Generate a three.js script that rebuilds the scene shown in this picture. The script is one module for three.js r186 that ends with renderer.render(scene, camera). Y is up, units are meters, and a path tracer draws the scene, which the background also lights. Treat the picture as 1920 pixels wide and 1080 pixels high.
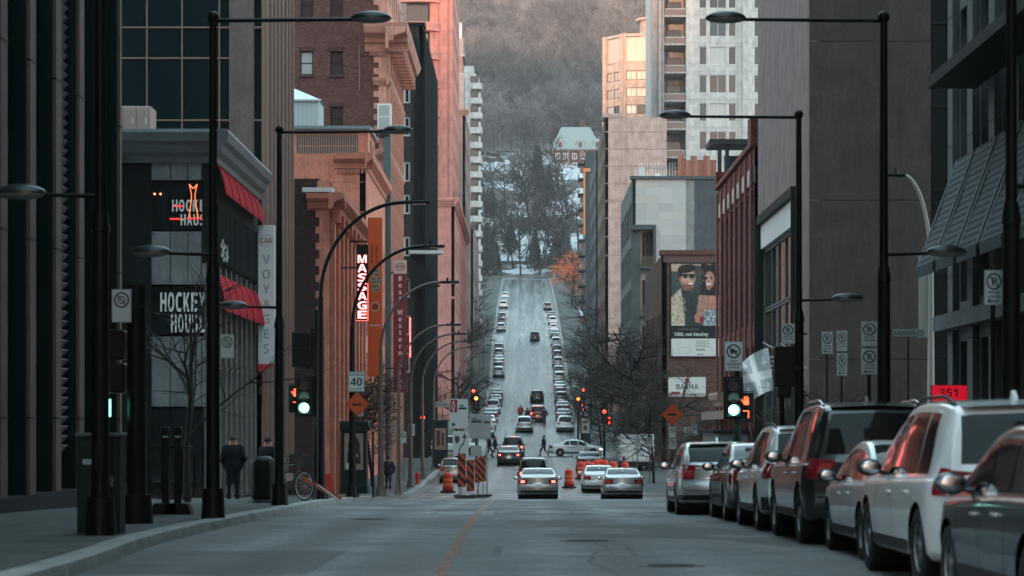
import * as THREE from 'three';
import { mergeGeometries, mergeVertices, toCreasedNormals } from 'three/addons/utils/BufferGeometryUtils.js';
import { RoundedBoxGeometry } from 'three/addons/geometries/RoundedBoxGeometry.js';
import { TextGeometry } from 'three/addons/geometries/TextGeometry.js';
import { FontLoader } from 'three/addons/loaders/FontLoader.js';
import { MarchingCubes } from 'three/addons/objects/MarchingCubes.js';
import { Brush, Evaluator, SUBTRACTION } from 'three-bvh-csg';

// ---------------------------------------------------------------- camera, sky, sun, exposure
const scene = new THREE.Scene();
const FL = 4100, EYE = 1.45;                       // focal length in pixels of a 1920 wide picture; eye height above the road
const camera = new THREE.PerspectiveCamera(2 * Math.atan(540 / FL) * 180 / Math.PI, 1920 / 1080, 1, 6000);
camera.position.set(0, EYE, 0);
camera.lookAt(0, EYE, -100);
camera.setViewOffset(1920, 1080, -25, -260, 1920, 1080);   // shift lens: verticals stay vertical
camera.focus = 130; camera.userData.fStop = 2.6;

const SUN_AZ = -10 * Math.PI / 180, SUN_EL = 2.5 * Math.PI / 180;   // low morning sun behind the photographer
const sunDir = new THREE.Vector3(Math.sin(SUN_AZ) * Math.cos(SUN_EL), Math.sin(SUN_EL), Math.cos(SUN_AZ) * Math.cos(SUN_EL));
{
  const W = 512, H = 256, data = new Float32Array(W * H * 4);
  const sunFlat = new THREE.Vector3(sunDir.x, 0, sunDir.z).normalize();
  for (let j = 0; j < H; j++) for (let i = 0; i < W; i++) {
    const phi = (i + .5) / W * 2 * Math.PI - Math.PI, th = ((j + .5) / H - .5) * Math.PI;
    const d = [Math.cos(th) * Math.cos(phi), Math.sin(th), Math.cos(th) * Math.sin(phi)];
    const e = Math.max(0, d[1]), tow = (d[0] * sunFlat.x + d[2] * sunFlat.z) * .5 + .5;
    const low = Math.exp(-e * 5);
    const zen = [.56, .88, 1.0], hor = [1.2 + 1.0 * tow * tow, 1.24 + .12 * tow, 1.3 - .3 * tow * tow];
    const o = (j * W + i) * 4;
    for (let c = 0; c < 3; c++) data[o + c] = (zen[c] * (1 - low) + hor[c] * low) * (d[1] < 0 ? .35 : 1);
    data[o + 3] = 1;
  }
  const sky = new THREE.DataTexture(data, W, H, THREE.RGBAFormat, THREE.FloatType);
  sky.mapping = THREE.EquirectangularReflectionMapping; sky.magFilter = sky.minFilter = THREE.LinearFilter; sky.needsUpdate = true;
  scene.background = sky; scene.environment = sky;
}
const sun = new THREE.DirectionalLight(new THREE.Color().setRGB(1, .56, .34), 3.2);
sun.position.copy(sunDir).multiplyScalar(900).add(new THREE.Vector3(0, 0, -350)); sun.target.position.set(0, 0, -350);
sun.castShadow = true; sun.shadow.radius = 4; sun.shadow.mapSize.set(4096, 4096);
Object.assign(sun.shadow.camera, { left: -400, right: 400, top: 400, bottom: -400, near: 1, far: 3000 });
scene.add(sun, sun.target);
const renderer = new THREE.WebGLRenderer({ antialias: true });
renderer.toneMapping = THREE.LinearToneMapping; renderer.toneMappingExposure = 2.3; renderer.shadowMap.enabled = true;
scene.fog = new THREE.FogExp2(new THREE.Color().setRGB(.72, .66, .66), .00015);

// ---------------------------------------------------------------- helpers
const PX = (u, d) => (u - 985) * d / FL, PY = (v, d) => EYE + (800 - v) * d / FL;   // sizes and heights measured off the picture at a known distance
let seed = 7;
const rnd = () => { seed = (seed * 1664525 + 1013904223) % 4294967296; return seed / 4294967296; };
const rr = (a, b) => a + (b - a) * rnd();
const pick = (a) => a[Math.floor(rnd() * a.length)];
const lerp = (a, b, t) => a + (b - a) * t, clamp = (x, a = 0, b = 1) => Math.min(b, Math.max(a, x));
const smooth = (a, b, x) => { const t = clamp((x - a) / (b - a)); return t * t * (3 - 2 * t); };
function curve(points) {                               // monotone cubic through [x, y] pairs
  const n = points.length, xs = points.map((p) => p[0]), ys = points.map((p) => p[1]), m = [], t = [];
  for (let i = 0; i < n - 1; i++) m[i] = (ys[i + 1] - ys[i]) / (xs[i + 1] - xs[i]);
  t[0] = m[0]; t[n - 1] = m[n - 2];
  for (let i = 1; i < n - 1; i++) t[i] = m[i - 1] * m[i] <= 0 ? 0 : 3 * (xs[i + 1] - xs[i - 1]) / ((2 * xs[i + 1] - xs[i] - xs[i - 1]) / m[i - 1] + (xs[i + 1] + xs[i] - 2 * xs[i - 1]) / m[i]);
  return (x) => {
    if (x <= xs[0]) return ys[0] + t[0] * (x - xs[0]);
    if (x >= xs[n - 1]) return ys[n - 1];
    let i = 0; while (x > xs[i + 1]) i++;
    const h = xs[i + 1] - xs[i], s = (x - xs[i]) / h, s2 = s * s, s3 = s2 * s;
    return ys[i] * (2 * s3 - 3 * s2 + 1) + h * t[i] * (s3 - 2 * s2 + s) + ys[i + 1] * (3 * s2 - 2 * s3) + h * t[i + 1] * (s3 - s2);
  };
}
const rise = curve([[-400, -1], [-60, -1.1], [0, -1.32], [20, -1.45], [40, -1.72], [50, -1.92], [60, -2.16], [70, -2.42], [80, -2.7], [88, -2.92], [96, -3.2], [104, -3.44], [112, -3.55], [122, -3.5], [150, -3.12], [164, -2.85],
  [188, -2.5], [215, -1.3], [240, .3], [300, 4], [350, 9.2], [410, 16.2], [470, 25], [530, 33.2], [560, 37.2], [600, 45], [700, 82], [850, 134], [1000, 180], [1250, 248], [1500, 280], [2400, 285]]);
const ground = (d) => EYE + rise(d);                  // height of the road at distance d down the street
const taken = new Map();
const numbered = (name) => { const k = taken.get(name) ?? 0; taken.set(name, k + 1); return k ? name + '_' + String(k).padStart(3, '0') : name; };
function tag(o, label, category, group, kind) {
  if (label) o.userData.label = label; if (category) o.userData.category = category;
  if (group) o.userData.group = group; if (kind) o.userData.kind = kind;
  return o;
}
function thing(name, label, category, [x, y, z] = [0, 0, 0], turn = 0, group) {
  const o = new THREE.Group(); o.name = numbered(name); o.position.set(x, y, z); o.rotation.y = turn; scene.add(o);
  return tag(o, label, category, group);
}
function add(name, geos, m, parent) {                 // one Mesh made of one or more geometries
  const g = Array.isArray(geos) ? (geos.length > 1 ? mergeGeometries(geos.map(plainG), false) : geos[0]) : geos;
  const o = new THREE.Mesh(g, m); o.name = parent ? name : numbered(name); o.castShadow = o.receiveShadow = true;
  (parent ?? scene).add(o); return o;
}
function plainG(g) {                                   // same attributes on every geometry, so that they merge
  g = g.index ? g.toNonIndexed() : g;
  for (const k of Object.keys(g.attributes)) if (!['position', 'normal', 'uv', 'color'].includes(k)) g.deleteAttribute(k);
  if (!g.attributes.uv) g.setAttribute('uv', new THREE.BufferAttribute(new Float32Array(g.attributes.position.count * 2), 2));
  if (!g.attributes.normal) g.computeVertexNormals();
  return g;
}
function dup(root, [x, y, z], turn, label, group) {
  const r = root.clone(); r.name = numbered(root.name.replace(/_\d{3}$/, '')); r.userData = { ...root.userData }; scene.add(r); r.position.set(x, y, z); r.rotation.y = turn ?? root.rotation.y;
  if (label) r.userData.label = label; if (group) r.userData.group = group;
  return r;
}
const structure = (o) => tag(o, null, null, null, 'structure');
function box(x0, x1, y0, y1, z0, z1) {                // box with uv in metres
  const p = [], n = [], t = [], idx = [];
  const face = (a, b, c, d, nn, uv) => { const k = p.length / 3; p.push(...a, ...b, ...c, ...d); for (let i = 0; i < 4; i++) n.push(...nn); t.push(...uv); idx.push(k, k + 1, k + 2, k, k + 2, k + 3); };
  face([x0, y0, z1], [x1, y0, z1], [x1, y1, z1], [x0, y1, z1], [0, 0, 1], [x0, y0, x1, y0, x1, y1, x0, y1]);
  face([x1, y0, z0], [x0, y0, z0], [x0, y1, z0], [x1, y1, z0], [0, 0, -1], [x1, y0, x0, y0, x0, y1, x1, y1]);
  face([x1, y0, z1], [x1, y0, z0], [x1, y1, z0], [x1, y1, z1], [1, 0, 0], [-z1, y0, -z0, y0, -z0, y1, -z1, y1]);
  face([x0, y0, z0], [x0, y0, z1], [x0, y1, z1], [x0, y1, z0], [-1, 0, 0], [z0, y0, z1, y0, z1, y1, z0, y1]);
  face([x0, y1, z1], [x1, y1, z1], [x1, y1, z0], [x0, y1, z0], [0, 1, 0], [x0, -z1, x1, -z1, x1, -z0, x0, -z0]);
  face([x0, y0, z0], [x1, y0, z0], [x1, y0, z1], [x0, y0, z1], [0, -1, 0], [x0, z0, x1, z0, x1, z1, x0, z1]);
  const g = new THREE.BufferGeometry();
  g.setAttribute('position', new THREE.Float32BufferAttribute(p, 3)); g.setAttribute('normal', new THREE.Float32BufferAttribute(n, 3)); g.setAttribute('uv', new THREE.Float32BufferAttribute(t, 2)); g.setIndex(idx);
  return g;
}
const cbox = (cx, cy, cz, w, h, d) => box(cx - w / 2, cx + w / 2, cy - h / 2, cy + h / 2, cz - d / 2, cz + d / 2);
function cyl(a, b, r0, r1 = r0, seg = 10, caps = true) {   // tapered cylinder between two points
  const A = new THREE.Vector3(...a), B = new THREE.Vector3(...b), len = A.distanceTo(B);
  const g = new THREE.CylinderGeometry(r1, r0, len, seg, 1, !caps);
  g.applyQuaternion(new THREE.Quaternion().setFromUnitVectors(new THREE.Vector3(0, 1, 0), B.clone().sub(A).normalize()));
  g.translate(...A.add(B).multiplyScalar(.5).toArray());
  return g;
}
const tube = (pts, r, seg = 24, rad = 8) => new THREE.TubeGeometry(new THREE.CatmullRomCurve3(pts.map((p) => new THREE.Vector3(...p))), seg, r, rad, false);
function extrude(pts, depth, bevel = 0) {             // outline in x, y pulled along z
  return new THREE.ExtrudeGeometry(new THREE.Shape(pts.map((p) => new THREE.Vector2(...p))), { depth, bevelEnabled: bevel > 0, bevelThickness: bevel, bevelSize: bevel, bevelSegments: 2, curveSegments: 8 });
}
// ---- textures (neutral tones that a material's colour multiplies)
const hash = (x, y, s) => { let h = (x * 374761393 + y * 668265263 + s * 1442695041) | 0; h = Math.imul(h ^ (h >>> 13), 1274126177); return ((h ^ (h >>> 16)) >>> 0) / 4294967295; };
function tn(x, y, p, s = 1) {                         // value noise that tiles with period p
  const xi = Math.floor(x), yi = Math.floor(y), fx = x - xi, fy = y - yi, m = (a) => ((a % p) + p) % p;
  const u = fx * fx * (3 - 2 * fx), v = fy * fy * (3 - 2 * fy);
  return lerp(lerp(hash(m(xi), m(yi), s), hash(m(xi + 1), m(yi), s), u), lerp(hash(m(xi), m(yi + 1), s), hash(m(xi + 1), m(yi + 1), s), u), v);
}
const fbm = (u, v, f, o = 4, s = 1) => { let a = 0, w = .5, t = 0; for (let i = 0; i < o; i++) { a += w * tn(u * f, v * f, f, s + i); t += w; w *= .5; f *= 2; } return a / t; };
function texture(size, fn, metres, srgb = true, sizeY = size) {
  const data = new Uint8Array(size * sizeY * 4);
  for (let j = 0; j < sizeY; j++) for (let i = 0; i < size; i++) {
    const c = fn((i + .5) / size, (j + .5) / sizeY), o = (j * size + i) * 4;
    const v = typeof c === 'number' ? [c, c, c] : c;
    for (let k = 0; k < 3; k++) data[o + k] = clamp(v[k]) * 255;
    data[o + 3] = 255;
  }
  const t = new THREE.DataTexture(data, size, sizeY); t.wrapS = t.wrapT = THREE.RepeatWrapping; t.magFilter = t.minFilter = THREE.LinearFilter;
  if (srgb) t.colorSpace = THREE.SRGBColorSpace;
  if (metres) t.repeat.set(1 / metres, 1 / metres * (size / sizeY));
  t.needsUpdate = true; return t;
}
const lin = (r, g, b) => new THREE.Color().setRGB(r, g, b);
const brickCell = (u, v) => { const row = Math.floor(v * 64), off = (row & 1) * .5, c = u * 20 + off, col = Math.floor(c), fx = c - col, fy = v * 64 - row; return [row, ((col % 20) + 20) % 20, fx, fy]; };
const T = {
  brick: texture(1024, (u, v) => { const [r, c, fx, fy] = brickCell(u, v); const m = fx < .05 || fy < .16; const k = hash(r, c, 3), n = fbm(u, v, 6, 3, 5); return m ? .62 + .1 * n : [.66 + .3 * k + .12 * (n - .5), .64 + .28 * k + .16 * (n - .5), .64 + .26 * k + .16 * (n - .5)]; }, 4.4),
  brickBump: texture(1024, (u, v) => { const [r, c, fx, fy] = brickCell(u, v); return fx < .05 || fy < .16 ? .15 : .7 + .3 * hash(r, c, 9); }, 4.4, false),
  stone: texture(512, (u, v) => { const n = fbm(u, v, 8, 5, 11), f = fbm(u, v, 64, 2, 12), st = fbm(u * 1, v * .12, 48, 2, 13); return .72 + .2 * (n - .5) + .12 * (f - .5) + .14 * (st - .5) + .1; }, 5),
  stoneBump: texture(512, (u, v) => fbm(u, v, 32, 4, 21), 3, false),
  rough: texture(256, (u, v) => { const n = fbm(u, v, 6, 4, 41); return .62 + .5 * (n - .3); }, 3, false),
  bark: texture(256, (u, v) => .55 + .5 * fbm(u, v, 16, 4, 31), 1),
  wave: texture(512, (u, v) => fbm(u, v, 4, 3, 51), 3.3, false),
};
const mat = (r, g, b, rough = .8, o = {}) => new THREE.MeshStandardMaterial({ color: lin(r, g, b), roughness: rough, ...o });
const matte = (r, g, b, rough = .8, o = {}) => new THREE.MeshPhysicalMaterial({ color: lin(r, g, b), roughness: rough, specularIntensity: .3, ...o });
const brick = (r, g, b) => mat(r, g, b, .92, { map: T.brick, bumpMap: T.brickBump, bumpScale: .008 });
const stone = (r, g, b, rough = .85) => mat(r, g, b, rough, { map: T.stone, bumpMap: T.stoneBump, bumpScale: .006 });
const glass = (r, g, b, rough = .06, o = {}) => new THREE.MeshPhysicalMaterial({ color: lin(r, g, b), roughness: rough, specularIntensity: 1, ior: 1.6, ...o });
const glow = (r, g, b, k) => new THREE.MeshStandardMaterial({ color: lin(r * .3, g * .3, b * .3), emissive: lin(r, g, b), emissiveIntensity: k, roughness: .4 });
function print(w, h, draw, o = {}) {                  // flat print on a sign: drawn on a canvas
  const c = document.createElement('canvas'); c.width = w; c.height = h; const x = c.getContext('2d'); draw(x, w, h);
  const t = new THREE.CanvasTexture(c); t.colorSpace = THREE.SRGBColorSpace; t.magFilter = t.minFilter = THREE.LinearFilter;
  return new THREE.MeshStandardMaterial({ map: t, roughness: .55, ...o, ...(o.emissive ? { emissiveMap: t } : {}) });
}
const M = {
  black: matte(.007, .008, .009, .5, { roughnessMap: T.rough }), dark: matte(.014, .017, .018, .6), steel: mat(.32, .33, .34, .4, { metalness: .8 }), grey: mat(.2, .21, .22, .7), pale: mat(.62, .62, .6, .6), white: mat(.78, .78, .76, .55),
  rubber: mat(.012, .012, .013, .85), chrome: mat(.6, .6, .62, .18, { metalness: 1 }), rust: mat(.2, .12, .08, .7), core: mat(.05, .05, .052, .9), wood: mat(.13, .085, .06, .85, { map: T.bark }),
  pane: glass(.018, .024, .027), paneTeal: glass(.012, .035, .042), paneWarm: glass(.06, .04, .035), blind: glass(.42, .42, .4, .12), frame: mat(.1, .1, .1, .6), frameWhite: mat(.7, .7, .68, .5), red: mat(.5, .02, .03, .6), orange: mat(.75, .13, .015, .6), roof: mat(.09, .09, .095, .9),
};
// a wall plane: local x along the wall, y up, z out of it; the parts are baked into the thing's own axes
class Face {
  constructor(owner, x, y, z, turn) { this.o = owner; this.m = new THREE.Matrix4().makeRotationY(turn).setPosition(x - owner.position.x, y - owner.position.y, z - owner.position.z); this.turn = turn; }
  add(name, geos, m, parent) { const g = (Array.isArray(geos) ? geos : [geos]).map((q) => plainG(q).applyMatrix4(this.m)); return add(name, g, m, parent ?? this.o); }
  put(name, geo, m, x, y, z, parent) { const o = new THREE.Mesh(geo, m); o.name = name; o.castShadow = o.receiveShadow = true; o.position.set(x, y, z).applyMatrix4(this.m); o.rotation.y = this.turn; (parent ?? this.o).add(o); return o; }
}
const shapes = new Map();
const shared = (key, make) => { if (!shapes.has(key)) shapes.set(key, make()); return shapes.get(key); };
function windowAt(f, x, y, w, h, o = {}) {            // a pane with its frame as a sub-part, set back from the wall
  const { z = -.16, m = M.pane, fm = M.frame, t = .07, cols = 1, rows = 1, name = 'window', sill } = o, k = [w, h, t, cols, rows].map((q) => q.toFixed(2)).join();
  const p = f.put(name, shared('p' + k, () => box(-w / 2, w / 2, -h / 2, h / 2, -.03, 0)), Array.isArray(m) ? pick(m) : m, x, y, z);
  const fr = new THREE.Mesh(shared('f' + k, () => {
    const b = [box(-w / 2, w / 2, h / 2 - t, h / 2, .003, .06), box(-w / 2, w / 2, -h / 2, -h / 2 + t, .003, .06), box(-w / 2, -w / 2 + t, -h / 2 + t, h / 2 - t, .003, .06), box(w / 2 - t, w / 2, -h / 2 + t, h / 2 - t, .003, .06)];
    for (let c = 1; c < cols; c++) b.push(cbox(-w / 2 + c * w / cols, 0, .026, t * .7, h - 2 * t, .045));
    for (let r = 1; r < rows; r++) b.push(cbox(0, -h / 2 + r * h / rows, .024, w - 2 * t, t * .7, .04));
    return mergeGeometries(b);
  }), fm); fr.name = 'frame'; fr.castShadow = fr.receiveShadow = true; p.add(fr);
  if (sill) { const s = new THREE.Mesh(shared('s' + k, () => box(-w / 2 - .1, w / 2 + .1, -h / 2 - .16, -h / 2 - .003, -.02, .3)), sill); s.name = 'sill'; s.castShadow = s.receiveShadow = true; p.add(s); }
  return p;
}
// a wall with rows and columns of real openings, W wide and H high, t thick
function gridWall(f, W, H, cols, rows, wallM, o = {}) {
  const { t = .35, name = 'wall', win = {}, skip } = o, g = []; let x = 0;
  for (const [a, b] of cols) { if (a > x + .01) g.push(box(x, a, 0, H, -t, 0)); let y = 0; for (const [c, d] of rows) { if (c > y + .01) g.push(box(a, b, y, c, -t, 0)); y = d; } if (H > y + .01) g.push(box(a, b, y, H, -t, 0)); x = b; }
  if (W > x + .01) g.push(box(x, W, 0, H, -t, 0));
  f.add(name, g, wallM);
  cols.forEach(([a, b], i) => rows.forEach(([c, d], j) => { if (!skip || !skip(i, j)) windowAt(f, (a + b) / 2, (c + d) / 2, b - a, d - c, { ...win, ...(win.by ? win.by(i, j) : {}) }); }));
}
const span = (n, a, step, w) => Array.from({ length: n }, (_, i) => [a + i * step, a + i * step + w]);
// moulding: an outline (out, up) pulled along a straight run in the wall's x
const moulding = (f, name, prof, x0, x1, y, m, parent) => f.add(name, (() => { const g = extrude(prof.map(([o, u]) => [o, u]), x1 - x0); g.applyMatrix4(new THREE.Matrix4().makeBasis(new THREE.Vector3(0, 0, 1), new THREE.Vector3(0, 1, 0), new THREE.Vector3(-1, 0, 0))); g.translate(x1, y, 0); return g; })(), m, parent);
const CORNICE = [[-.02, 0], [.12, 0], [.14, .18], [.3, .3], [.34, .5], [.5, .6], [.55, .85], [.5, .95], [-.02, .95]];
const FONT = await new FontLoader().loadAsync('fonts/droid/droid_sans_bold.typeface.json');
// ---------------------------------------------------------------- ground: hill, road, pavements, kerbs, markings
function sheet(rows, uv) {                            // rows: arrays of [x, y, z] of equal length
  const n = rows[0].length, p = [], t = [], idx = [];
  rows.forEach((r) => r.forEach((q) => { p.push(...q); t.push(...uv(q)); }));
  for (let j = 0; j < rows.length - 1; j++) for (let i = 0; i < n - 1; i++) { const a = j * n + i; idx.push(a, a + 1, a + n + 1, a, a + n + 1, a + n); }
  const g = new THREE.BufferGeometry(); g.setAttribute('position', new THREE.Float32BufferAttribute(p, 3)); g.setAttribute('uv', new THREE.Float32BufferAttribute(t, 2)); g.setIndex(idx); g.computeVertexNormals();
  return g;
}
const range = (a, b, s) => { const r = []; for (let x = a; x < b - 1e-6; x += s) r.push(x); r.push(b); return r; };
const noise2 = (x, y, s) => { const n = (a, b, k) => tn(a + 5000, b + 5000, 100000, k); return n(x, y, s) * .6 + n(x * 2.1, y * 2.1, s + 1) * .28 + n(x * 4.3, y * 4.3, s + 2) * .12; };
const bare = (x, d) => ground(d) + (d > 575 ? smooth(575, 680, d) * (noise2(x / 90, d / 90, 5) - .45) * 26 + smooth(575, 640, d) * Math.abs(x) * .05 : 0);
{
  const rows = [...range(-300, 560, 4), ...range(568, 1500, 9), 1650, 1850, 2100, 2400].map((d) => [-900, -500, -320, ...range(-240, 240, 8), 320, 500, 900].map((x) => [x, bare(x, d) - .16 - (d < 575 && Math.abs(x) > 90 ? 3 : 0), -d]));
  const hillMap = texture(1024, (u, v) => {           // leaf litter and old snow lying in patches
    const n = fbm(u, v, 9, 5, 61), m = fbm(u, v, 40, 4, 65), bank = fbm(u, v * 3, 5, 3, 68);
    const s = smooth(.5, .58, n * .55 + m * .3 + bank * .15 + .065), l = .36 + .3 * (m - .5);
    return [lerp(l * 1.02, .82, s), lerp(l * .9, .84, s), lerp(l * .8, .86, s)];
  }, 260);
  structure(add('hillside', sheet(rows, ([x, , z]) => [x, z]), mat(.8, .8, .8, .95, { map: hillMap })));
}
{ // old snow lying on the park terraces below the woods
  const snowMap = texture(1024, (u, v) => { const n = fbm(u, v, 10, 5, 161), m = fbm(u, v, 60, 3, 165), s = smooth(.48, .57, n * .7 + m * .3), l = .34 + .24 * (m - .5); return [lerp(l * 1.02, .86, s), lerp(l * .94, .87, s), lerp(l * .86, .89, s)]; }, 90);
  structure(add('park_snow', sheet(range(568, 712, 9).map((d) => range(-64, 64, 8).map((x) => [x, bare(x, d) + .02, -d])), ([x, , z]) => [x, z]), mat(.62, .63, .64, .9, { map: snowMap })));
}
const CROSS = [[89, 108.5], [177, 197]];
const kerbL = curve([[-100, -4.3], [15, -4.3], [21, -4.4], [30, -4.85], [45, -4.95], [57, -5.35], [66, -5.6], [84, -5.9], [170, -5.9], [205, -5.3], [300, -5], [410, -5.9], [470, -5.9], [570, -5.6]]);
const kerbR = curve([[-100, 5.3], [14, 5.35], [25, 5.65], [110, 5.7], [205, 5.2], [300, 6], [410, 6.7], [470, 6.6], [570, 6.2]]);
const cornerPull = (d) => { let k = 0; const R = 4; for (const [a, b] of CROSS) for (const e of [a - d, d - b]) if (e >= -.001 && e < R) k = Math.max(k, R - Math.sqrt(Math.max(0, R * R - (R - e) ** 2))); return k; };
const inCross = (d) => CROSS.some(([a, b]) => d > a && d < b);
const roadMap = texture(1024, (u, v) => {             // 16 m across, 64 m along: tyre wear, patches, cracks, damp stains
  const x = u * 16 - 8, n = fbm(u, v * 4, 24, 4, 71), f = tn(u * 512, v * 1024, 1024, 75), big = fbm(u, v * 2, 5, 3, 77);
  let k = .64 + .26 * (n - .5) + .2 * (f - .5) + .34 * (big - .5);
  for (const t of [-3.6, -2.1, .3, 1.9]) k += .13 * Math.exp(-(((x - t) / .32) ** 2)) * (.3 + n);
  for (const t of [-2.9, 1.1]) k -= .1 * Math.exp(-(((x - t) / .35) ** 2)) * (.6 + n);
  const stain = smooth(.53, .62, fbm(u, v * 2, 14, 4, 81)) * smooth(.45, .6, fbm(u, v, 3, 2, 83));
  k *= 1 - .55 * stain;
  const cx = Math.abs(x - .9 - 1.2 * (fbm(u * 0 + .3, v, 16, 4, 85) - .5)); if (cx < .025) k *= .55;
  const cy = Math.abs(((v * 64 + 2.2 * fbm(u, v, 6, 3, 87)) % 9.1) - 4); if (cy < .03 && fbm(u, v, 5, 2, 88) > .45) k *= .6;
  for (const [a, b, c, d, q] of [[.2, .36, .34, .42, .74], [.6, .73, .52, .6, .8], [.1, .2, .6, .75, .86], [.38, .46, .7, .78, 1.15], [.62, .8, .82, .88, .78], [.3, .42, .94, .99, .84], [.48, .58, .4, .44, 1.14]]) { const e = .004 * fbm(u, v * 4, 60, 2, 89); if (u > a + e && u < b - e && v > c + e * .3 && v < d - e * .3) k *= q; else if (u > a - .004 && u < b + .004 && v > c - .001 && v < d + .001) k *= .7; }
  const mx = Math.hypot((x - 1.4), (v * 64 - 40.5)); if (mx < .36) k *= mx > .31 ? .5 : .72 + .1 * Math.sin(x * 60) * Math.sin(v * 64 * 60);
  return [k, k, k * 1.01];
}, 0, true, 2048); roadMap.repeat.set(1 / 16, 1 / 64); roadMap.offset.set(.5, 0);
const hillRoadMap = texture(512, (u, v) => {          // salted winter asphalt: dried salt along the lanes, its paleness also painting sky glare
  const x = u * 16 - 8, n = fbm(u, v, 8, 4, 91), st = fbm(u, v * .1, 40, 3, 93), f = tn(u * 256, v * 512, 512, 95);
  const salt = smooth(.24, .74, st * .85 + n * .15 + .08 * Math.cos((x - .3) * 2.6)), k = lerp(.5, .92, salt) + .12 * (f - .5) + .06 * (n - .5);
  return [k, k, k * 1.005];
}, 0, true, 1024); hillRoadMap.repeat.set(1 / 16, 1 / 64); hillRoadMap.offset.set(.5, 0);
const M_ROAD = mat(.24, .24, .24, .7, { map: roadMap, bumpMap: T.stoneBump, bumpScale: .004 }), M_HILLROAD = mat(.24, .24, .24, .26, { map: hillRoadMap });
{
  const ds = [...range(-120, 84, 1)];
  const rowAt = (d) => { const c = inCross(d), a = c ? -90 : kerbL(d) - .05 - cornerPull(d), b = c ? 90 : kerbR(d) + .05 + cornerPull(d); return range(0, 12, 1).map((i) => { const x = i === 0 ? a : i === 12 ? b : lerp(c ? -6.5 : a, c ? 6.5 : b, i / 12); return [x, ground(d), -d]; }); };
  structure(add('road', sheet(ds.map(rowAt), ([x, , z]) => [x, -z]), M_ROAD));
  structure(add('salt_glare_road', sheet([...range(84, 204, 1), ...range(206, 566, 3)].map(rowAt), ([x, , z]) => [x, -z]), M_HILLROAD));
}
const M_PAVE = matte(.125, .124, .122, .85, { map: T.stone, bumpMap: T.stoneBump, bumpScale: .004 }), M_KERB = mat(.36, .345, .335, .8, { map: T.stone });
for (const [side, kerb] of [[-1, kerbL], [1, kerbR]]) for (const [a, b] of [[-120, 89], [108.5, 177], [197, 566]]) {
  const ds = [...new Set([a, a + .3, ...range(a + 1, b - 1, a > 190 ? 3 : 1), b - .3, b])], far = side * 11.5, kx = (d) => kerb(d) + side * cornerPull(d), K = .32;
  const walk = ds.map((d) => { const x0 = kx(d) + side * K; return range(0, 6, 1).map((i) => [lerp(x0, far, i / 6), ground(d) + .14, -d]); });
  structure(add('pavement', sheet(side < 0 ? walk.map((r) => r.slice().reverse()) : walk, ([x, , z]) => [x, -z]), M_PAVE));
  const kr = ds.map((d) => { const x = kx(d), y = ground(d); return [[x, y - .05, -d], [x + side * .02, y + .13, -d], [x + side * .05, y + .15, -d], [x + side * K, y + .15, -d], [x + side * (K + .01), y + .05, -d]]; });
  const near = side < 0 && a < 0; if (near) { const grp = new THREE.Group(); grp.name = numbered('kerb'); scene.add(grp); structure(grp); for (let d0 = 14; d0 < 88; d0 += 1.8) { const dd = range(d0 + .008, Math.min(89, d0 + 1.792), .6), lift = .008 * hash(Math.round(d0 * 10), 3, 3); add('kerb_stone', sheet(dd.map((d) => { const x = kx(d), y = ground(d) + lift; return [[x, y - .05, -d], [x + side * .02, y + .13, -d], [x + side * .05, y + .15, -d], [x + side * K, y + .15, -d], [x + side * (K + .01), y + .05, -d]].reverse(); }), ([x, y, z]) => [x + y, -z]), M_KERB, grp); } const pv = new THREE.Group(); pv.name = numbered('pavement_slabs'); scene.add(pv); structure(pv); for (let d0 = 15; d0 < 86; d0 += 1.6) for (let i = 0; i < 3; i++) { const x0 = Math.min(kx(d0), kx(d0 + 1.6)) - K - .03 - i * 1.55, q = .004 + .006 * hash(Math.round(d0 * 10), i, 5); add('slab', sheet([d0 + .012, d0 + 1.588].flatMap((d, k) => [[d, k]]).map(([d]) => [[x0 - 1.53, ground(d) + .14, -d], [x0 - 1.53, ground(d) + .142 + q, -d], [x0, ground(d) + .142 + q, -d], [x0, ground(d) + .14, -d]]), ([x, , z]) => [x, -z]), M_PAVE, pv); } }
  structure(add('kerb', sheet((near ? (r) => r.filter((_, i) => ds[i] < 14.1) : (r) => r)(side < 0 ? kr.map((r) => r.slice().reverse()) : kr), ([x, y, z]) => [x + y, -z]), M_KERB));
  for (const e of [a, b]) if (e > 0) structure(add('kerb', box(Math.min(side * 10, side * 60), Math.max(side * 10, side * 60), ground(e) - .2, ground(e) + .145, e === a ? -e - 3 : -e, e === a ? -e : -e + 3), M_KERB));
}
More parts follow.
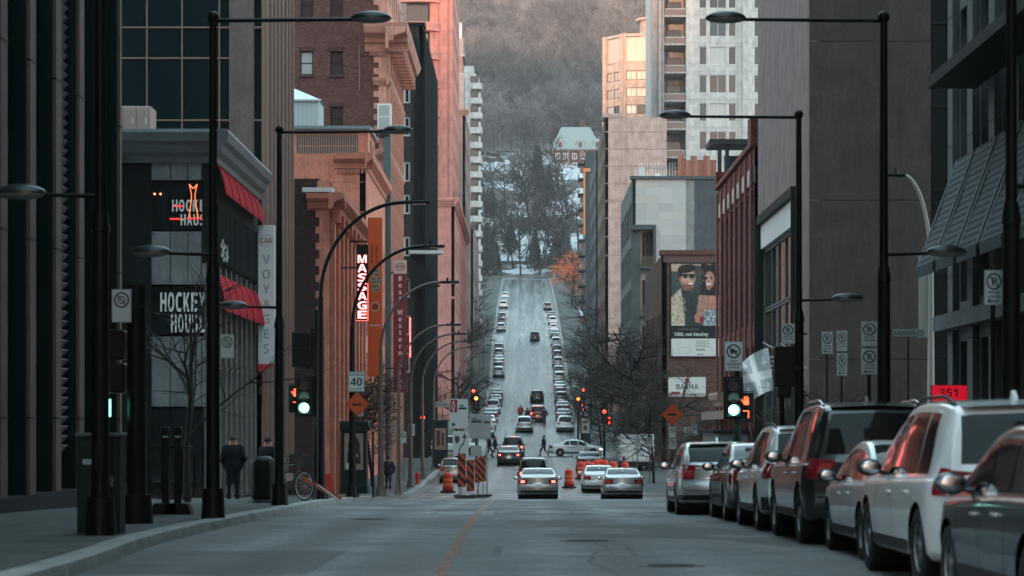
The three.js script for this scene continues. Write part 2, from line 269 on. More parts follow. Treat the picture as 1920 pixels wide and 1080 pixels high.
{ // painted lines, worn through to the asphalt
  const worn = (r, g, b, s) => texture(256, (u, v) => { const w = .75 * smooth(.5, .66, fbm(u, v, 40, 4, s)); return [lerp(r, .33, w), lerp(g, .33, w), lerp(b, .33, w)]; }, 2.5);
  const strip = (name, x, w, d0, d1, m, up = .004) => structure(add(name, sheet(range(d0, d1, Math.min(1.5, d1 - d0)).map((d) => [[x(d) - w / 2, ground(d) + up, -d], [x(d) + w / 2, ground(d) + up, -d]]), ([a, , z]) => [a, -z]), m));
  const yellow = mat(.5, .42, .4, .8, { map: worn(.76, .6, .52, 101) }), white = mat(.8, .8, .8, .8, { map: worn(.8, .8, .8, 103) });
  strip('centre_line', curve([[0, -.7], [21, -.84], [40, -.98], [57, -1.05], [86, -1.15]]), .14, -20, 82, yellow);
  for (const d of [83.5, 87.2]) structure(add('crossing_line', sheet([d, d + .5].map((q) => range(-5.4, 5, 1).map((x) => [x, ground(q) + .004, -q])), ([a, , z]) => [a, -z]), white));
  for (const d of [110.5, 113.6]) structure(add('crossing_line', sheet([d, d + .5].map((q) => range(-5.4, 5, 1).map((x) => [x, ground(q) + .004, -q])), ([a, , z]) => [a, -z]), white));
  for (let d = 250; d < 470; d += 13) for (const x of [-1.7, .6, 3]) if (rnd() < .75) strip('lane_line', () => x + (d - 250) * .006, .14, d, d + 5, white);
}
for (const [x, d, r, l] of [[1.55, 23.3, .3, 'round iron manhole cover in the lane beside the parked cars'], [.85, 30, .34, 'round iron manhole cover in the middle of the lane'], [-2.9, 41, .34, 'round iron manhole cover in the lane by the pub kerb']]) {
  const t = thing('manhole_cover', l, 'manhole cover', [x, ground(d), -d]); t.rotation.x = Math.atan((ground(d + 1) - ground(d - 1)) / 2); const iron = matte(.03, .03, .03, .5);
  add('ring', new THREE.LatheGeometry([[r, -.02], [r + .06, -.02], [r + .06, .006], [r, .006]].map((q) => new THREE.Vector2(...q)), 28), mat(.07, .07, .07, .7), t); add('lid', new THREE.CylinderGeometry(r - .01, r - .01, .03, 28).translate(0, -.012, 0), iron, t); for (let i = -2; i < 3; i++) add('rib', cbox(0, .006, i * .1, 2 * Math.sqrt(Math.max(.01, r * r - i * i * .01)) * .85, .006, .03), iron, t);
}
// ---------------------------------------------------------------- buildings
function building(name, label, x0, x1, d0, d1, top, roofM = M.roof) {   // x0..x1 across, d0..d1 down the street, top: world height
  const base = Math.min(ground(d0), ground(d1), ground((d0 + d1) / 2)) - .1, o = thing(name, label, 'building', [(x0 + x1) / 2, base, -(d0 + d1) / 2]);
  const b = { o, base, H: top - base, W: x1 - x0, D: d1 - d0, x0, x1, d0, d1, y: (v, d) => PY(v, d) - base };
  b.front = new Face(o, x0, base, -d0, 0); b.left = new Face(o, x1, base, -d0, Math.PI / 2); b.right = new Face(o, x0, base, -d1, -Math.PI / 2);
  b.lx = (u, d = d0) => PX(u, d) - x0;               // picture column to the front wall's x
  const side = x1 < 0 ? 1 : -1;
  b.core = (m = M.core) => { const f = new Face(o, 0, base, 0, 0); f.add('core', box(x0 + (side < 0 ? .36 : 0), x1 - (side > 0 ? .36 : 0), 0, b.H - .3, -d1, -d0 - .36), m); f.add('roof', box(x0 + .1, x1 - .1, b.H - .295, b.H - .15, -d1 + .05, -d0 - .1), roofM); };
  b.plain = (m, name = 'wall') => b.front.add(name, box(0, b.W, 0, b.H, -.35, 0), m);
  return b;
}
const slab = (f, name, x0, x1, y0, y1, out, m, back = 0) => f.add(name, box(x0, x1, y0, y1, back, out), m);

{ // L1: dark office with projecting fins
  const b = building('office_building', 'dark green office block with tall stone edged fins beside the pavement', -34, -9.7, 18, 51.3, 42), f = b.left;
  const clad = matte(.007, .018, .019, .55, { roughnessMap: T.rough }), edge = stone(.17, .1, .092, .7), gl = glass(.012, .025, .028, .05, { ior: 1.9, bumpMap: T.wave, bumpScale: .02 });
  b.core(M.dark);
  slab(f, 'plinth', 10, b.D, 0, .75, .34, matte(.03, .032, .033, .8), -.3);
  for (let k = 0; k < 8; k++) {
    const x = 16.55 + k * 2.3, w = k === 7 ? .25 : .52;
    const fin = f.add('fin', box(x, x + w, .752, b.H, -.36, .24), clad); f.add('stone_edge', box(x + .01, x + w - .01, .755, b.H, .242, .31), edge, fin);
    for (let j = 0; j < 7; j++) fin.add(f.add('joint_strip', box(x - .004, x + w + .004, 2.2 + j * 3.4, 2.23 + j * 3.4, .2, .318), M.dark));
    if (k < 7) for (let j = 0; j < 7; j++) {
      f.put('window', shared('l1p', () => box(-.82, .82, 0, 2.5, -.03, 0)), gl, x + w + .89, .8 + j * 3.4, -.1);
      f.add('spandrel', box(x + w, x + w + 1.78, 3.3 + j * 3.4, 4.2 + j * 3.4, -.3, -.06), clad);
      f.add('mullion', box(x + w + .87, x + w + .91, .8 + j * 3.4, 3.3 + j * 3.4, -.1, -.03), M.dark);
    }
    if (k === 4) for (let j = 0; j < 48; j++) { const s = f.put('louvre', shared('l1l', () => new THREE.BoxGeometry(1.76, .16, .03).rotateX(.7)), M.grey, x + w + .89, 1.6 + j * .2, .02); }
  }
}
{ // L2: pub with moulded cornice and red awnings
  const b = building('pub_building', 'two storey corner pub with moulded grey cornice and red awnings', -20, -9.7, 68, 79.2, 10.6), f = b.front, s = b.left, d = 68, y = (v) => b.y(v, d), lx = (u) => b.lx(u, d);
  const wall = matte(.012, .014, .015, .7, { map: T.stone }), panel = mat(.25, .26, .265, .5, { map: T.stone }), corn = mat(.13, .145, .15, .5, { map: T.stone }), cloth = matte(.36, .008, .018, .85), letter = mat(.75, .73, .7, .6), dk = glass(.014, .016, .018, .08);
  b.core(); f.add('wall', [box(0, lx(283), 0, b.H, -.35, 0), box(lx(283), b.W, y(283), b.H, -.35, 0), box(lx(388), b.W, 0, y(283), -.35, 0), box(lx(283), lx(388), 0, .45, -.35, 0)], wall);
  const us = [283, 319, 352, 377.5, 388], rows = [[283, 337, 'p'], [340, 431, 'HAUS'], [434, 533, 'p'], [536, 627, 'HOUBL'], [631, 762, 'p'], [766, 905, 'g']];
  for (const [v0, v1, k] of rows) for (let i = 0; i < 4; i++) {
    const x0 = lx(us[i]) + .012, x1 = lx(us[i + 1]) - .012;
    if (k === 'p') { const p = f.add('panel', box(x0, x1, y(v1), y(v0), -.3, -.02), panel); for (const yy of [y(v1) + .08, y(v0) - .08]) for (const xx of [x0 + .06, x1 - .06]) p.add(f.put('bolt', shared('bolt', () => new THREE.CylinderGeometry(.018, .018, .02, 8).rotateX(Math.PI / 2)), M.dark, xx, yy, -.015)); }
    else f.add('window', box(x0, x1, y(v1), y(v0), -.3, -.12), dk);
  }
  const letters = [['HOCKEY', 322, 374, 396, .215], ['HAUS', 338, 401, 422, .2], ['HOCKEY', 300, 548, 584, .24], ['HOUBLON', 320, 589, 623, .22]];
  for (const [txt, u0, v0, v1, w] of letters) { const h = y(v0) - y(v1); let x = lx(u0); for (const c of txt) { const g = new TextGeometry(c, { font: FONT, size: h, depth: .03, curveSegments: 3 }); g.computeBoundingBox(); const bb = g.boundingBox; g.translate(-bb.min.x, 0, 0).scale(w * .78 / (bb.max.x - bb.min.x), 1, 1).translate(x, y(v1), -.09); f.add('letter', g, letter); x += w; if (x > lx(404)) break; } }
  // glowing orange hockey stick outline in the upper window
  const neon = glow(1, .22, .06, .9), nx = lx(362), ny = y(345);
  f.add('neon_tube', [tube([[nx - .13, ny, -.06], [nx - .06, ny - .35, -.06], [nx - .1, ny - .75, -.06], [nx - .14, ny - 1.05, -.06]], .011), tube([[nx + .12, ny, -.06], [nx + .05, ny - .35, -.06], [nx + .1, ny - .75, -.06], [nx + .14, ny - 1.05, -.06]], .011), tube([[nx - .13, ny, -.06], [nx, ny - .12, -.06], [nx + .12, ny, -.06]], .016)], neon);
  for (const [u, v] of [[289, 363], [300, 363]]) f.put('small_lamp', shared('sl', () => new THREE.SphereGeometry(.03, 8, 6)), glow(1, .2, .08, 4), lx(u), y(v), -.1);
  for (const [u, v, w] of [[334, 386, .3], [328, 410, .35], [364, 409, .5]]) f.add('neon_bar', cbox(lx(u), y(v), -.075, w, .05, .03), glow(.8, .04, .03, .7));
  const awn = (ff, name, x0, x1, y0, h, out) => { const a = f_awning(h, out, x1 - x0); a.applyMatrix4(new THREE.Matrix4().makeBasis(new THREE.Vector3(0, 0, 1), new THREE.Vector3(0, 1, 0), new THREE.Vector3(-1, 0, 0))); a.translate(x1, y0, 0); ff.add(name, a, cloth); };
  awn(f, 'awning', lx(196), lx(229), y(331), .75, .5); awn(f, 'awning', lx(200), lx(225), y(556), .7, .5);
  // street side: awnings, dark slats, door posts
  const ys = (v, dd) => PY(v, dd) - b.base;
  s.add('wall', [box(.002, b.D, ys(497, 69), b.H, -.35, 0), box(.002, b.D, 0, .4, -.35, 0)], wall);
  for (let i = 0; i < 6; i++) awn(s, 'awning', .4 + i * 1.75, 1.9 + i * 1.75, ys(385, 69) + .3, 1.0, .34);
  for (let i = 0; i < 34; i++) s.add('slat', box(.4 + i * .31, .47 + i * .31, ys(500, 69) + .1, ys(388, 69), .001, .12), M.dark);
  for (let i = 0; i < 6; i++) awn(s, 'awning', .3 + i * 1.8, 1.85 + i * 1.8, ys(590, 69) + .1, 1.2, .34);
  for (let i = 0; i < 9; i++) { s.add('post', box(.1 + i * 1.3, .32 + i * 1.3, .4, ys(497, 69), -.3, .02), stone(.22, .2, .19)); if (i < 8) windowAt(s, .86 + i * 1.3, 2.6, 1.08, 4.2, { z: -.14, t: .06, rows: 3, m: dk }); }
  for (let i = 0; i < 26; i++) { const p = s.put('string_light', shared('sl2', () => new THREE.BoxGeometry(.04, .12, .03)), M.pale, .6 + rnd() * 1.6, ys(500, 69) + .15 + rnd() * .7, .16); }
  moulding(f, 'cornice', CORNICE.map(([o, u]) => [o, u * 1.05]), 0, b.W, b.H - .95, corn); moulding(s, 'cornice', CORNICE.map(([o, u]) => [o, u * 1.05]), -.55, b.D, b.H - .952, corn);
  const u = thing('rooftop_unit', 'pinkish metal air unit on the pub roof', 'air unit', [PX(244, 73), b.base + b.H - .15, -73.5]);
  add('casing', new RoundedBoxGeometry(1.4, 1.7, 1.1, 2, .04).translate(0, .85, 0), mat(.42, .31, .29, .55, { roughnessMap: T.rough }), u);
  for (const i of [-1, 0, 1]) { const p = add('door_panel', new RoundedBoxGeometry(.42, 1.5, .03, 1, .01).translate(i * .44, .85, .565), mat(.42, .31, .29, .5), u); add('handle', cbox(i * .44 + .1, 1.2, .595, .05, .2, .03), M.pale, p); }
}
function f_awning(h, out, len) { const sh = new THREE.Shape(); sh.moveTo(0, h); sh.quadraticCurveTo(out * .7, h * .75, out, .1); sh.lineTo(out, 0); sh.lineTo(out - .02, 0); sh.lineTo(out - .03, .1); sh.quadraticCurveTo(out * .65, h * .71, 0, h - .03); return new THREE.ExtrudeGeometry(sh, { depth: len, bevelEnabled: false, curveSegments: 8 }); }
{ // L3: glass office tower
  const b = building('glass_tower', 'dark glass office tower with bronze mullions behind the pub', -26, -9.68, 81, 91, 50), f = b.front, s = b.left, conc = stone(.22, .165, .16, .75), bronze = mat(.3, .2, .17, .45, { metalness: .4 });
  const gl = glass(.004, .016, .018, .03, { bumpMap: T.wave, bumpScale: .05, ior: 2.1 }); b.core(M.dark);
  const x0 = b.lx(172), xs = [172, 210, 275, 341, 411, 431].map((u) => b.lx(u));
  f.add('wall', [box(0, x0, 0, b.H, -.35, 0), box(xs[5], b.lx(476), 0, b.H, -.35, .05)], conc);
  for (let j = 0; j < 12; j++) { const y0 = b.y(225, 81) - 3.44 * 3 + j * 3.44; if (y0 < 6 || y0 > 26) continue;
    for (let i = 0; i < 5; i++) { const cx = (xs[i] + xs[i + 1]) / 2, w = xs[i + 1] - xs[i] - .05;
      f.put('pane', shared('l3a' + i, () => box(-w / 2, w / 2, 0, 2.26, -.03, 0)), gl, cx, y0 + .02, -.08); f.put('pane', shared('l3b' + i, () => box(-w / 2, w / 2, 0, 1.1, -.03, 0)), gl, cx, y0 + 2.32, -.08); }
    for (const q of [0, 2.3]) f.add('transom', box(x0, xs[5], y0 + q - .03, y0 + q + .03, -.12, -.02), bronze);
    f.add('transom', box(b.lx(476), b.W - .06, y0 - .03, y0 + .03, -.12, -.02), bronze); f.put('pane', shared('l3c', () => box(0, b.W - b.lx(476) - .08, 0, 3.36, -.03, 0)), gl, b.lx(476) + .02, y0 + .03, -.09); }
  for (const x of xs) f.add('mullion', box(x - .025, x + .025, 5, b.H, -.12, 0), bronze); f.add('mullion', box(b.W - .06, b.W - .001, 4, b.H, -.12, .001), bronze);
  for (let i = 0; i < 8; i++) { s.add('mullion', box(.05 + i * 1.3, .16 + i * 1.3, 2, b.H, -.1, .14), bronze); for (let j = 0; j < 10 && i < 7; j++) s.put('pane', shared('l3s', () => box(-.56, .56, 0, 3.3, -.03, 0)), gl, .76 + i * 1.3, 1.2 + j * 3.44, -.06); }
  for (let j = 0; j < 10; j++) s.add('floor_band', box(.17, b.D, .9 + j * 3.44, 1.18 + j * 3.44, -.2, .02), bronze);
}
{ // L4: small dark brick building with stone front on the street
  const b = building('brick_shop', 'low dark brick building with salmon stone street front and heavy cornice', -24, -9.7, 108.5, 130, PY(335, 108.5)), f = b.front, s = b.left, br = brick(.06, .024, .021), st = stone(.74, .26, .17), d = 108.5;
  b.core(); f.add('wall', box(0, b.W - .52, 0, b.H, -.35, 0), br); f.add('pilaster', box(b.W - .518, b.W, 0, b.H - 1.2, -.35, .03), st); f.add('pier', box(b.W - .62, b.W - .05, b.H - 1.15, b.H - .1, -.2, .06), st);
  for (let j = 0; j < 18; j++) f.add('quoin', box(b.W - .7, b.W - .519, .4 + j * .8, .75 + j * .8, -.2, .02), st);
  const cy = b.y(395, d); moulding(f, 'cornice', [[0, 0], [.2, .1], [.3, .4], [.75, .55], [.8, .8], [0, .85]], b.W - 1.1, b.W + .78, cy, st); moulding(s, 'cornice', [[0, 0], [.2, .1], [.3, .4], [.75, .55], [.8, .8], [0, .85]], -.8, b.D, cy - .002, st);
  f.add('coping', box(b.W - 1.3, b.W + .2, cy + .86, cy + 1.08, -.2, .7), M.pale);
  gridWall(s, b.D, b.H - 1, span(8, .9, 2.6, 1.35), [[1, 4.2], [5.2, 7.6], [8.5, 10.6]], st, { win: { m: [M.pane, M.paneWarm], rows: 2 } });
  for (let i = 0; i < 9; i++) { s.add('pilaster', box(.1 + i * 2.6, .6 + i * 2.6, .2, cy - .6, .002, .25), st); s.add('bracket', box(.15 + i * 2.6, .5 + i * 2.6, cy - .55, cy - .02, .002, .5), st); }
  for (let i = 0; i < 16; i++) s.add('parapet_block', box(.2 + i * 1.3, .95 + i * 1.3, b.H - 1, b.H - .15, -.3, .12), st);
}
{ // L5: coral building with louvred penthouse
  const b = building('coral_building', 'coral rendered building with louvred penthouse behind the dark brick shop', -30, -9.65, 132, 150.5, PY(288, 132)), f = b.front, s = b.left, st = stone(.95, .32, .2, .8), dk = stone(.8, .28, .18), d = 132;
  b.core(); f.add('wall', box(0, b.W, 0, b.H, -.35, 0), st);
  for (const v of [342, 398, 455]) f.add('joint_strip', box(b.lx(626), b.W - .1, b.y(v, d), b.y(v, d) + .06, 0, .012), dk);
  const ch = [[0, 0], [.08, .05], [.1, .35], [.45, .6], [.5, .95], [0, 1]];
  moulding(f, 'cornice', ch, b.lx(626), b.W + .48, b.H - .95, dk); moulding(s, 'cornice', ch, -.5, b.D, b.H - .952, dk);
  for (let i = 0; i < 9; i++) f.add('dentil', box(b.lx(630) + i * .22, b.lx(630) + i * .22 + .12, b.H - 1.2, b.H - .96, .001, .14), dk);
  gridWall(s, b.D, b.H - .96, span(9, .7, 2, 1.15), [[1, 4.2], [5.2, 8], [9, 11.6], [12.6, 15.4]], st, { win: { m: [M.pane, M.paneWarm, M.blind], rows: 2, fm: M.frameWhite } });
  // penthouse
  const y0 = b.H - .1, y1 = b.y(243, 134), p = new Face(b.o, PX(550, 134) - 8, b.base, -134, 0), px = (u) => PX(u, 134) - PX(550, 134) + 8;
  p.add('penthouse_wall', [box(0, px(690), y1 - .22, y1, -6, 0), box(0, px(555), y0, y1 - .22, -6, 0), box(px(672), px(690), y0, y1 - .22, -6, 0), box(px(555), px(672), y0, y1 - .22, -6, -3)], st); p.add('painted_louvre_shade', box(px(555) + .01, px(672) - .01, y0 - .05, y1 - .23, -2.99, -1.2), M.dark);  // dark box stands in for the shade inside the louvred recess
  for (let i = 0; i < 36; i++) p.put('louvre', shared('l5', () => box(-.022, .022, 0, y1 - y0 - .24, -.06, 0)), mat(.5, .32, .26, .6), px(556) + i * (px(671) - px(556)) / 35, y0 + .01, -.03);
  for (const q of [.05, .5, .93]) p.add('louvre_rail', box(px(555), px(672), y0 + q * (y1 - y0 - .22), y0 + q * (y1 - y0 - .22) + .06, -.12, -.07), dk);
  p.add('roof_edge', box(-.2, px(690) + .2, y1 + .002, y1 + .2, -6, .3), mat(.2, .26, .27, .5, { metalness: .5 }));
  for (const [z0] of [[-2], [-4]]) p.add('vent', box(px(690), px(690) + .02, y0 + .3, y1 - .4, z0 - .8, z0), M.dark);
}
{ // rooftop glasshouse and flue standing on the coral building
  const d = 143, g = thing('rooftop_glasshouse', 'small pale metal house with hipped glass roof on the coral roof', 'roof house', [PX(560, d), PY(236, 134), -d]), w = PX(598, d) - PX(560, d), h0 = PY(187, d) - PY(236, 134), h1 = PY(148, d) - PY(236, 134), L = 3.4;
  add('wall', box(-L, w, 0, h0, -L, 0), mat(.42, .47, .48, .5), g);
  for (let i = 0; i < 12; i++) add('rib', box(w - .1 - i * .28, w - .05 - i * .28, 0, h0, .001, .05), mat(.5, .55, .56, .4), g);
  const rg = new THREE.BufferGeometry(); { const a = [-L - .1, h0, .12], b = [w + .1, h0, .12], c = [w + .1, h0, -L], e = [-L - .1, h0, -L], t = [(w - L) / 2 - .3, h1, -L / 2]; rg.setAttribute('position', new THREE.Float32BufferAttribute([a, b, t, b, c, t, c, e, t, e, a, t].flat(), 3)); rg.computeVertexNormals(); }
  add('roof', rg, mat(.62, .68, .7, .35), g); add('eave', box(-L - .14, w + .14, h0 - .08, h0 + .03, .06, .2), M.pale, g);
  const p = thing('service_shaft', 'slim dark metal shaft with glazed white head beside the hotel', 'shaft', [PX(704, 140), ground(146), -151.2]), top = PY(147, 140) - ground(146);
  add('shaft', box(-.2, .3, 0, top - 1.6, -.5, .3), mat(.07, .1, .105, .5), p);
  const sl = add('head', box(-.62, .32, top - 1.75, top, -.4, .34), M.frameWhite, p); for (const q of [0, 1]) add('pane', box(-.52, .22, top - .85 + q * .0 - q * .82, top - .12 - q * .82, .341, .36), M.blind, sl);
  add('vent', box(-.5, .2, top - 2.3, top - 1.8, -.3, .33), M.dark, p);
}
{ // L6: red brick hotel with stone quoins and big cornice
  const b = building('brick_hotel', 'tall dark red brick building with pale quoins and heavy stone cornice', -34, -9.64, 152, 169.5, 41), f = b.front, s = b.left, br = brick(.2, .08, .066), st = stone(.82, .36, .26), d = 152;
  b.core(); const wx = [575, 631].map((u) => b.lx(u)), cw = PX(643, d) - PX(619, d), rows = [-84, 10, 118, 222, 330].map((v) => b.y(v, d)).reverse(), wh = (140 - 96) * d / FL;
  gridWall(f, b.W, b.H, wx.map((x) => [x - cw / 2, x + cw / 2]), rows.map((y) => [y - wh / 2, y + wh / 2]), br, { win: { rows: 2, sill: stone(.12, .07, .06), fm: M.dark, by: (i, j) => ({ m: i === 0 && j === 2 ? M.blind : j === 3 ? M.paneWarm : M.paneWarm }) } });
  for (const y of rows) for (const x of wx) f.add('lintel', box(x - cw / 2 - .15, x + cw / 2 + .15, y + wh / 2 + .002, y + wh / 2 + .3, .001, .05), brick(.12, .05, .045));
  f.add('quoin_strip', box(b.W - .55, b.W, 0, b.H, .001, .06), st); for (let j = 0; j < 52; j++) f.add('quoin', box(b.W - .9, b.W - .551, .5 + j * .8, .9 + j * .8, .001, .055), st);
  f.add('downpipe', cyl([b.lx(674), b.y(170, d), .1], [b.lx(674), b.y(85, d), .1], .05), M.rust);
  const big = [[0, 0], [.15, 0], [.2, .5], [.5, .6], [.55, .9], [1.3, 1.1], [1.5, 1.5], [1.55, 1.75], [0, 1.8]];
  moulding(f, 'cornice', big, b.W - 1.5, b.W + 1.5, b.y(97, d), st); moulding(s, 'cornice', big, -1.5, b.D, b.y(97, d) - .002, st);
  for (let i = 0; i < 9; i++) f.add('dentil', box(b.W - 1.2 + i * .14, b.W - 1.2 + i * .14 + .08, b.y(97, d) - .3, b.y(97, d) - .02, .06, .2), st);
  for (let i = 0; i < 12; i++) s.add('modillion', box(.2 + i * 1.45, .65 + i * 1.45, b.y(97, d) - .1, b.y(97, d) + .85, .01, 1.15), st);
  for (const v of [160, 300, 560]) { moulding(f, 'string_course', [[0, 0], [.1, 0], [.3, .3], [.35, .5], [0, .55]], b.W - .95, b.W + .33, b.y(v, d), st); moulding(s, 'string_course', [[0, 0], [.1, 0], [.3, .3], [.35, .5], [0, .55]], -.35, b.D, b.y(v, d) - .002, st); }
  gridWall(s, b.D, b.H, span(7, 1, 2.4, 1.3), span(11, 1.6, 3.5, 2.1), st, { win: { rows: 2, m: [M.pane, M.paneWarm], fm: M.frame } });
  for (let i = 0; i < 8; i++) s.add('pilaster', box(.05 + i * 2.4, .5 + i * 2.4, 0, b.y(97, d), .001, .22), st);
}
{ // L7: dark slab
  const b = building('dark_slab_building', 'dark brown brick slab with ribbed edge and narrow white windows', -30, -8.3, 178, 205, PY(48, 178)), f = b.front, s = b.left, br = brick(.085, .062, .058), d = 178;
  b.core(); const rows = [175, 237, 322, 383, 462, 540, 610, 680].map((v) => b.y(v, d)).sort((p, q) => p - q);
  gridWall(f, b.W, b.H, [[b.lx(757), b.lx(769)]], rows.map((y) => [y - .8, y + .8]), br, { win: { fm: M.frameWhite, t: .14, m: M.pane } });
  for (let i = 0; i < 6; i++) f.add('rib', box(b.W - .7 + i * .12, b.W - .64 + i * .12, 0, b.H - .5 - i * .5, .001, .1), M.dark);
  gridWall(s, b.D, b.H, span(9, 1, 2.9, 1.5), span(10, 2, 3.3, 1.9), mat(.06, .066, .07, .7), { win: { m: [M.pane, M.paneTeal] } });
  for (let i = 0; i < 28; i++) s.add('rib', box(.1 + i * .95, .25 + i * .95, 0, b.H - .4, .001, .14), M.dark);
  f.add('coping', box(-.1, b.W + .15, b.H + .002, b.H + .25, -2, .15), M.dark);
  const c = f; c.add('entrance_canopy', [box(b.W - 1, b.W + 1.6, b.y(478, d), b.y(472, d), .01, 1.5)], M.pale); f.add('canopy_side', extrude([[0, 0], [2.4, 0], [2.4, .1], [0, 2.4]], .12).translate(b.W - 1, b.y(540, d), 1.2), M.dark);
}
{ // L8: pink apartment tower, sunlit at the top, with balconies round the back corner
  const b = building('pink_tower', 'slender salmon pink tower with sunlit upper storeys above the dark slab', PX(762, 250), PX(849, 250), 250, 274, 62), f = b.front, s = b.left, st = stone(.8, .33, .27), lt = st, d = 250;
  b.core(); f.add('wall', [box(b.lx(822), b.lx(839), 0, b.H, -.35, .02)], st); f.add('wall', box(b.lx(806), b.lx(822) - .01, 0, b.H, -.35, .3), lt); f.add('wall', box(0, b.lx(806) - .01, 0, b.H, -.35, -.1), M.core);
  for (let i = 0; i < 4; i++) f.add('rib', box(b.lx(839.5) + i * .15, b.lx(839.5) + .09 + i * .15, 0, b.H, -.3, .02 - i * .03), i % 2 ? lt : st); f.add('wall', box(b.lx(839), b.W, 0, b.H, -.35, -.15), lt);
  for (let j = 0; j < 17; j++) { const y = b.y(57, d) - 10 * 3.25 + j * 3.25; if (y < 30) continue; const g = new THREE.CylinderGeometry(2.6, 2.6, .95, 18, 1, false, -Math.PI / 2, Math.PI); const q = f.put('balcony', shared('l8b', () => g.scale(1, 1, .5)), lt, b.lx(783), y + .3, .05); q.rotation.y = 0; windowAt(f, b.lx(783), y + 1.9, 2.4, 1.9, { m: [M.paneWarm, M.blind, M.paneWarm], cols: 3, z: .04 }); }
  gridWall(s, b.D, b.H, span(7, 1.2, 3.2, 1.7), span(17, 2.2, 3.4, 1.9), st, { win: { m: [M.pane, M.paneWarm] } });
  // podium
  const q = building('pink_podium', 'salmon stone podium building with narrow cornice at the foot of the pink tower', PX(806, 246), PX(852, 246), 246, 300, PY(372, 246)); q.core(); q.plain(st);
  gridWall(q.left, q.D, q.H, span(10, 1.2, 5.2, 2.2), span(5, 2, 5.2, 3.2), st, { win: { m: [M.pane, M.paneWarm], rows: 2 } });
  moulding(q.front, 'cornice', CORNICE, q.lx(806), q.W + .5, q.H - .9, st); moulding(q.left, 'cornice', CORNICE, -.5, q.D, q.H - .902, st);
  q.front.add('joint_strip', box(0, q.W, q.y(560, 246), q.y(556, 246), 0, .02), lt);
}
{ // L9: stepped grey pink block with chimneys, L10: white balcony tower
  const b = building('stepped_block', 'grey pink apartment block with stepped attic and white chimney stacks', PX(840, 322), PX(872, 322), 322, 352, PY(205, 322)), st = stone(.42, .27, .24), lt = stone(.5, .42, .4), d = 322;
  b.core(); b.plain(st); gridWall(b.left, b.D, b.H, span(6, 1.5, 4.6, 2), span(9, 2, 4.6, 2.4), st, { win: { m: [M.pane, M.paneWarm], cols: 2 } });
  const up = (u0, u1, v0, v1, m, name) => b.front.add(name, box(b.lx(u0), b.lx(u1), b.y(v0, d), b.y(v1, d), -9, -.5), m);
  up(846, 869, 205.3, 135, lt, 'attic'); up(846, 867, 134.8, 105, st, 'attic'); up(846, 871, 104.8, 100, lt, 'attic_edge'); up(846, 868, 99.8, 70, lt, 'attic');
  moulding(b.front, 'cornice', CORNICE, 0, b.W + .5, b.H - .9, st);
  for (const [u, v] of [[850, 45], [854, 30], [858, 27], [863, 38]]) b.front.add('chimney', cyl([b.lx(u), b.y(70, d), -2], [b.lx(u), b.y(v, d), -2], .22, .18), M.pale);
  const c = building('grey_terrace', 'narrow pinkish stone house row below the white balcony tower', PX(850, 356), PX(887, 356), 356, 400, PY(420, 356)); c.core(); c.plain(st); gridWall(c.left, c.D, c.H, span(8, 1.5, 5.2, 2.2), span(4, 2, 4, 2.2), st, { win: { m: [M.pane, M.paneWarm] } }); moulding(c.front, 'cornice', CORNICE, 0, c.W + .5, c.H - .9, st);
  const w = building('white_balcony_tower', 'white apartment tower with a stack of white balconies', PX(862, 430), PX(897, 430), 430, 452, PY(138, 430)), wm = stone(.72, .7, .67), dd = 430; w.core(mat(.3, .3, .3)); w.plain(wm);
  for (let j = 0; j < 17; j++) { const y = w.y(610, dd) + j * 2.9; if (y > w.H - 2.5) break; const bal = w.front.add('balcony', [box(w.lx(883), w.lx(904), y, y + .16, -3, 1), box(w.lx(883), w.lx(904), y + .16, y + 1.15, .9, 1), box(w.lx(904) - .1, w.lx(904), y + .16, y + 1.15, -3, .9)], wm); w.front.add('slab_edge', box(w.lx(883), w.lx(902), y - .16, y - .002, -3, .8), stone(.4, .3, .27), bal); windowAt(w.front, w.lx(889), y + 1.95, 1.5, 1.3, { z: .05 }); }
  w.left.add('wall', box(0, w.D, 0, w.H, -.35, 0), wm); w.front.add('penthouse', box(w.lx(868), w.lx(888), w.H, w.H + 1.6, -6, -.5), wm);
}
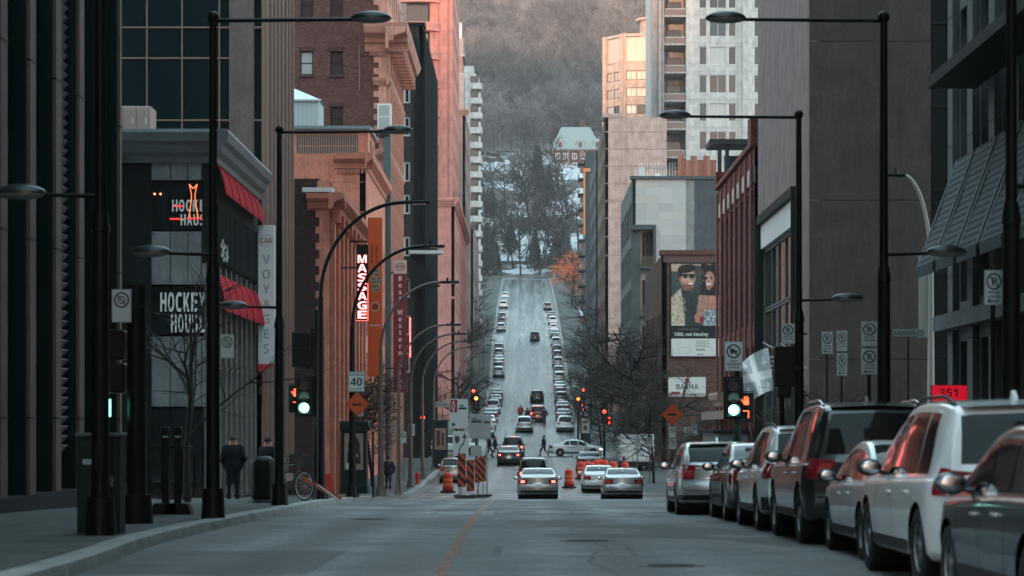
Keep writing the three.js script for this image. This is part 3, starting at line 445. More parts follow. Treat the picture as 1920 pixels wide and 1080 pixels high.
{ // R1: grey stone building with sloping striped awnings
  const b = building('grey_stone_building', 'grey stone building with sloping striped awnings over its shopfront', 10, 30, 14, 51, 40), s = b.right, st = stone(.14, .155, .16, .75), lx = (d) => 51 - d;
  b.core(); gridWall(s, b.D, b.H, span(15, .75, 2.25, 1.15), [[.9, 4], [4.9, 7.2], [7.9, 11.6], [12.4, 15.5], [16.5, 19.6]], st, { t: .5, win: { m: [M.pane, M.paneTeal], z: -.3, cols: 2, rows: 2, fm: M.grey } });
  for (let i = 0; i < 8; i++) { s.add('pilaster', box(.05 + i * 2.25, .62 + i * 2.25, .3, b.H, .001, .16), st); for (let j = 0; j < 14; j++) s.add('joint_strip', box(.045 + i * 2.25, .625 + i * 2.25, 1 + j * 1.5, 1.025 + j * 1.5, .15, .165), M.dark); }
  s.add('canopy', [box(3.2, 16, b.y(262, 46) + 1.35, b.y(262, 46) + 1.6, .16, 1.2)], M.dark); s.add('cornice', box(.05, 20, 4.25, 4.6, .17, .5), st);
  const stripe = texture(256, (u) => .55 + .3 * (Math.sin(u * Math.PI * 2 * 12) > 0 ? 1 : 0) + .1 * rnd(), 2.2);
  const cloth = matte(.13, .142, .15, .85, { map: stripe });
  for (let i = 0; i < 5; i++) {
    const a = thing('shop_awning', 'sloping grey striped awning on the grey stone building', 'awning', [9.83, 0, 0], 0, 'striped awnings on the grey stone shopfront'), d0 = 49.6 - i * 2.3, d1 = d0 - 1.9, y0 = PY(262, 46), y1 = PY(478, 46), f = new Face(a, 9.83, 0, -d0, -Math.PI / 2);
    const g = sheet([[0, y0, .05], [0, (y0 + y1) / 2, .45], [0, y1, .95]].map(([, y, z]) => [[0, y, z], [d0 - d1, y, z]]), ([x, y]) => [y * 1.2, x]); f.add('fabric', g, cloth);
    for (const x of [0, d0 - d1]) f.add('side_arm', [cyl([x, y0, .03], [x, y1, .93], .03, .03, 6), cyl([x, y1 + .3, .0], [x, y1, .93], .025, .025, 6)], M.grey); f.add('valance', box(0, d0 - d1, y1 - .25, y1, .93, .955), cloth);
    a.position.set(9.83, 0, 0); a.children.forEach(() => 0);
  }
}
{ // R2: near black clad building behind the lane, R3: tan rendered block
  const a = building('black_clad_building', 'near black clad building behind the lane beside the tan block', 14.3, 40, 84, 110, 46), cl = matte(.008, .012, .013, .6, { map: T.stone });
  a.core(M.dark); a.plain(cl); for (let i = 0; i < 16; i++) a.front.add('cladding_panel', box(.05 + i * .62, .62 + i * .62, 3.4, a.H - .2, .001, .03 + .02 * (i % 2)), cl); for (let j = 0; j < 9; j++) a.front.add('ledge', box(0, 12, 3.1 + j * 3.2, 3.2 + j * 3.2, .001, .08), M.dark);
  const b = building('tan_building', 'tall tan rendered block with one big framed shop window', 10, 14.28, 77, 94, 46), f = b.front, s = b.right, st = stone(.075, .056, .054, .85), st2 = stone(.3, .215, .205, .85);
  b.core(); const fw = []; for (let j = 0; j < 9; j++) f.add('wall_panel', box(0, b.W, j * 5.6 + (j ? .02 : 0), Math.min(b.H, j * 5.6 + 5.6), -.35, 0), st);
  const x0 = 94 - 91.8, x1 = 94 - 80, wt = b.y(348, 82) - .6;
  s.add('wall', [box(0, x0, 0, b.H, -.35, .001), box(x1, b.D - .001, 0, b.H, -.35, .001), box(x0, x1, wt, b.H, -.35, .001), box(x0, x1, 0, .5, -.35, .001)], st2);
  s.add('window_surround', [box(x0 - .1, x1 + .1, wt, wt + .35, .002, .3), box(x0 - .15, x0, .5, wt, .002, .3), box(x1, x1 + .15, .5, wt, .002, .3)], M.dark); s.add('header_panel', box(x0, x1, wt - 1, wt - .02, -.25, .12), M.pale);
  for (let i = 0; i < 5; i++) for (let j = 0; j < 4; j++) { const w = (x1 - x0) / 5, h = (wt - 1.6) / 4; windowAt(s, x0 + w * (i + .5), .55 + h * (j + .5), w - .04, h - .04, { z: -.12, m: [M.paneTeal, M.paneWarm, M.pane], t: .08 }); }
}
{ // R4: red brick building with white stone band
  const b = building('red_brick_building', 'low red brick building with white stone band and corner piers', 10, 30, 95, 113, PY(300, 100)), s = b.right, f = b.front, br = brick(.26, .07, .058), st = stone(.7, .63, .58);
  b.core(); b.plain(brick(.1, .03, .028)); const yb = b.y(395, 113);
  gridWall(s, b.D, b.H, span(7, 1.45, 2.4, 1.5), [[.6, 3.6], [4.8, 7.2], [8.2, yb - .8]], br, { win: { m: [M.pane, M.paneWarm], rows: 2, fm: M.frame } });
  s.add('stone_band', box(0, b.D, yb - .55, yb + .15, .002, .14), st); s.add('coping', box(-.1, b.D, b.H + .002, b.H + .22, -.4, .22), br); for (let i = 0; i < 8; i++) s.add('pier', box(.7 + i * 2.4, 1.35 + i * 2.4, .2, b.H - .3, .145, .22), br);
  s.add('corner_pier', box(0, .65, b.H, b.H + .9, -.4, .2), br); s.add('corner_pier', box(b.D - 1.4, b.D - .05, b.H, b.H + 1.3, -.4, .2), br);
  s.add('shop_cornice', box(0, 17, 4.0, 4.4, .301, .9), stone(.42, .3, .26)); moulding(s, 'shop_lintel', CORNICE, 0, 5, 4.4, stone(.5, .36, .3)); s.add('shop_canopy', [box(9.5, 17.8, 2.75, 3.35, .302, 1.6)], mat(.14, .18, .18, .6)); s.add('shop_roof_edge', box(9.2, 17.9, 3.36, 3.5, .302, 1.8), M.dark);
}
{ // R5: billboard wall beside the car park
  const b = building('billboard_building', 'brown brick building with a big couple billboard on its side wall', 10, 34, 160, 182, PY(478, 160)), f = b.front, br = brick(.2, .11, .09), d = 160, lx = (u) => b.lx(u, d), y = (v) => b.y(v, d);
  b.core(); b.plain(br); gridWall(b.right, b.D, b.H, span(6, 1.5, 3.5, 1.8), [[1, 4], [5.2, 7.6], [8.8, 11.4]], br, { win: { m: [M.pane, M.paneWarm], rows: 2 } });
  f.add('coping', box(-.15, b.W, b.H + .002, b.H + .35, -1, .15), brick(.22, .1, .075)); for (let i = 0; i < 22; i++) f.add('metal_cladding_strip', box(.1 + i * .22, .28 + i * .22, y(492), b.H - .02, .001, .03), mat(.16, .09, .075, .6));
  const bb = thing('billboard', 'large printed billboard of a couple on the brown brick wall', 'billboard', [PX(1303, d), PY(668, d), -d + .15]), w = PX(1347, d) - PX(1258, d), h = (668 - 495) * d / FL;
  const art = print(512, 1000, (c, W, H) => {
    const page = c, soft = document.createElement('canvas'); soft.width = 118; soft.height = 157; c = soft.getContext('2d'); let u = 118 / 89, v = 157 / 118; c.fillStyle = '#a48a7c'; c.fillRect(0, 0, W, H); c.fillStyle = '#3a4442'; c.fillRect(0, 12 * v, W, 128 * v); c.fillStyle = '#c9a890'; c.fillRect(0, 0, 18 * u, 14 * v); c.fillStyle = '#45403c'; c.fillRect(30 * u, 4 * v, 30 * u, 18 * v);
    const el = (x, yy, rx, ry, col, rot = 0, to) => { c.fillStyle = col; if (to) { const gr = c.createRadialGradient((x - rx * .3) * u, (yy - ry * .3) * v, 1, x * u, yy * v, Math.max(rx * u, ry * v) * 1.1); gr.addColorStop(0, col); gr.addColorStop(1, to); c.fillStyle = gr; } c.beginPath(); c.ellipse(x * u, yy * v, rx * u, ry * v, rot, 0, 7); c.fill(); };
    // man: pale jacket, dark shirt, sunglasses
    c.fillStyle = '#d6c3a8'; c.beginPath(); c.moveTo(0, 62 * v); c.lineTo(20 * u, 44 * v); c.lineTo(30 * u, 74 * v); c.lineTo(28 * u, 118 * v); c.lineTo(0, 118 * v); c.fill();
    c.fillStyle = '#253033'; c.beginPath(); c.moveTo(18 * u, 44 * v); c.lineTo(46 * u, 48 * v); c.lineTo(56 * u, 118 * v); c.lineTo(26 * u, 118 * v); c.fill();
    c.fillStyle = '#b9785f'; c.fillRect(22 * u, 32 * v, 16 * u, 18 * v); el(31, 27, 14, 21, '#f6c4a6', .08, '#b06e56'); el(17, 28, 3, 5, '#b47860'); el(29, 9, 17, 8, '#181412', -.1); el(17, 15, 5, 10, '#181412'); el(30, 44, 11, 6, '#a3654f', 0, '#7a4a3a'); el(38.5, 23, 6.2, 4.6, '#0b0c0d', 0, '#262c30'); el(26, 22.6, 5, 4.6, '#0b0c0d', 0, '#262c30'); c.fillStyle = '#0b0c0d'; c.fillRect(16 * u, 19 * v, 26 * u, 2 * v); el(36, 37, 5, 2.2, '#f0dcd0'); el(43, 29, 3, 4, '#bd7f66');
    // woman: dark curls, silver dress, hand on his chest
    for (let i = 0; i < 60; i++) el(60 + 28 * hash(i, 1, 3), 4 + 62 * hash(i, 2, 3), 6, 7, '#171113'); el(70, 31, 11, 17.5, '#f2b79c', .1, '#a05f4a'); for (let i = 0; i < 26; i++) el(58 + 5 * hash(i, 4, 9), 14 + 50 * hash(i, 5, 9), 3.4, 4.5, '#1d1517'); el(66, 24.5, 3, .8, '#241614'); el(75, 24.5, 3, .8, '#241614'); el(66, 27, 2.4, 1.5, '#1b1211'); el(75, 27, 2.4, 1.5, '#1b1211'); el(70, 38, 5.5, 2.6, '#f3ded6'); el(70, 32, 2, 3, '#a7644f');
    c.fillStyle = '#c28570'; c.beginPath(); c.moveTo(52 * u, 58 * v); c.lineTo(89 * u, 60 * v); c.lineTo(89 * u, 84 * v); c.lineTo(62 * u, 88 * v); c.lineTo(54 * u, 112 * v); c.lineTo(44 * u, 108 * v); c.fill();
    c.fillStyle = '#9aa3a6'; c.fillRect(60 * u, 86 * v, 29 * u, 36 * v); for (let i = 0; i < 160; i++) { c.fillStyle = i % 2 ? '#d9e2e3' : '#4d5659'; c.fillRect((60 + 29 * hash(i, 5, 1)) * u, (86 + 36 * hash(i, 6, 1)) * v, 2 * u, 2 * v); }
    el(50, 100, 7, 8, '#c28570'); el(57, 106, 4, 7, '#8c2233'); for (let i = 0; i < 240; i++) { c.fillStyle = i % 3 ? '#b7a286' : '#e9dcc7'; c.fillRect(26 * hash(i, 7, 1) * u, (62 + 56 * hash(i, 8, 1)) * v, 1.2 * u, 2 * v); }
    for (let i = 0; i < 2600; i++) { c.fillStyle = hash(i, 1, 21) > .5 ? 'rgba(255,235,215,.05)' : 'rgba(0,8,10,.07)'; const q = 2 + 14 * hash(i, 4, 21); c.beginPath(); c.ellipse(118 * hash(i, 2, 21), 157 * hash(i, 3, 21), q * .25, q * .2, 0, 0, 7); c.fill(); }
    page.imageSmoothingEnabled = true; page.drawImage(soft, 0, 0, W, 118 * H / 173); c = page; u = W / 89; v = H / 173;
    c.fillStyle = '#12191a'; c.fillRect(0, 116 * v, W, 24 * v); c.fillStyle = '#e8e8e2'; c.font = 'bold ' + Math.round(8.6 * v) + 'px sans-serif'; c.fillText('1393, rue Stanley', 5 * u, 135 * v, 64 * u); c.font = Math.round(5.4 * v) + 'px sans-serif'; c.fillStyle = '#7f8886'; c.fillText('nouvelle adresse', 12 * u, 124 * v, 46 * u);
    c.fillStyle = '#d8d6d0'; c.fillRect(0, 140 * v, W, 33 * v); c.fillStyle = '#8d8b86'; for (let i = 0; i < 5; i++) c.fillRect(46 * u, (144 + i * 2.6) * v, 26 * u - (i % 2) * 5 * u, 1 * v); c.strokeStyle = '#9a9894'; c.lineWidth = 3; c.beginPath(); c.ellipse(24 * u, 162 * v, 13 * u, 5.5 * v, 0, 0, 7); c.stroke(); c.fillStyle = '#4b4a48'; c.font = 'bold ' + Math.round(6 * v) + 'px sans-serif'; c.fillText('MAPA', 46 * u, 163 * v, 20 * u); c.fillText('+', 74 * u, 163 * v); c.fillRect(48 * u, 169 * v, 12 * u, 1.4 * v);
  });
  add('backing', box(-w / 2 - .06, w / 2 + .06, -.06, h + .06, -.12, 0), M.dark, bb); const pr = add('print', new THREE.PlaneGeometry(w, h).translate(0, h / 2, .006), art, bb);
  const bs = thing('basha_sign', 'white BASHA restaurant sign board on the brown brick wall', 'sign', [PX(1288, d), PY(744, d), -d + .12]), sw = PX(1323, d) - PX(1253, d), sh = (744 - 707) * d / FL;
  add('board', box(-sw / 2, sw / 2, 0, sh, -.1, 0), M.pale, bs); add('print', new THREE.PlaneGeometry(sw, sh).translate(0, sh / 2, .005), print(512, 272, (c, W, H) => { c.fillStyle = '#d9d8d4'; c.fillRect(0, 0, W, H); c.fillStyle = '#b02430'; c.beginPath(); c.ellipse(255, 52, 30, 38, 0, 0, 7); c.fill(); c.fillStyle = '#3c4547'; c.font = 'bold 98px sans-serif'; c.textAlign = 'center'; c.fillText('BASHA', 256, 168, 440); c.fillStyle = '#b3a9a4'; c.fillRect(0, 222, W, 50); c.fillStyle = '#8e2830'; c.fillRect(40, 205, 120, 30); c.fillStyle = '#44393a'; c.font = 'bold 34px sans-serif'; c.fillText('RESTAURANT', 300, 258, 300); c.strokeStyle = '#444'; c.lineWidth = 5; c.beginPath(); c.arc(256, 170, 34, .4, 2.7); c.stroke(); }), bs);
}
{ // R6: grey block wall building with roof deck and corner balconies
  const b = building('grey_block_building', 'pale grey block wall building with roof deck and corner balcony', 10, 36, 205, 229, PY(336, 205)), f = b.front, s = b.right, d = 205, lx = (u) => b.lx(u, d), y = (v) => b.y(v, d), st = stone(.55, .5, .47), dk = mat(.11, .125, .13, .7, { map: T.stone });
  b.core(); f.add('wall', box(0, b.W, 0, b.H, -.35, -.06), stone(.4, .37, .35));
  const tones = [mat(.5, .46, .44), mat(.56, .51, .48), mat(.46, .43, .41), mat(.53, .48, .44), mat(.5, .47, .45)], bw = 1.25, bh = .75, bg = shared('r6', () => box(-bw / 2 + .004, bw / 2 - .004, -bh / 2 + .004, bh / 2 - .004, -.06, 0));
  for (let j = 0; j < 18; j++) for (let i = 0; i < 8; i++) { const x = lx(1186) + bw * (i + .5), yy = b.H - bh * (j + .5); if (x + bw / 2 > lx(1303)) continue; f.put('block', bg, pick(tones), x, yy, 0); }
  f.add('dark_wall', box(lx(1303), b.W, 0, b.H, -.06, .02), dk); f.add('coping', box(-.2, b.W, b.H + .002, b.H + .28, -.6, .2), dk);
  // corner balcony stack
  f.add('balcony_frame', [box(lx(1183), lx(1201), 0, y(432), .01, .5), box(lx(1182), lx(1229), y(432), y(423), .01, 1), box(lx(1224), lx(1229), y(520), y(432), .01, 1)], dk);
  for (const [v0, v1] of [[500, 436], [590, 525], [672, 610]]) { windowAt(f, (lx(1203) + lx(1224)) / 2, (y(v0) + y(v1)) / 2, lx(1224) - lx(1203), y(v1) - y(v0), { z: .06, m: M.paneWarm, cols: 3 }); const bal = f.add('balcony', [box(lx(1201), lx(1228), y(v0) - .25, y(v0) - .08, .06, 1.1)], dk); for (let i = 0; i < 10; i++) f.add('baluster', box(lx(1202) + i * .13, lx(1202) + .04 + i * .13, y(v0) - .08, y(v0) + .9, 1.02, 1.06), M.rust, bal); f.add('painted_lit_reveal', box(lx(1201.5), lx(1203), y(v0), y(v1), .062, .09), mat(.75, .42, .18, .5)); }  // warm light on each reveal strip is put into its orange colour
  gridWall(s, b.D, b.H, span(5, 1, 4.6, 3.4), [[.8, 3.4], [4.6, 7], [8, 11], [12, 15], [16, 19], [20, 23]].filter(([, q]) => q < b.H - .5), dk, { win: { m: [M.blind, M.pane, M.blind], cols: 4, fm: M.frame } });
  // roof deck: railing, screen, pergola
  const deck = thing('roof_deck', 'timber screen, railing and dark pergola on the grey building roof', 'roof deck', [PX(1270, 208), b.base + b.H + .001, -208]), rx = (u) => PX(u, 208) - PX(1270, 208), h = (v) => PY(v, 208) - b.base - b.H;
  for (let i = 0; i < 30; i++) { const u = 1271 + i * 2.4, top = h(292 + 8 * (Math.floor(i / 5) % 2)); add('screen_board', box(rx(u), rx(u) + .11, 0, top, -.05, .02), pick([brick(.42, .14, .09), mat(.36, .12, .08, .8), mat(.4, .15, .1, .8)]), deck); }
  for (let i = 0; i < 14; i++) add('baluster', cyl([rx(1198 + i * 5.2), 0, 0], [rx(1198 + i * 5.2), h(308 - rnd() * 5), 0], .03, .02, 5), M.pale, deck); add('rail', box(rx(1196), rx(1270), h(316), h(316) + .06, -.02, .02), M.grey, deck);
  add('planter', box(rx(1198), rx(1209), 0, h(314), -.3, .2), M.pale, deck); add('planter', box(rx(1228), rx(1238), 0, h(326), -.3, .2), M.white, deck);
  add('pergola_roof', box(rx(1330), rx(1430), h(272), h(262), -4, .6), M.dark, deck); for (const u of [1346, 1360, 1410]) add('pergola_post', box(rx(u), rx(u) + .35, 0, h(272), -.3, .1), M.dark, deck); add('pergola_screen', box(rx(1363), rx(1420), 0, h(285), -3, -2.9), M.paneTeal, deck);
}
{ // R7: pink brick block in front of the octagonal tower
  const b = building('pink_brick_block', 'windowless pale pink brick block below the sunlit tower', PX(1135, 262), PX(1250, 262), 262, 290, PY(220, 262)), f = b.front, br = stone(.8, .54, .46), d = 262;
  b.core(); b.plain(br); for (const v of [248, 280, 312, 345, 378, 410, 445, 480]) f.add('joint_strip', box(0, b.W, b.y(v, d), b.y(v, d) + .12, 0, .03), stone(.64, .43, .36)); f.add('attic', box(b.lx(1131), b.lx(1168), b.H, b.H + .5, -4, .05), br);
  gridWall(b.right, b.D, b.H, span(7, 1.4, 3.8, 1.7), span(10, 2, 3.4, 1.8), brick(.3, .2, .18), { win: { m: [M.pane] } });
}
{ // R8: octagonal tower
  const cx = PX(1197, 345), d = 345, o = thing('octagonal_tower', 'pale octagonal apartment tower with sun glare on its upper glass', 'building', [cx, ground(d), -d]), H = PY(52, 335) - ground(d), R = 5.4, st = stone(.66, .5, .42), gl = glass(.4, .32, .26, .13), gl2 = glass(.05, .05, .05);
  add('core', new THREE.CylinderGeometry(R * .985, R * .985, H - .5, 8).rotateY(Math.PI / 8 - .11).translate(0, (H - .5) / 2, 0), st, o);
  const sw = 2 * R * Math.sin(Math.PI / 8), ap = R * Math.cos(Math.PI / 8);
  for (let k = 0; k < 8; k++) { const a = k * Math.PI / 4 - .11, f = new Face(o, cx + Math.sin(a) * ap, ground(d), -d + Math.cos(a) * ap, a); if (![7, 0, 1, 6, 2].includes(k)) continue;
    for (const x of [-sw / 2, sw / 2]) f.add('pier', box(x - .42, x + .42, 0, H, -.1, .38), st); f.add('pier', box(-.07, .07, 0, H - 4.6, -.1, .25), st);
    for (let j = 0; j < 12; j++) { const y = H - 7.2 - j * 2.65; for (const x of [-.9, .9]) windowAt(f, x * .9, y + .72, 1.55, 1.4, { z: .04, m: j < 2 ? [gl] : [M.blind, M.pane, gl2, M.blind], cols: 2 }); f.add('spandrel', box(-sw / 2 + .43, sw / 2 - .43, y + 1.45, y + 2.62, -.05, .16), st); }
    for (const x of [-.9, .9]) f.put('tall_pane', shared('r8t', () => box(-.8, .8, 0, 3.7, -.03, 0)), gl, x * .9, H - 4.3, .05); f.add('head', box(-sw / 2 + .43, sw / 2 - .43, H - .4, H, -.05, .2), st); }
  add('roof_drum', [new THREE.CylinderGeometry(2.4, 2.4, 3, 20).translate(2.6, H + 1.2, 0), new THREE.CylinderGeometry(3.1, 3.1, .35, 24).translate(2.6, H + 2.9, 0)], st, o);
}
{ // R9: tall pale tower
  const b = building('pale_tower', 'tall pale concrete apartment tower with recessed dark balconies', PX(1222, 298), PX(1460, 298), 298, 320, 78), f = b.front, d = 298, lx = (u) => b.lx(u, d), st = stone(.8, .76, .71), wc = stone(.6, .54, .5);
  { const cf = new Face(b.o, 0, b.base, 0, 0), xa = b.x0 + lx(1245), xb = b.x0 + lx(1287); for (const [p, q, z] of [[b.x0 + .36, xa - .02, -d - .4], [xb + .01, b.x1, -d - 1.02], [xa - .01, xb, -d - 4.7]]) cf.add('core', box(p, q, 0, b.H - .3, -b.d1, z), wc); cf.add('roof', box(b.x0 + .1, b.x1 - .1, b.H - .295, b.H - .15, -b.d1 + .05, -d - .1), M.roof); } const step = 53 * d / FL, y0 = b.y(210, d) - 7 * step, n = 14;
  f.add('corner_column', [box(0, lx(1233), 0, b.H, -3, .1), box(lx(1234), lx(1240), 0, b.H, -2, .9), box(lx(1241), lx(1245), 0, b.H, -1, .5)], stone(.42, .4, .39));
  const f2 = new Face(b.o, PX(1287, d), b.base, -d, 0), l2 = (u) => PX(u, d) - PX(1287, d);
  const rows = Array.from({ length: n }, (_, j) => [y0 + j * step - 1.25, y0 + j * step + 1.2]).filter(([q]) => q > 1);
  gridWall(f2, l2(1460), b.H, [[1311, 1325], [1330, 1362], [1366, 1380], [1414, 1428]].map(([p, q]) => [l2(p), l2(q)]), rows, st, { t: 1, win: { z: -.2, by: (i, j) => ({ cols: i === 1 ? 2 : 1, rows: 1, m: pick(i === 1 ? [M.pane, M.paneWarm, M.pane, M.paneTeal, M.blind] : [M.pane, M.pane, M.paneTeal, M.paneWarm]), fm: M.frameWhite }) } });
  for (const u of [1385, 1392]) f2.add('rib', box(l2(u), l2(u) + .2, 0, b.H, .001, .12), st);
  for (const [q] of rows) f2.add('joint_strip', box(.02, l2(1459), q - .9, q - .85, 0, .015), wc);
  f.add('recess_wall', box(lx(1245), lx(1287), 0, b.H, -4.6, -4.5), st); f.add('recess_side', box(lx(1287) - .06, lx(1287) - .002, 0, b.H, -4.5, -.01), st);
  for (const [q] of rows) { const y = q - 1.2; const bal = f.add('balcony', [box(lx(1245) + .01, lx(1287) - .08, y, y + .22, -4.48, .1)], wc); f.add('balcony_front', box(lx(1247), lx(1286) - .1, y + .22, y + 1.05, 0, .05), new THREE.MeshPhysicalMaterial({ color: lin(.3, .2, .17), roughness: .15, transmission: .5 }), bal); f.add('rail', box(lx(1246), lx(1286) - .1, y + 1.06, y + 1.12, -.02, .07), M.frameWhite, bal); windowAt(f, lx(1267), y + 1.75, 2, 2.2, { z: -4.4, m: [M.paneWarm, M.pane], cols: 3 }); }
}
{ // R10: dark balcony block and its striped neighbour, further up the hill
  const b = building('dark_balcony_block', 'narrow dark apartment block with stacked black balconies', PX(1098, 372), PX(1128, 372), 372, 402, PY(284, 372)), dk = mat(.05, .06, .065, .6), pk = stone(.6, .36, .28), d = 372; b.core(dk); b.plain(dk);
  for (let j = 0; j < 22; j++) { const y = 2 + j * 2.6; if (y > b.H - 2) break; const q = b.right.add('balcony', [box(24, b.D, y, y + .18, .01, 1.2), box(24, b.D, y + .2, y + 1, 1.1, 1.2)], dk); b.front.add('pink_panel', box(-.95, -.3, y + 1.2, y + 2.3, -1.5, -.9), pk, q); }
  b.front.add('orange_screen', [box(b.lx(1094), b.lx(1097), b.y(440, d), b.y(316, d), -.5, .2), box(b.lx(1094), b.lx(1107), b.y(322, d), b.y(316, d), .01, .25)], mat(.75, .28, .1, .6));
  const c = building('striped_block', 'slim dark block with a column of salmon panels and dark windows', PX(1118, 300), PX(1136, 300), 300, 330, PY(284, 300)), e = 300; c.core(dk); c.front.add('wall', box(0, c.lx(1121), 0, c.H, -.35, 0), dk); c.front.add('wall', box(c.lx(1136.2) - .35, c.W, 0, c.H, -.35, .03), dk);
  c.front.add('upper_panel', box(c.lx(1121), c.lx(1135), c.y(372, e), c.H, -.35, 0), brick(.45, .26, .22));
  for (let j = 0; j < 9; j++) { const v = 372 + j * 50; c.front.add('salmon_panel', box(c.lx(1121), c.lx(1135), c.y(v + (j ? 22 : 36), e), c.y(v + .3, e), -.35, 0), pk); windowAt(c.front, c.lx(1128), c.y(v + (j ? 36 : 42), e), 1, (j ? 27 : 13) * e / FL, { z: -.1, m: M.paneWarm }); }
  gridWall(c.right, c.D, c.H, span(8, 1, 3.6, 1.8), span(11, 2, 3.1, 1.6), dk, { win: { m: [M.pane, M.paneTeal] } });
  // brick terrace below the hill, hidden by trees
  const t = building('brick_terrace', 'dark red brick row house behind the street trees', 11, 30, 231, 258, ground(245) + 11), tb = brick(.16, .07, .06); t.core(); t.plain(tb); gridWall(t.right, t.D, t.H, span(7, 1, 3.7, 1.6), [[1, 3.2], [4.4, 6.6], [7.6, 9.8]], tb, { win: { m: [M.pane, M.paneWarm] } });
}
{ // villa on the hillside
  const d = 700, o = thing('hillside_villa', 'red brick villa with green hipped roof and dormers on the wooded hill', 'house', [PX(1080, d), PY(322, d), -d]), k = d / FL, br = brick(.2, .085, .075), st = stone(.4, .34, .32), f = new Face(o, o.position.x, o.position.y, -d, 0), W = 45 * k, h1 = 40 * k, h2 = 86 * k;
  const cols = [-34, -20, -3, 14, 30].map((x) => [x * k - .75, x * k + .75].map((q) => q + W)); gridWall(new Face(o, o.position.x - W, o.position.y - 3, -d, 0), 2 * W, h1 + 3, cols, [[4, 6], [7, 9]], br, { win: { fm: M.frameWhite, m: M.pane, t: .2, cols: 2 } }); f.add('core', box(-W + .02, W - .02, -3, h1 - .05, -9, -.4), br);
  for (const x of [-W, -W * .35, W * .4, W - .6]) f.add('stone_pier', box(x, x + .6, -3, h1, .01, .2), st); f.add('cornice', box(-W - .4, W + .4, h1, h1 + .4, -9.4, .5), st);
  const rg = new THREE.BufferGeometry(), P = [[-W - .5, h1 + .4, .6], [W + .5, h1 + .4, .6], [W + .5, h1 + .4, -9.5], [-W - .5, h1 + .4, -9.5], [-W * .6, h2, -3], [W * .6, h2, -3], [W * .6, h2, -6], [-W * .6, h2, -6]], q = (...i) => [i[0], i[1], i[2], i[0], i[2], i[3]].flatMap((n) => P[n]); rg.setAttribute('position', new THREE.Float32BufferAttribute([...q(0, 1, 5, 4), ...q(1, 2, 6, 5), ...q(2, 3, 7, 6), ...q(3, 0, 4, 7), ...q(4, 5, 6, 7)], 3)); rg.computeVertexNormals(); f.add('roof', rg, mat(.25, .29, .28, .6));
  for (const x of [-30, 8, 40]) { const dm = f.add('dormer', [box(x * k - 1, x * k + 1, h1 + .6, h1 + 3, -3, .3), extrude([[-1.3, 0], [1.3, 0], [0, .9]], 3.2).translate(x * k, h1 + 3, -2.8)], mat(.4, .39, .37, .6)); f.add('pane', box(x * k - .6, x * k + .6, h1 + .9, h1 + 2.7, .301, .34), M.pane, dm); }
  f.add('chimney', box(8 * k, 17 * k, h2 - 3, h2 + 2.2, -5, -3.4), br);
}
{ // unseen blocks added behind the photographer, heights and gaps shaped to cut the sun
  const spec = [[-330, -225, -130, 170], [-224.8, -92.2, -100, 182], [-92, -78.2, -102, 66], [-78, -69, -103, 57], [-68.8, -52, -100, 70.5], [-51.8, -11, -104, 96], [11, 60, -96, 64], [60.2, 120, -110, 52], [-34, -11, -44, 56], [11.5, 36, -38, 52], [-32, -11, -6, 50], [12, 34, 4, 46]];
  spec.forEach(([x0, x1, z, h], i) => { const o = thing('shade_block', 'unseen tan block added behind the photographer to shade the street', 'building', [(x0 + x1) / 2, ground(z), -z], 0, 'unseen shading blocks behind the photographer'); const w = x1 - x0;
    add('wall', box(-w / 2, w / 2, -2, h, 0, 28), stone(.45, .33, .27), o); for (let j = 0; j < Math.floor(h / 4); j++) add('window_band', box(-w / 2 + 1, w / 2 - 1, 2 + j * 4, 4.2 + j * 4, -.06, -.002), M.paneWarm, o); });
}
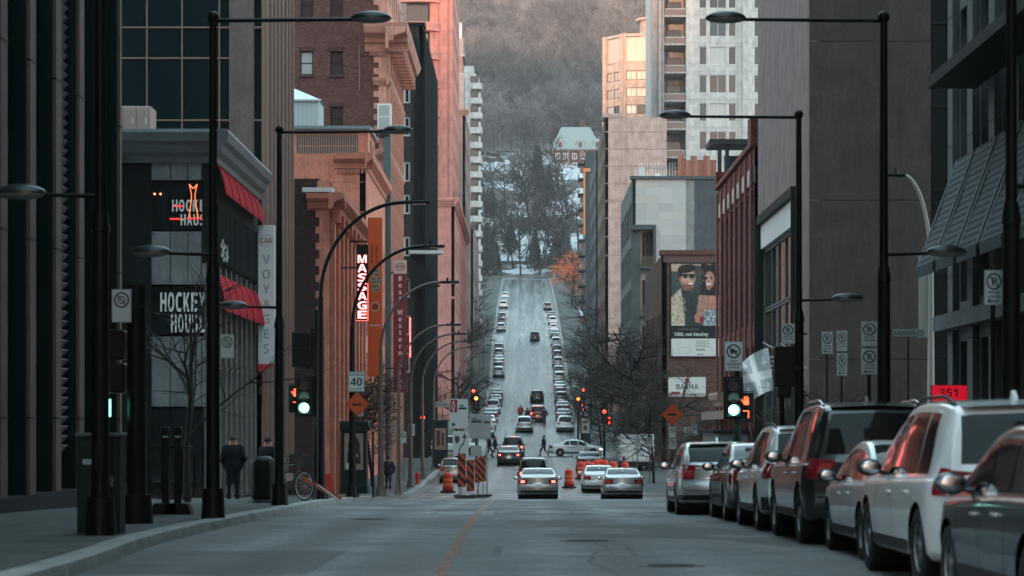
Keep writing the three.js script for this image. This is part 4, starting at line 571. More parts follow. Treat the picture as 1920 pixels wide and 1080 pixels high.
// ---------------------------------------------------------------- trees
function bareTree(s, H, o = {}) {                     // leafless tree: [trunk and limbs, twigs]
  const { levels = 5, kids = [6, 5, 5, 4], spread = .75, up = .35, r0 = H * .016, first = .25, thin = 1 } = o; seed = s;
  const limbs = [], twigs = [];
  const ring = (list, pts, ra, rb, n) => { for (let k = 0; k < pts.length - 1; k++) { const t = k / (pts.length - 1), t2 = (k + 1) / (pts.length - 1); list.push([pts[k], pts[k + 1], lerp(ra, rb, t), lerp(ra, rb, t2), n]); } };
  const grow = (p, dir, len, r, lv) => {
    const n = lv === 0 ? 6 : lv < 3 ? 4 : 2, pts = [p.clone()], d = dir.clone(); let q = p.clone(); const dirs = [d.clone()];
    for (let k = 0; k < n; k++) { d.x += rr(-1, 1) * (lv === 0 ? .07 : .2); d.z += rr(-1, 1) * (lv === 0 ? .07 : .2); d.y += up * (lv === 0 ? .05 : .16); d.normalize(); q = q.clone().addScaledVector(d, len / n); pts.push(q); dirs.push(d.clone()); }
    ring(lv < 3 ? limbs : twigs, pts, r, r * (lv === 0 ? .35 : .4), lv === 0 ? 7 : lv < 2 ? 5 : 3);
    if (lv >= levels - 1) return;
    const c = kids[lv] ?? 3;
    for (let i = 0; i < c; i++) {
      const t = lv === 0 ? first + (1 - first) * (i + rr(.2, .8)) / c : .25 + .75 * (i + rr(.2, 1)) / c, k = Math.min(n - 1, Math.floor(t * n)), at = pts[k].clone().lerp(pts[k + 1], t * n - k), a = rnd() * 6.283 + i * 2.4, dd = dirs[k];
      const side = new THREE.Vector3(Math.cos(a), rr(-.1, .3), Math.sin(a)); side.addScaledVector(dd, -side.dot(dd)).normalize();
      const nd = dd.clone().multiplyScalar(1 - spread * rr(.55, 1)).addScaledVector(side, spread * rr(.8, 1.1)).normalize();
      grow(at, nd, len * rr(.42, .68) * (lv === 0 ? 1.15 - .5 * t : 1), r * rr(.4, .55) * thin, lv + 1);
    }
  };
  grow(new THREE.Vector3(0, -.1, 0), new THREE.Vector3(rr(-.05, .05), 1, rr(-.05, .05)), H * .72, r0, 0);
  const mesh = (list) => {
    const p = [], nn = []; const A = new THREE.Vector3(), B = new THREE.Vector3(), T1 = new THREE.Vector3(), X = new THREE.Vector3(), Y = new THREE.Vector3();
    for (const [a, b, ra, rb, n] of list) {
      T1.subVectors(b, a).normalize(); X.set(Math.abs(T1.y) > .9 ? 1 : 0, Math.abs(T1.y) > .9 ? 0 : 1, 0).cross(T1).normalize(); Y.crossVectors(T1, X);
      for (let i = 0; i < n; i++) { const c = (k) => [Math.cos(k / n * 6.2832), Math.sin(k / n * 6.2832)], [c0, s0] = c(i), [c1, s1] = c(i + 1), v = (o, r, cc, ss) => { p.push(o.x + (X.x * cc + Y.x * ss) * r, o.y + (X.y * cc + Y.y * ss) * r, o.z + (X.z * cc + Y.z * ss) * r); nn.push(X.x * cc + Y.x * ss, X.y * cc + Y.y * ss, X.z * cc + Y.z * ss); }; v(a, ra, c0, s0); v(a, ra, c1, s1); v(b, rb, c1, s1); v(a, ra, c0, s0); v(b, rb, c1, s1); v(b, rb, c0, s0); }
    }
    const g = new THREE.BufferGeometry(); g.setAttribute('position', new THREE.Float32BufferAttribute(p, 3)); g.setAttribute('normal', new THREE.Float32BufferAttribute(nn, 3)); return g;
  };
  return [mesh(limbs), mesh(twigs)];
}
const M_BARK = matte(.03, .028, .028, .9), M_TWIG = matte(.06, .048, .044, .9), M_TWIG_ORANGE = mat(.8, .2, .06, .8), M_WOOD1 = mat(.145, .135, .135, .95), M_WOOD2 = mat(.19, .172, .17, .95), M_WOOD3 = mat(.09, .084, .084, .95), M_NEEDLE = mat(.035, .045, .04, .9);
function treeThing(geos, name, label, group, pos, turn, scale, mt = M_TWIG) {
  const t = thing(name, label, 'tree', pos, turn, group); t.scale.setScalar(scale); add('trunk', geos[0], M_BARK, t); add('crown', geos[1], mt, t); return t;
}
const bigTree = [11, 23, 37].map((s) => bareTree(s, 12, { kids: [10, 7, 5, 5], first: .18, spread: .8, thin: 1.15 })), parkTree = [61, 62, 63].map((s) => bareTree(s, 12, { kids: [9, 5, 4], levels: 4, first: .3, spread: .62, thin: 1.2 })), slimTree = [5, 8].map((s) => bareTree(s, 8, { kids: [8, 5, 4], levels: 4, first: .3, spread: .6 }));
{ // trees of the street
  const g = 'bare trees along the street', at = (u, d, s, k, label, m) => treeThing(bigTree[k], 'bare_tree', label, g, [PX(u, d), ground(d) + .1, -d], s * 7 + k, s, m);
  at(1200, 149, .95, 0, 'large dark bare tree in front of the billboard wall'); at(1180, 166, .92, 1, 'large dark bare tree beside the grey block building'); at(1226, 128, .5, 2, 'smaller bare tree beside the silver parked saloon'); at(1128, 204, .72, 2, 'dark bare tree beyond the second crossing');
  at(1108, 236, .8, 0, 'dark bare tree below the striped block'); at(648, 121, .62, 1, 'thin bare tree behind the speed limit sign'); at(700, 122, .66, 2, 'thin bare tree beside the red hotel sign'); at(1318, 120, .42, 0, 'young bare tree in the car park'); at(1515, 74, .34, 1, 'young bare tree in front of the tan block window'); at(1535, 58, .3, 2, 'small bare sapling beside the no parking signs');
  at(1226, 153, .55, 2, 'dark bare tree against the white van'); treeThing(slimTree[1], 'bare_tree', 'slender bare tree in front of the pub panels', g, [PX(352, 54), ground(54) + .14, -54], 1, .78);
  at(866, 205, .7, 1, 'bare tree at the crossing below the pink podium');
  const pairs = [[318, -7.2], [352, -7.6], [384, -7.9], [412, -8.2], [440, -8.4], [470, -8.4], [500, -8.6], [530, -8.6], [262, 8], [286, 8.2], [330, 8.6], [362, 8.8], [396, 9], [430, 9.2], [505, 9.2], [535, 9], [556, 8.8], [555, -8.6], [335, -9.5], [368, -9.8], [398, -10], [426, -10.2], [455, -10.4], [484, -10.4], [515, -10.4], [545, -10.2], [450, 10.4], [488, 10.4], [520, 10.4], [548, 10.2]];
  pairs.forEach(([d, x], i) => treeThing(i > 17 ? bigTree[i % 3] : parkTree[i % 3], 'hill_street_tree', 'dark bare tree lining the steep part of the street', 'bare trees lining the hill street', [x + Math.sign(x) * 2.2, ground(d), -d], i * 1.7, .8 + .2 * hash(i, 1, 1)));
  treeThing(bigTree[1], 'orange_tree', 'bare tree with orange red twigs beside the hill street', null, [PX(1073, 478), ground(478), -478], 2, 1.12, M_TWIG_ORANGE);  // crown twigs coloured orange red throughout
  treeThing(slimTree[0], 'orange_shrub', 'small orange red twiggy shrub below the orange tree', null, [PX(1079, 470), ground(470), -470], 1, .8, M_TWIG_ORANGE);
}
{ // park trees at the foot of the hill: trunks that can be told apart
  const spots = [[905, 596], [918, 610], [930, 590], [941, 622], [952, 600], [963, 588], [975, 612], [985, 596], [996, 626], [1008, 600], [1018, 590], [1030, 614], [1044, 600], [1056, 624], [1070, 598], [1084, 612], [895, 630], [912, 642], [948, 646], [968, 640], [990, 648], [1014, 644], [1036, 640], [1062, 650], [925, 660], [1000, 662], [1048, 668], [976, 575], [1012, 577], [940, 574]];
  spots.forEach(([u, d], i) => treeThing(parkTree[i % 3], 'park_tree', 'tall dark bare tree in the snowy park below the woods', 'bare trees in the snowy park', [PX(u, d), bare(PX(u, d), d) - .2, -d], i * 2.1, 1.15 + .5 * hash(i, 3, 2)));
  const needles = (s, H, R) => { seed = s; const g = []; for (let i = 0; i < 900; i++) { const t = Math.pow(rnd(), .8), a = rnd() * 6.28, r = R * (1 - t) * Math.sqrt(rnd()) + .15; const q = new THREE.PlaneGeometry(rr(.5, 1.1), rr(.25, .5)); q.rotateX(rr(-1, 1)); q.rotateZ(rr(-.8, .8)); q.rotateY(a); q.translate(Math.cos(a) * r, .8 + t * (H - .8), Math.sin(a) * r); g.push(q); } return [cyl([0, 0, 0], [0, H * .8, 0], .25, .06, 6), mergeGeometries(g)]; };
  const ev = [needles(3, 12, 2.6), needles(4, 9, 3)];
  [[913, 582, 0, 1.1], [957, 606, 1, 1], [1003, 584, 0, .95], [900, 578, 1, 1.3], [928, 577, 1, .9], [1046, 582, 1, 1.2], [1060, 590, 0, 1], [1030, 652, 0, 1.1], [1008, 668, 0, 1.2], [922, 640, 1, 1]].forEach(([u, d, k, s], i) => { const t = treeThing(ev[k], 'evergreen_tree', 'dark evergreen tree in the snowy park', 'evergreens in the snowy park', [PX(u, d), bare(PX(u, d), d) - .2, -d], i, s, M_NEEDLE); });
  const wallM = stone(.1, .1, .1); [[596, 2.2], [634, 1.8], [672, 1.4]].forEach(([d, h], i) => { const o = thing('park_wall', ['low dark stone wall at the top of the street', 'dark stone terrace wall across the middle of the park', 'upper stone terrace wall below the villa'][i], 'wall', [0, bare(0, d) - 1, -d]); add('stonework', box(-45, 45, -4, h - .4, -.4, 0), wallM, o); add('coping', box(-45, 45, h - .398, h - .2, -.5, .1), wallM, o); });
}
{ // woods on the hillside, one mass
  const kinds = [[41, M_WOOD1, { kids: [8, 5, 4], levels: 4, spread: .6 }], [42, M_WOOD2, { kids: [9, 6, 4], levels: 4, spread: .8 }], [43, M_WOOD3, { kids: [8, 6, 4], levels: 4, spread: .55 }]];
  kinds.forEach(([s, m, o], k) => {
    const g = mergeGeometries(bareTree(s, 13, { ...o, r0: .26, thin: 1.15 }).map((q) => q)), spots = []; seed = 900 + k;
    for (let i = 0; i < 9000 && spots.length < 1550; i++) { const d = rr(640, 1330), x = rr(-.075, .085) * d + rr(-25, 25); if (x > 4 && x < 34 && d < 716) continue; if (d < 705 && noise2(x / 14, d / 14, 31) > .36 - .1 * (d < 670)) continue; if (noise2(x / 26, d / 26, 33) > .6) continue; spots.push([x, d]); }
    const im = new THREE.InstancedMesh(g, m, spots.length), q = new THREE.Object3D();
    spots.forEach(([x, d], i) => { q.position.set(x, bare(x, d) - .3, -d); q.rotation.set(rr(-.06, .06), rnd() * 6.28, rr(-.06, .06)); q.scale.setScalar(rr(.65, 1.3)); q.updateMatrix(); im.setMatrixAt(i, q.matrix); const b = .3 + 1.4 * noise2(x / 20, d / 20, 77) * rr(.6, 1.4); im.setColorAt(i, lin(b * rr(.95, 1.08), b, b * rr(.92, 1.02))); });
    im.name = numbered('hillside_woods'); im.castShadow = im.receiveShadow = true; scene.add(im);
    tag(im, ['grey brown leafless woods covering the hillside', 'pinkish leafless brush among the hillside woods', 'dark bare trunks among the hillside woods'][k], 'woods', null, 'stuff');
  });
}
// ---------------------------------------------------------------- cars
const TYPES = {
  suv: { L: 4.65, hw: .94, yb: .24, belt: [[0, 1.0], [2, .98], [4.65, .92]], top: [[0, 1.0], [.05, 1.08], [.14, 1.24], [.27, 1.46], [.38, 1.58], [.6, 1.645], [1.2, 1.69], [1.9, 1.7], [2.5, 1.66], [2.85, 1.56], [3.3, 1.26], [3.55, 1.1], [3.9, 1.05], [4.3, .98], [4.55, .86], [4.65, .72]], rg: [.07, .34], wheels: [.88, 3.75], r: .36, side: [[.62, .8, 1.2, 1.2], [1.27, 1.27, 2.15, 2.1], [2.23, 2.18, 3.3, 2.78]], lampY: [.84, 1.04], clad: true, rails: true },
  bigsuv: { L: 4.8, hw: .96, yb: .28, belt: [[0, 1.08], [2, 1.07], [4.8, 1.02]], top: [[0, 1.08], [.04, 1.16], [.1, 1.36], [.19, 1.62], [.28, 1.76], [.5, 1.83], [1.2, 1.88], [2, 1.88], [2.6, 1.82], [2.95, 1.7], [3.4, 1.36], [3.62, 1.19], [4, 1.14], [4.45, 1.07], [4.7, .95], [4.8, .8]], rg: [.05, .24], wheels: [.92, 3.85], r: .39, side: [[.5, .6, 1.15, 1.15], [1.22, 1.22, 2.15, 2.12], [2.23, 2.2, 3.36, 2.86]], lampY: [.86, 1.1], clad: false, rails: true },
  hatch: { L: 4.3, hw: .88, yb: .2, belt: [[0, .94], [2, .92], [4.3, .82]], top: [[0, .94], [.05, 1.03], [.2, 1.19], [.42, 1.35], [.65, 1.43], [1.2, 1.48], [1.8, 1.48], [2.3, 1.43], [2.7, 1.27], [3.15, 1.04], [3.4, .94], [3.85, .86], [4.18, .74], [4.3, .6]], rg: [.07, .48], wheels: [.78, 3.42], r: .31, side: [[.72, .95, 1.2, 1.22], [1.28, 1.3, 2.05, 2.02], [2.12, 2.09, 3.05, 2.5]], lampY: [.72, .98] },
  sedan: { L: 4.7, hw: .9, yb: .2, belt: [[0, .93], [2, .92], [4.7, .82]], top: [[0, .96], [.05, 1.01], [.35, 1.045], [.62, 1.07], [.8, 1.12], [1.15, 1.27], [1.5, 1.38], [1.9, 1.435], [2.3, 1.44], [2.75, 1.38], [3.2, 1.17], [3.5, 1.01], [3.8, .95], [4.25, .87], [4.58, .74], [4.7, .58]], rg: [.8, 1.48], wheels: [.98, 3.78], r: .325, side: [[1.2, 1.5, 1.75, 1.78], [1.83, 1.85, 2.5, 2.46], [2.57, 2.53, 3.5, 2.88]], lampY: [.7, .88] },
};
function carGeometry(k) {
  const c = TYPES[k], top = curve(c.top), belt = curve(c.belt), { L, hw, yb } = c;
  const wid = (s) => hw * (1 - .13 * Math.pow(1 - smooth(0, .55, s), 1.6) - .2 * Math.pow(smooth(L - .9, L, s), 2.2));
  const section = (s) => {                            // right half outline from bottom centre to roof centre
    const w = wid(s), yt = top(s), b = Math.min(belt(s), yt - .005), g = Math.max(.005, yt - b), wr = lerp(w * .94, w * .735, clamp(g / .62)), lift = .16 * smooth(L - .7, L, s) + .1 * (1 - smooth(0, .5, s)), y0 = yb + lift * .6;
    const pts = [[0, y0], [w * .78, y0], [w * .95, y0 + .05], [w * .985, y0 + .16], [w, lerp(y0, b, .55)], [w * .985, b - .11], [w * .97, b - .035], [w * .93, b], [lerp(w * .92, wr, .3), b + g * .3], [lerp(w * .92, wr, .65), b + g * .65], [wr * 1.0, b + g * .87], [wr * .94, b + g * .955], [wr * .8, b + g * .99], [wr * .42, yt], [0, yt + .012]];
    return pts;
  };
  const bump = curve([[.15, .1], [.3, .0], [.42, -.075], [.58, -.075], [.66, -.02], [.8, 0], [1.1, .03], [2, .05]]);
  const deform = (x, y, s) => { const f = Math.exp(-s / .3), q = Math.exp(-(L - s) / .35); return [x, y, L / 2 - (s + f * (.2 * Math.pow(Math.abs(x) / hw, 2.6) + bump(y)) - q * (.3 * (x / hw) ** 2 + .05 * smooth(.75, .4, y) * -1))]; };
  const ss = [...new Set([0, .02, ...c.top.map((p) => p[0]), ...range(.05, L - .05, .085), L].map((q) => +q.toFixed(3)))].filter((q) => q <= L).sort((a, b) => a - b);
  const rows = ss.map((s) => { const p = section(s), fine = new THREE.SplineCurve(p.map((q) => new THREE.Vector2(...q))).getPoints(42); fine[0].x = 0; fine[42].x = 0; return fine.map((q) => deform(q.x, q.y, s)); });
  const P = [], idx = [], n = 43, full = rows.map((r) => [...r, ...r.slice(1, -1).reverse().map(([x, y, z]) => [-x, y, z])]), m = full[0].length;
  full.forEach((r) => r.forEach((q) => P.push(...q)));
  for (let j = 0; j < full.length - 1; j++) for (let i = 0; i < m; i++) { const a = j * m + i, b = j * m + (i + 1) % m; idx.push(a, b, b + m, a, b + m, a + m); }
  const cap = (j, s, flip) => { const K = 8, r = rows[j], fine = section(s), base = P.length / 3; r.forEach(([x, y]) => { for (let i = 0; i <= K; i++) { const q = deform(lerp(-x, x, i / K), y, s); P.push(...q); } }); for (let a = 0; a < n - 1; a++) for (let i = 0; i < K; i++) { const v = base + a * (K + 1) + i, w = v + K + 1; if (flip) idx.push(v, v + 1, w + 1, v, w + 1, w); else idx.push(v, w + 1, v + 1, v, w, w + 1); } };
  cap(0, 0, true); cap(rows.length - 1, L, false);
  let g = new THREE.BufferGeometry(); g.setAttribute('position', new THREE.Float32BufferAttribute(P, 3)); g.setIndex(idx); g = mergeVertices(g, 1e-4); g.computeVertexNormals(); g.setAttribute('uv', new THREE.Float32BufferAttribute(new Float32Array(g.attributes.position.count * 2), 2));
  // wheel arches cut out
  const ev = new Evaluator(); ev.attributes = ['position', 'normal', 'uv']; ev.useGroups = false; let body = new Brush(g);
  for (const s of c.wheels) { const a = new Brush(new THREE.CylinderGeometry(c.r + .055, c.r + .055, 3, 28).rotateZ(Math.PI / 2)); a.position.set(0, c.r, L / 2 - s); a.updateMatrixWorld(); body = ev.evaluate(body, a, SUBTRACTION); }
  const out = { body: body.geometry };
  const xAt = (s, y) => { const p = section(s); for (let i = p.length - 1; i > 3; i--) if (p[i - 1][1] <= y && p[i][1] >= y) { const t = (y - p[i - 1][1]) / Math.max(1e-5, p[i][1] - p[i - 1][1]); return lerp(p[i - 1][0], p[i][0], t); } return p[y > p[10][1] ? 10 : 3][0]; };
  const yAt = (s, x) => { const p = section(s); x = Math.abs(x); for (let i = 8; i < p.length - 1; i++) if (p[i][0] >= x && p[i + 1][0] <= x) { const t = (p[i][0] - x) / Math.max(1e-5, p[i][0] - p[i + 1][0]); return lerp(p[i][1], p[i + 1][1], t); } return p[8][1]; };
  const patch = (fn, na, nb, off, outward) => {       // thin skin lying off mm outside the body
    const p = [], t = [], id = [], e = 1e-3, V = (a, b) => new THREE.Vector3(...fn(a, b));
    for (let j = 0; j <= nb; j++) for (let i = 0; i <= na; i++) { const a = i / na, b = j / nb, q = V(a, b), nrm = V(Math.min(1, a + e), b).sub(V(Math.max(0, a - e), b)).cross(V(a, Math.min(1, b + e)).sub(V(a, Math.max(0, b - e)))).normalize(); if (nrm.dot(outward(q)) < 0) nrm.negate(); q.addScaledVector(nrm, off); p.push(q.x, q.y, q.z); t.push(a, b); }
    for (let j = 0; j < nb; j++) for (let i = 0; i < na; i++) { const v = j * (na + 1) + i; id.push(v, v + 1, v + na + 2, v, v + na + 2, v + na + 1); }
    const q = new THREE.BufferGeometry(); q.setAttribute('position', new THREE.Float32BufferAttribute(p, 3)); q.setAttribute('uv', new THREE.Float32BufferAttribute(t, 2)); q.setIndex(id); q.computeVertexNormals();
    const nn = q.attributes.normal; let d = 0; for (let i = 0; i < nn.count; i++) d += new THREE.Vector3().fromBufferAttribute(nn, i).dot(outward(new THREE.Vector3(p[i * 3], p[i * 3 + 1], p[i * 3 + 2]))); if (d < 0) { q.setIndex(id.flatMap((v, i) => i % 3 === 0 ? [id[i], id[i + 2], id[i + 1]] : [])); q.computeVertexNormals(); }
    return q;
  };
  const side = (sg) => (q) => new THREE.Vector3(sg, .3, 0), back = () => new THREE.Vector3(0, .3, 1), front = () => new THREE.Vector3(0, .6, -1);
  const onSide = (sg, s, y) => deform(sg * xAt(s, y), y, s);
  out.sideGlass = []; for (const sg of [-1, 1]) for (const [b0, t0, b1, t1] of c.side) out.sideGlass.push(patch((a, b) => { const s = lerp(lerp(b0, b1, a), lerp(t0, t1, a), b), y = lerp(belt(s) + .03, Math.min(top(s) - .115, 9), b); return onSide(sg, s, Math.max(belt(s) + .028, y)); }, 8, 6, .006, side(sg)));
  const roofPatch = (s0, s1, edge, off = .006, x0 = -1) => patch((a, b) => { const s = lerp(s0, s1, b), p = section(s), w = p[10][0] * edge, x = lerp(x0 * w, w, a); return deform(x, yAt(s, x), s); }, 12, 8, off, (q) => new THREE.Vector3(0, 1, .3));
  out.rearGlass = roofPatch(c.rg[0], c.rg[1], .9); out.windscreen = patch((a, b) => { const sA = c.top[c.top.length - 6][0] - .02, sB = c.top[c.top.length - 8][0] + .12, s = lerp(sA, sB, b), p = section(s), w = p[10][0] * .92, x = lerp(-w, w, a); return deform(x, yAt(s, x), s); }, 10, 8, .006, front);
  const rear = (sg, q, y) => q <= 1 ? deform(sg * q * xAt(0, y), y, 0) : onSide(sg, q - 1, y);
  const [l0, l1] = c.lampY; out.tail = [-1, 1].map((sg) => patch((a, b) => rear(sg, lerp(k === 'sedan' ? .6 : .72, 1.26, a), lerp(l0, l1, b) + .04 * a * b), 14, 5, .012, (q) => new THREE.Vector3(sg * .5, 0, 1)));
  out.lampCore = [-1, 1].map((sg) => patch((a, b) => rear(sg, lerp(.76, .96, a), lerp(l0 + .04, l1 - .04, b)), 5, 3, .017, (q) => new THREE.Vector3(sg * .5, 0, 1)));
  const strip = (y0, y1, q0, off) => patch((a, b) => { const t = lerp(-1, 1, a), sg = t < 0 ? -1 : 1; return rear(sg, Math.abs(t) * q0, lerp(y0, y1, b)); }, 24, 3, off, (q) => new THREE.Vector3(Math.sign(q.x) * .4, 0, 1));
  out.bumperTrim = strip(yb + .1, yb + (c.clad ? .3 : .2), 1.3, .008); out.plate = patch((a, b) => deform(lerp(-.17, .17, a), lerp(l0 - .17, l0 - .03, b), 0), 2, 2, .014, back); out.seam = strip(l0 - .24, l0 - .225, .97, .005); out.garnish = patch((a, b) => deform(lerp(-.42, .42, a), lerp(l0 + .0, l0 + .035, b), 0), 6, 2, .012, back);
  out.seams = []; for (const sg of [-1, 1]) for (const s of [c.side[0][0] + .5, c.side[2][0] - .04, c.side[2][2] - .12]) out.seams.push(patch((a, b) => onSide(sg, s + a * .014, lerp(yb + .14, belt(s) - .01, b)), 1, 8, .003, side(sg)));
  out.sill = [-1, 1].map((sg) => patch((a, b) => onSide(sg, lerp(c.wheels[0] + c.r + .09, c.wheels[1] - c.r - .09, a), lerp(yb + .07, yb + .17, b)), 8, 2, .006, side(sg)));
  out.handles = []; for (const sg of [-1, 1]) for (const s of [c.side[1][0] + .15, c.side[2][0] + .15]) { const [x, y, z] = onSide(sg, s, belt(s) - .14); out.handles.push(new RoundedBoxGeometry(.03, .03, .19, 1, .012).translate(x + sg * .012, y, z)); }
  out.mirror = [-1, 1].map((sg) => { const s = c.side[2][2] - .3, [x, y, z] = onSide(sg, s, belt(s) + .03); const e = new THREE.SphereGeometry(1, 16, 12).scale(.125, .085, .075); e.translate(x + sg * .15, y + .07, z); return mergeGeometries([plainG(e), plainG(cyl([x - sg * .02, y + .01, z], [x + sg * .1, y + .04, z], .025, .02, 6))]); });
  out.mirrorGlass = [-1, 1].map((sg) => { const s = c.side[2][2] - .3, [x, y, z] = onSide(sg, s, belt(s) + .03); return new THREE.SphereGeometry(1, 14, 10).scale(.1, .064, .01).translate(x + sg * .15, y + .07, z + .071); });
  out.rails = c.rails ? [-1, 1].map((sg) => tube([.6, 1, 1.6, 2.2, 2.6].map((s, i) => { const x = section(s)[11][0] * .97, [a, y, z] = deform(sg * x, yAt(s, x), s); return [a, y + (i === 0 || i === 4 ? .01 : .05), z]; }), .018, 20, 6)) : [];
  { const s = c.rg[1] + .02, p = section(s), w = p[10][0] * .86; out.spoiler = patch((a, b) => { const q = s + lerp(-.1, .16, b), x = lerp(-w, w, a), [X, , Z] = deform(x, 0, q), y = yAt(s + .16, x) - (1 - b) * .02; return [X, y, Z]; }, 10, 3, .012, () => new THREE.Vector3(0, 1, 0)); }
  out.fin = extrude([[0, 0], [.16, 0], [.12, .07], [.1, .07]], .03, .006).rotateY(Math.PI / 2).translate(-.015, top(1.1) + .012, L / 2 - 1.02);
  const lamp = (sg) => patch((a, b) => { const q = lerp(.6, 1.2, a), y = lerp(top(L) - .02, top(L) + .1, b); if (q <= 1) return deform(sg * q * wid(L) * .97, Math.min(y, top(L) + .0), L); const s = L - (q - 1) * 1.2; return deform(sg * wid(s) * .985, Math.min(y, top(s) - .07), s); }, 8, 3, .012, (q) => new THREE.Vector3(sg * .5, .2, -1)); out.head = [-1, 1].map(lamp);
  out.well = c.wheels.map((s) => new THREE.CylinderGeometry(c.r + .05, c.r + .05, hw * 2 - .42, 20, 1, false).rotateZ(Math.PI / 2).translate(0, c.r, L / 2 - s));
  out.tyre = new THREE.LatheGeometry([[.6, -.1], [.72, -.112], [.93, -.108], [.985, -.09], [1, -.05], [1, .05], [.985, .09], [.93, .108], [.72, .112], [.6, .1]].map(([q, y]) => new THREE.Vector2(q * c.r, y)), 28).rotateZ(Math.PI / 2);
  const sp = [new THREE.CylinderGeometry(c.r * .63, c.r * .63, .12, 24, 1, true).rotateZ(Math.PI / 2), new THREE.CylinderGeometry(.07, .06, .06, 14).rotateZ(Math.PI / 2).translate(.06, 0, 0)]; for (let i = 0; i < 5; i++) sp.push(new THREE.BoxGeometry(.03, c.r * .56, .075).translate(.065, c.r * .33, 0).rotateX(i * 1.2566)); sp.push(new THREE.TorusGeometry(c.r * .62, .018, 6, 28).rotateY(Math.PI / 2).translate(.08, 0, 0));
  out.rim = mergeGeometries(sp.map(plainG)); out.disc = new THREE.CylinderGeometry(c.r * .6, c.r * .6, .05, 20).rotateZ(Math.PI / 2);
  return out;
}
const carGeo = {}; for (const k of Object.keys(TYPES)) carGeo[k] = carGeometry(k);
const paint = (r, g, b, metal = .25, rough = .32) => new THREE.MeshPhysicalMaterial({ color: lin(r, g, b), roughness: rough, metalness: metal, clearcoat: 1, clearcoatRoughness: .06 });
const PAINT = { white: paint(.76, .77, .77, 0), silver: paint(.42, .43, .43, .6), champagne: paint(.42, .37, .34, .5), grey: paint(.13, .14, .145, .5), black: paint(.012, .013, .014, .1), navy: paint(.03, .04, .055, .3), dark: paint(.035, .04, .042, .4), red: paint(.25, .02, .02, .2) };
const M_CARGLASS = glass(.006, .008, .009, .05, { specularIntensity: .5, ior: 1.45 }), M_TAIL = new THREE.MeshPhysicalMaterial({ color: lin(.3, .008, .012), roughness: .12, clearcoat: 1 }), M_TAILCORE = new THREE.MeshPhysicalMaterial({ color: lin(.55, .05, .05), roughness: .2, clearcoat: 1 }), M_LIT = glow(1, .12, .09, 3), M_HEAD = new THREE.MeshPhysicalMaterial({ color: lin(.6, .62, .63), roughness: .1, clearcoat: 1 }), M_HEADLIT = glow(1, .62, .4, 4), M_PLATE = mat(.62, .62, .62, .5), M_BLACKPLASTIC = mat(.02, .021, .022, .55), M_INDICATOR = glow(.1, 1, .7, 2.5);
function car(type, colour, label, [x, d, turn = 0], o = {}) {
  const c = TYPES[type], g = carGeo[type], P = PAINT[colour], t = thing(o.name ?? 'parked_car', label, 'car', [x, 0, -d], 0, o.group);
  const slope = (ground(d + 1) - ground(d - 1)) / 2; t.position.y = ground(d) + .003;
  if (turn === 0) t.rotation.set(Math.atan(slope), 0, 0); else t.rotation.set(0, turn, 0);
  t.scale.setScalar(o.scale ?? 1); t.scale.y *= o.tall ?? 1;
  const body = add('body', g.body, P, t); for (const q of g.well) add('wheel_well', q, M.dark, body);
  if (!o.far) { for (const q of g.seams) add('seam', q, M.dark, body); for (const q of g.sill) add('sill', q, M_BLACKPLASTIC, body); for (const q of g.handles) add('door_handle', q, o.chrome ? M.chrome : P, body); add('tailgate_seam', g.seam, M.dark, body); add('fin_aerial', g.fin, P, body); }
  for (const q of g.sideGlass) add('side_window', q, M_CARGLASS, t); add('rear_window', g.rearGlass, M_CARGLASS, t); add('windscreen', g.windscreen, M_CARGLASS, t);
  g.tail.forEach((q, i) => { const l = add('tail_lamp', q, M_TAIL, t); add('lamp_core', g.lampCore[i], o.lit ? M_LIT : M_TAILCORE, l); });
  add('bumper_trim', g.bumperTrim, o.noClad ? P : M_BLACKPLASTIC, t); add('number_plate', g.plate, M_PLATE, t); if (!o.far) add('garnish', g.garnish, M.chrome, t);
  g.mirror.forEach((q, i) => { const m = add('mirror', q, o.blackMirror || type !== 'sedan' ? M_BLACKPLASTIC : P, t); add('mirror_glass', g.mirrorGlass[i], M.chrome, m); }); for (const q of g.rails) add('roof_rail', q, o.chrome ? M.chrome : M_BLACKPLASTIC, t); if (type !== 'sedan') add('spoiler', g.spoiler, P, t); g.head.forEach((q) => add('headlamp', q, o.headOn ? M_HEADLIT : M_HEAD, t));
  for (const s of c.wheels) for (const sg of [-1, 1]) { const w = new THREE.Group(); w.name = 'wheel'; w.position.set(sg * (c.hw - .125), c.r, c.L / 2 - s); w.rotation.y = sg > 0 ? 0 : Math.PI; t.add(w); add('tyre', g.tyre, M.rubber, w); add('rim', g.rim, M.steel, w); add('brake_disc', g.disc, M.dark, w); }
  if (o.highStop) add('brake_lamp', cbox(0, TYPES[type].top.reduce((m, p) => Math.max(m, p[1]), 0) - .05, c.L / 2 - c.rg[1] + .02, .3, .03, .04), M_LIT, t);
  return t;
}
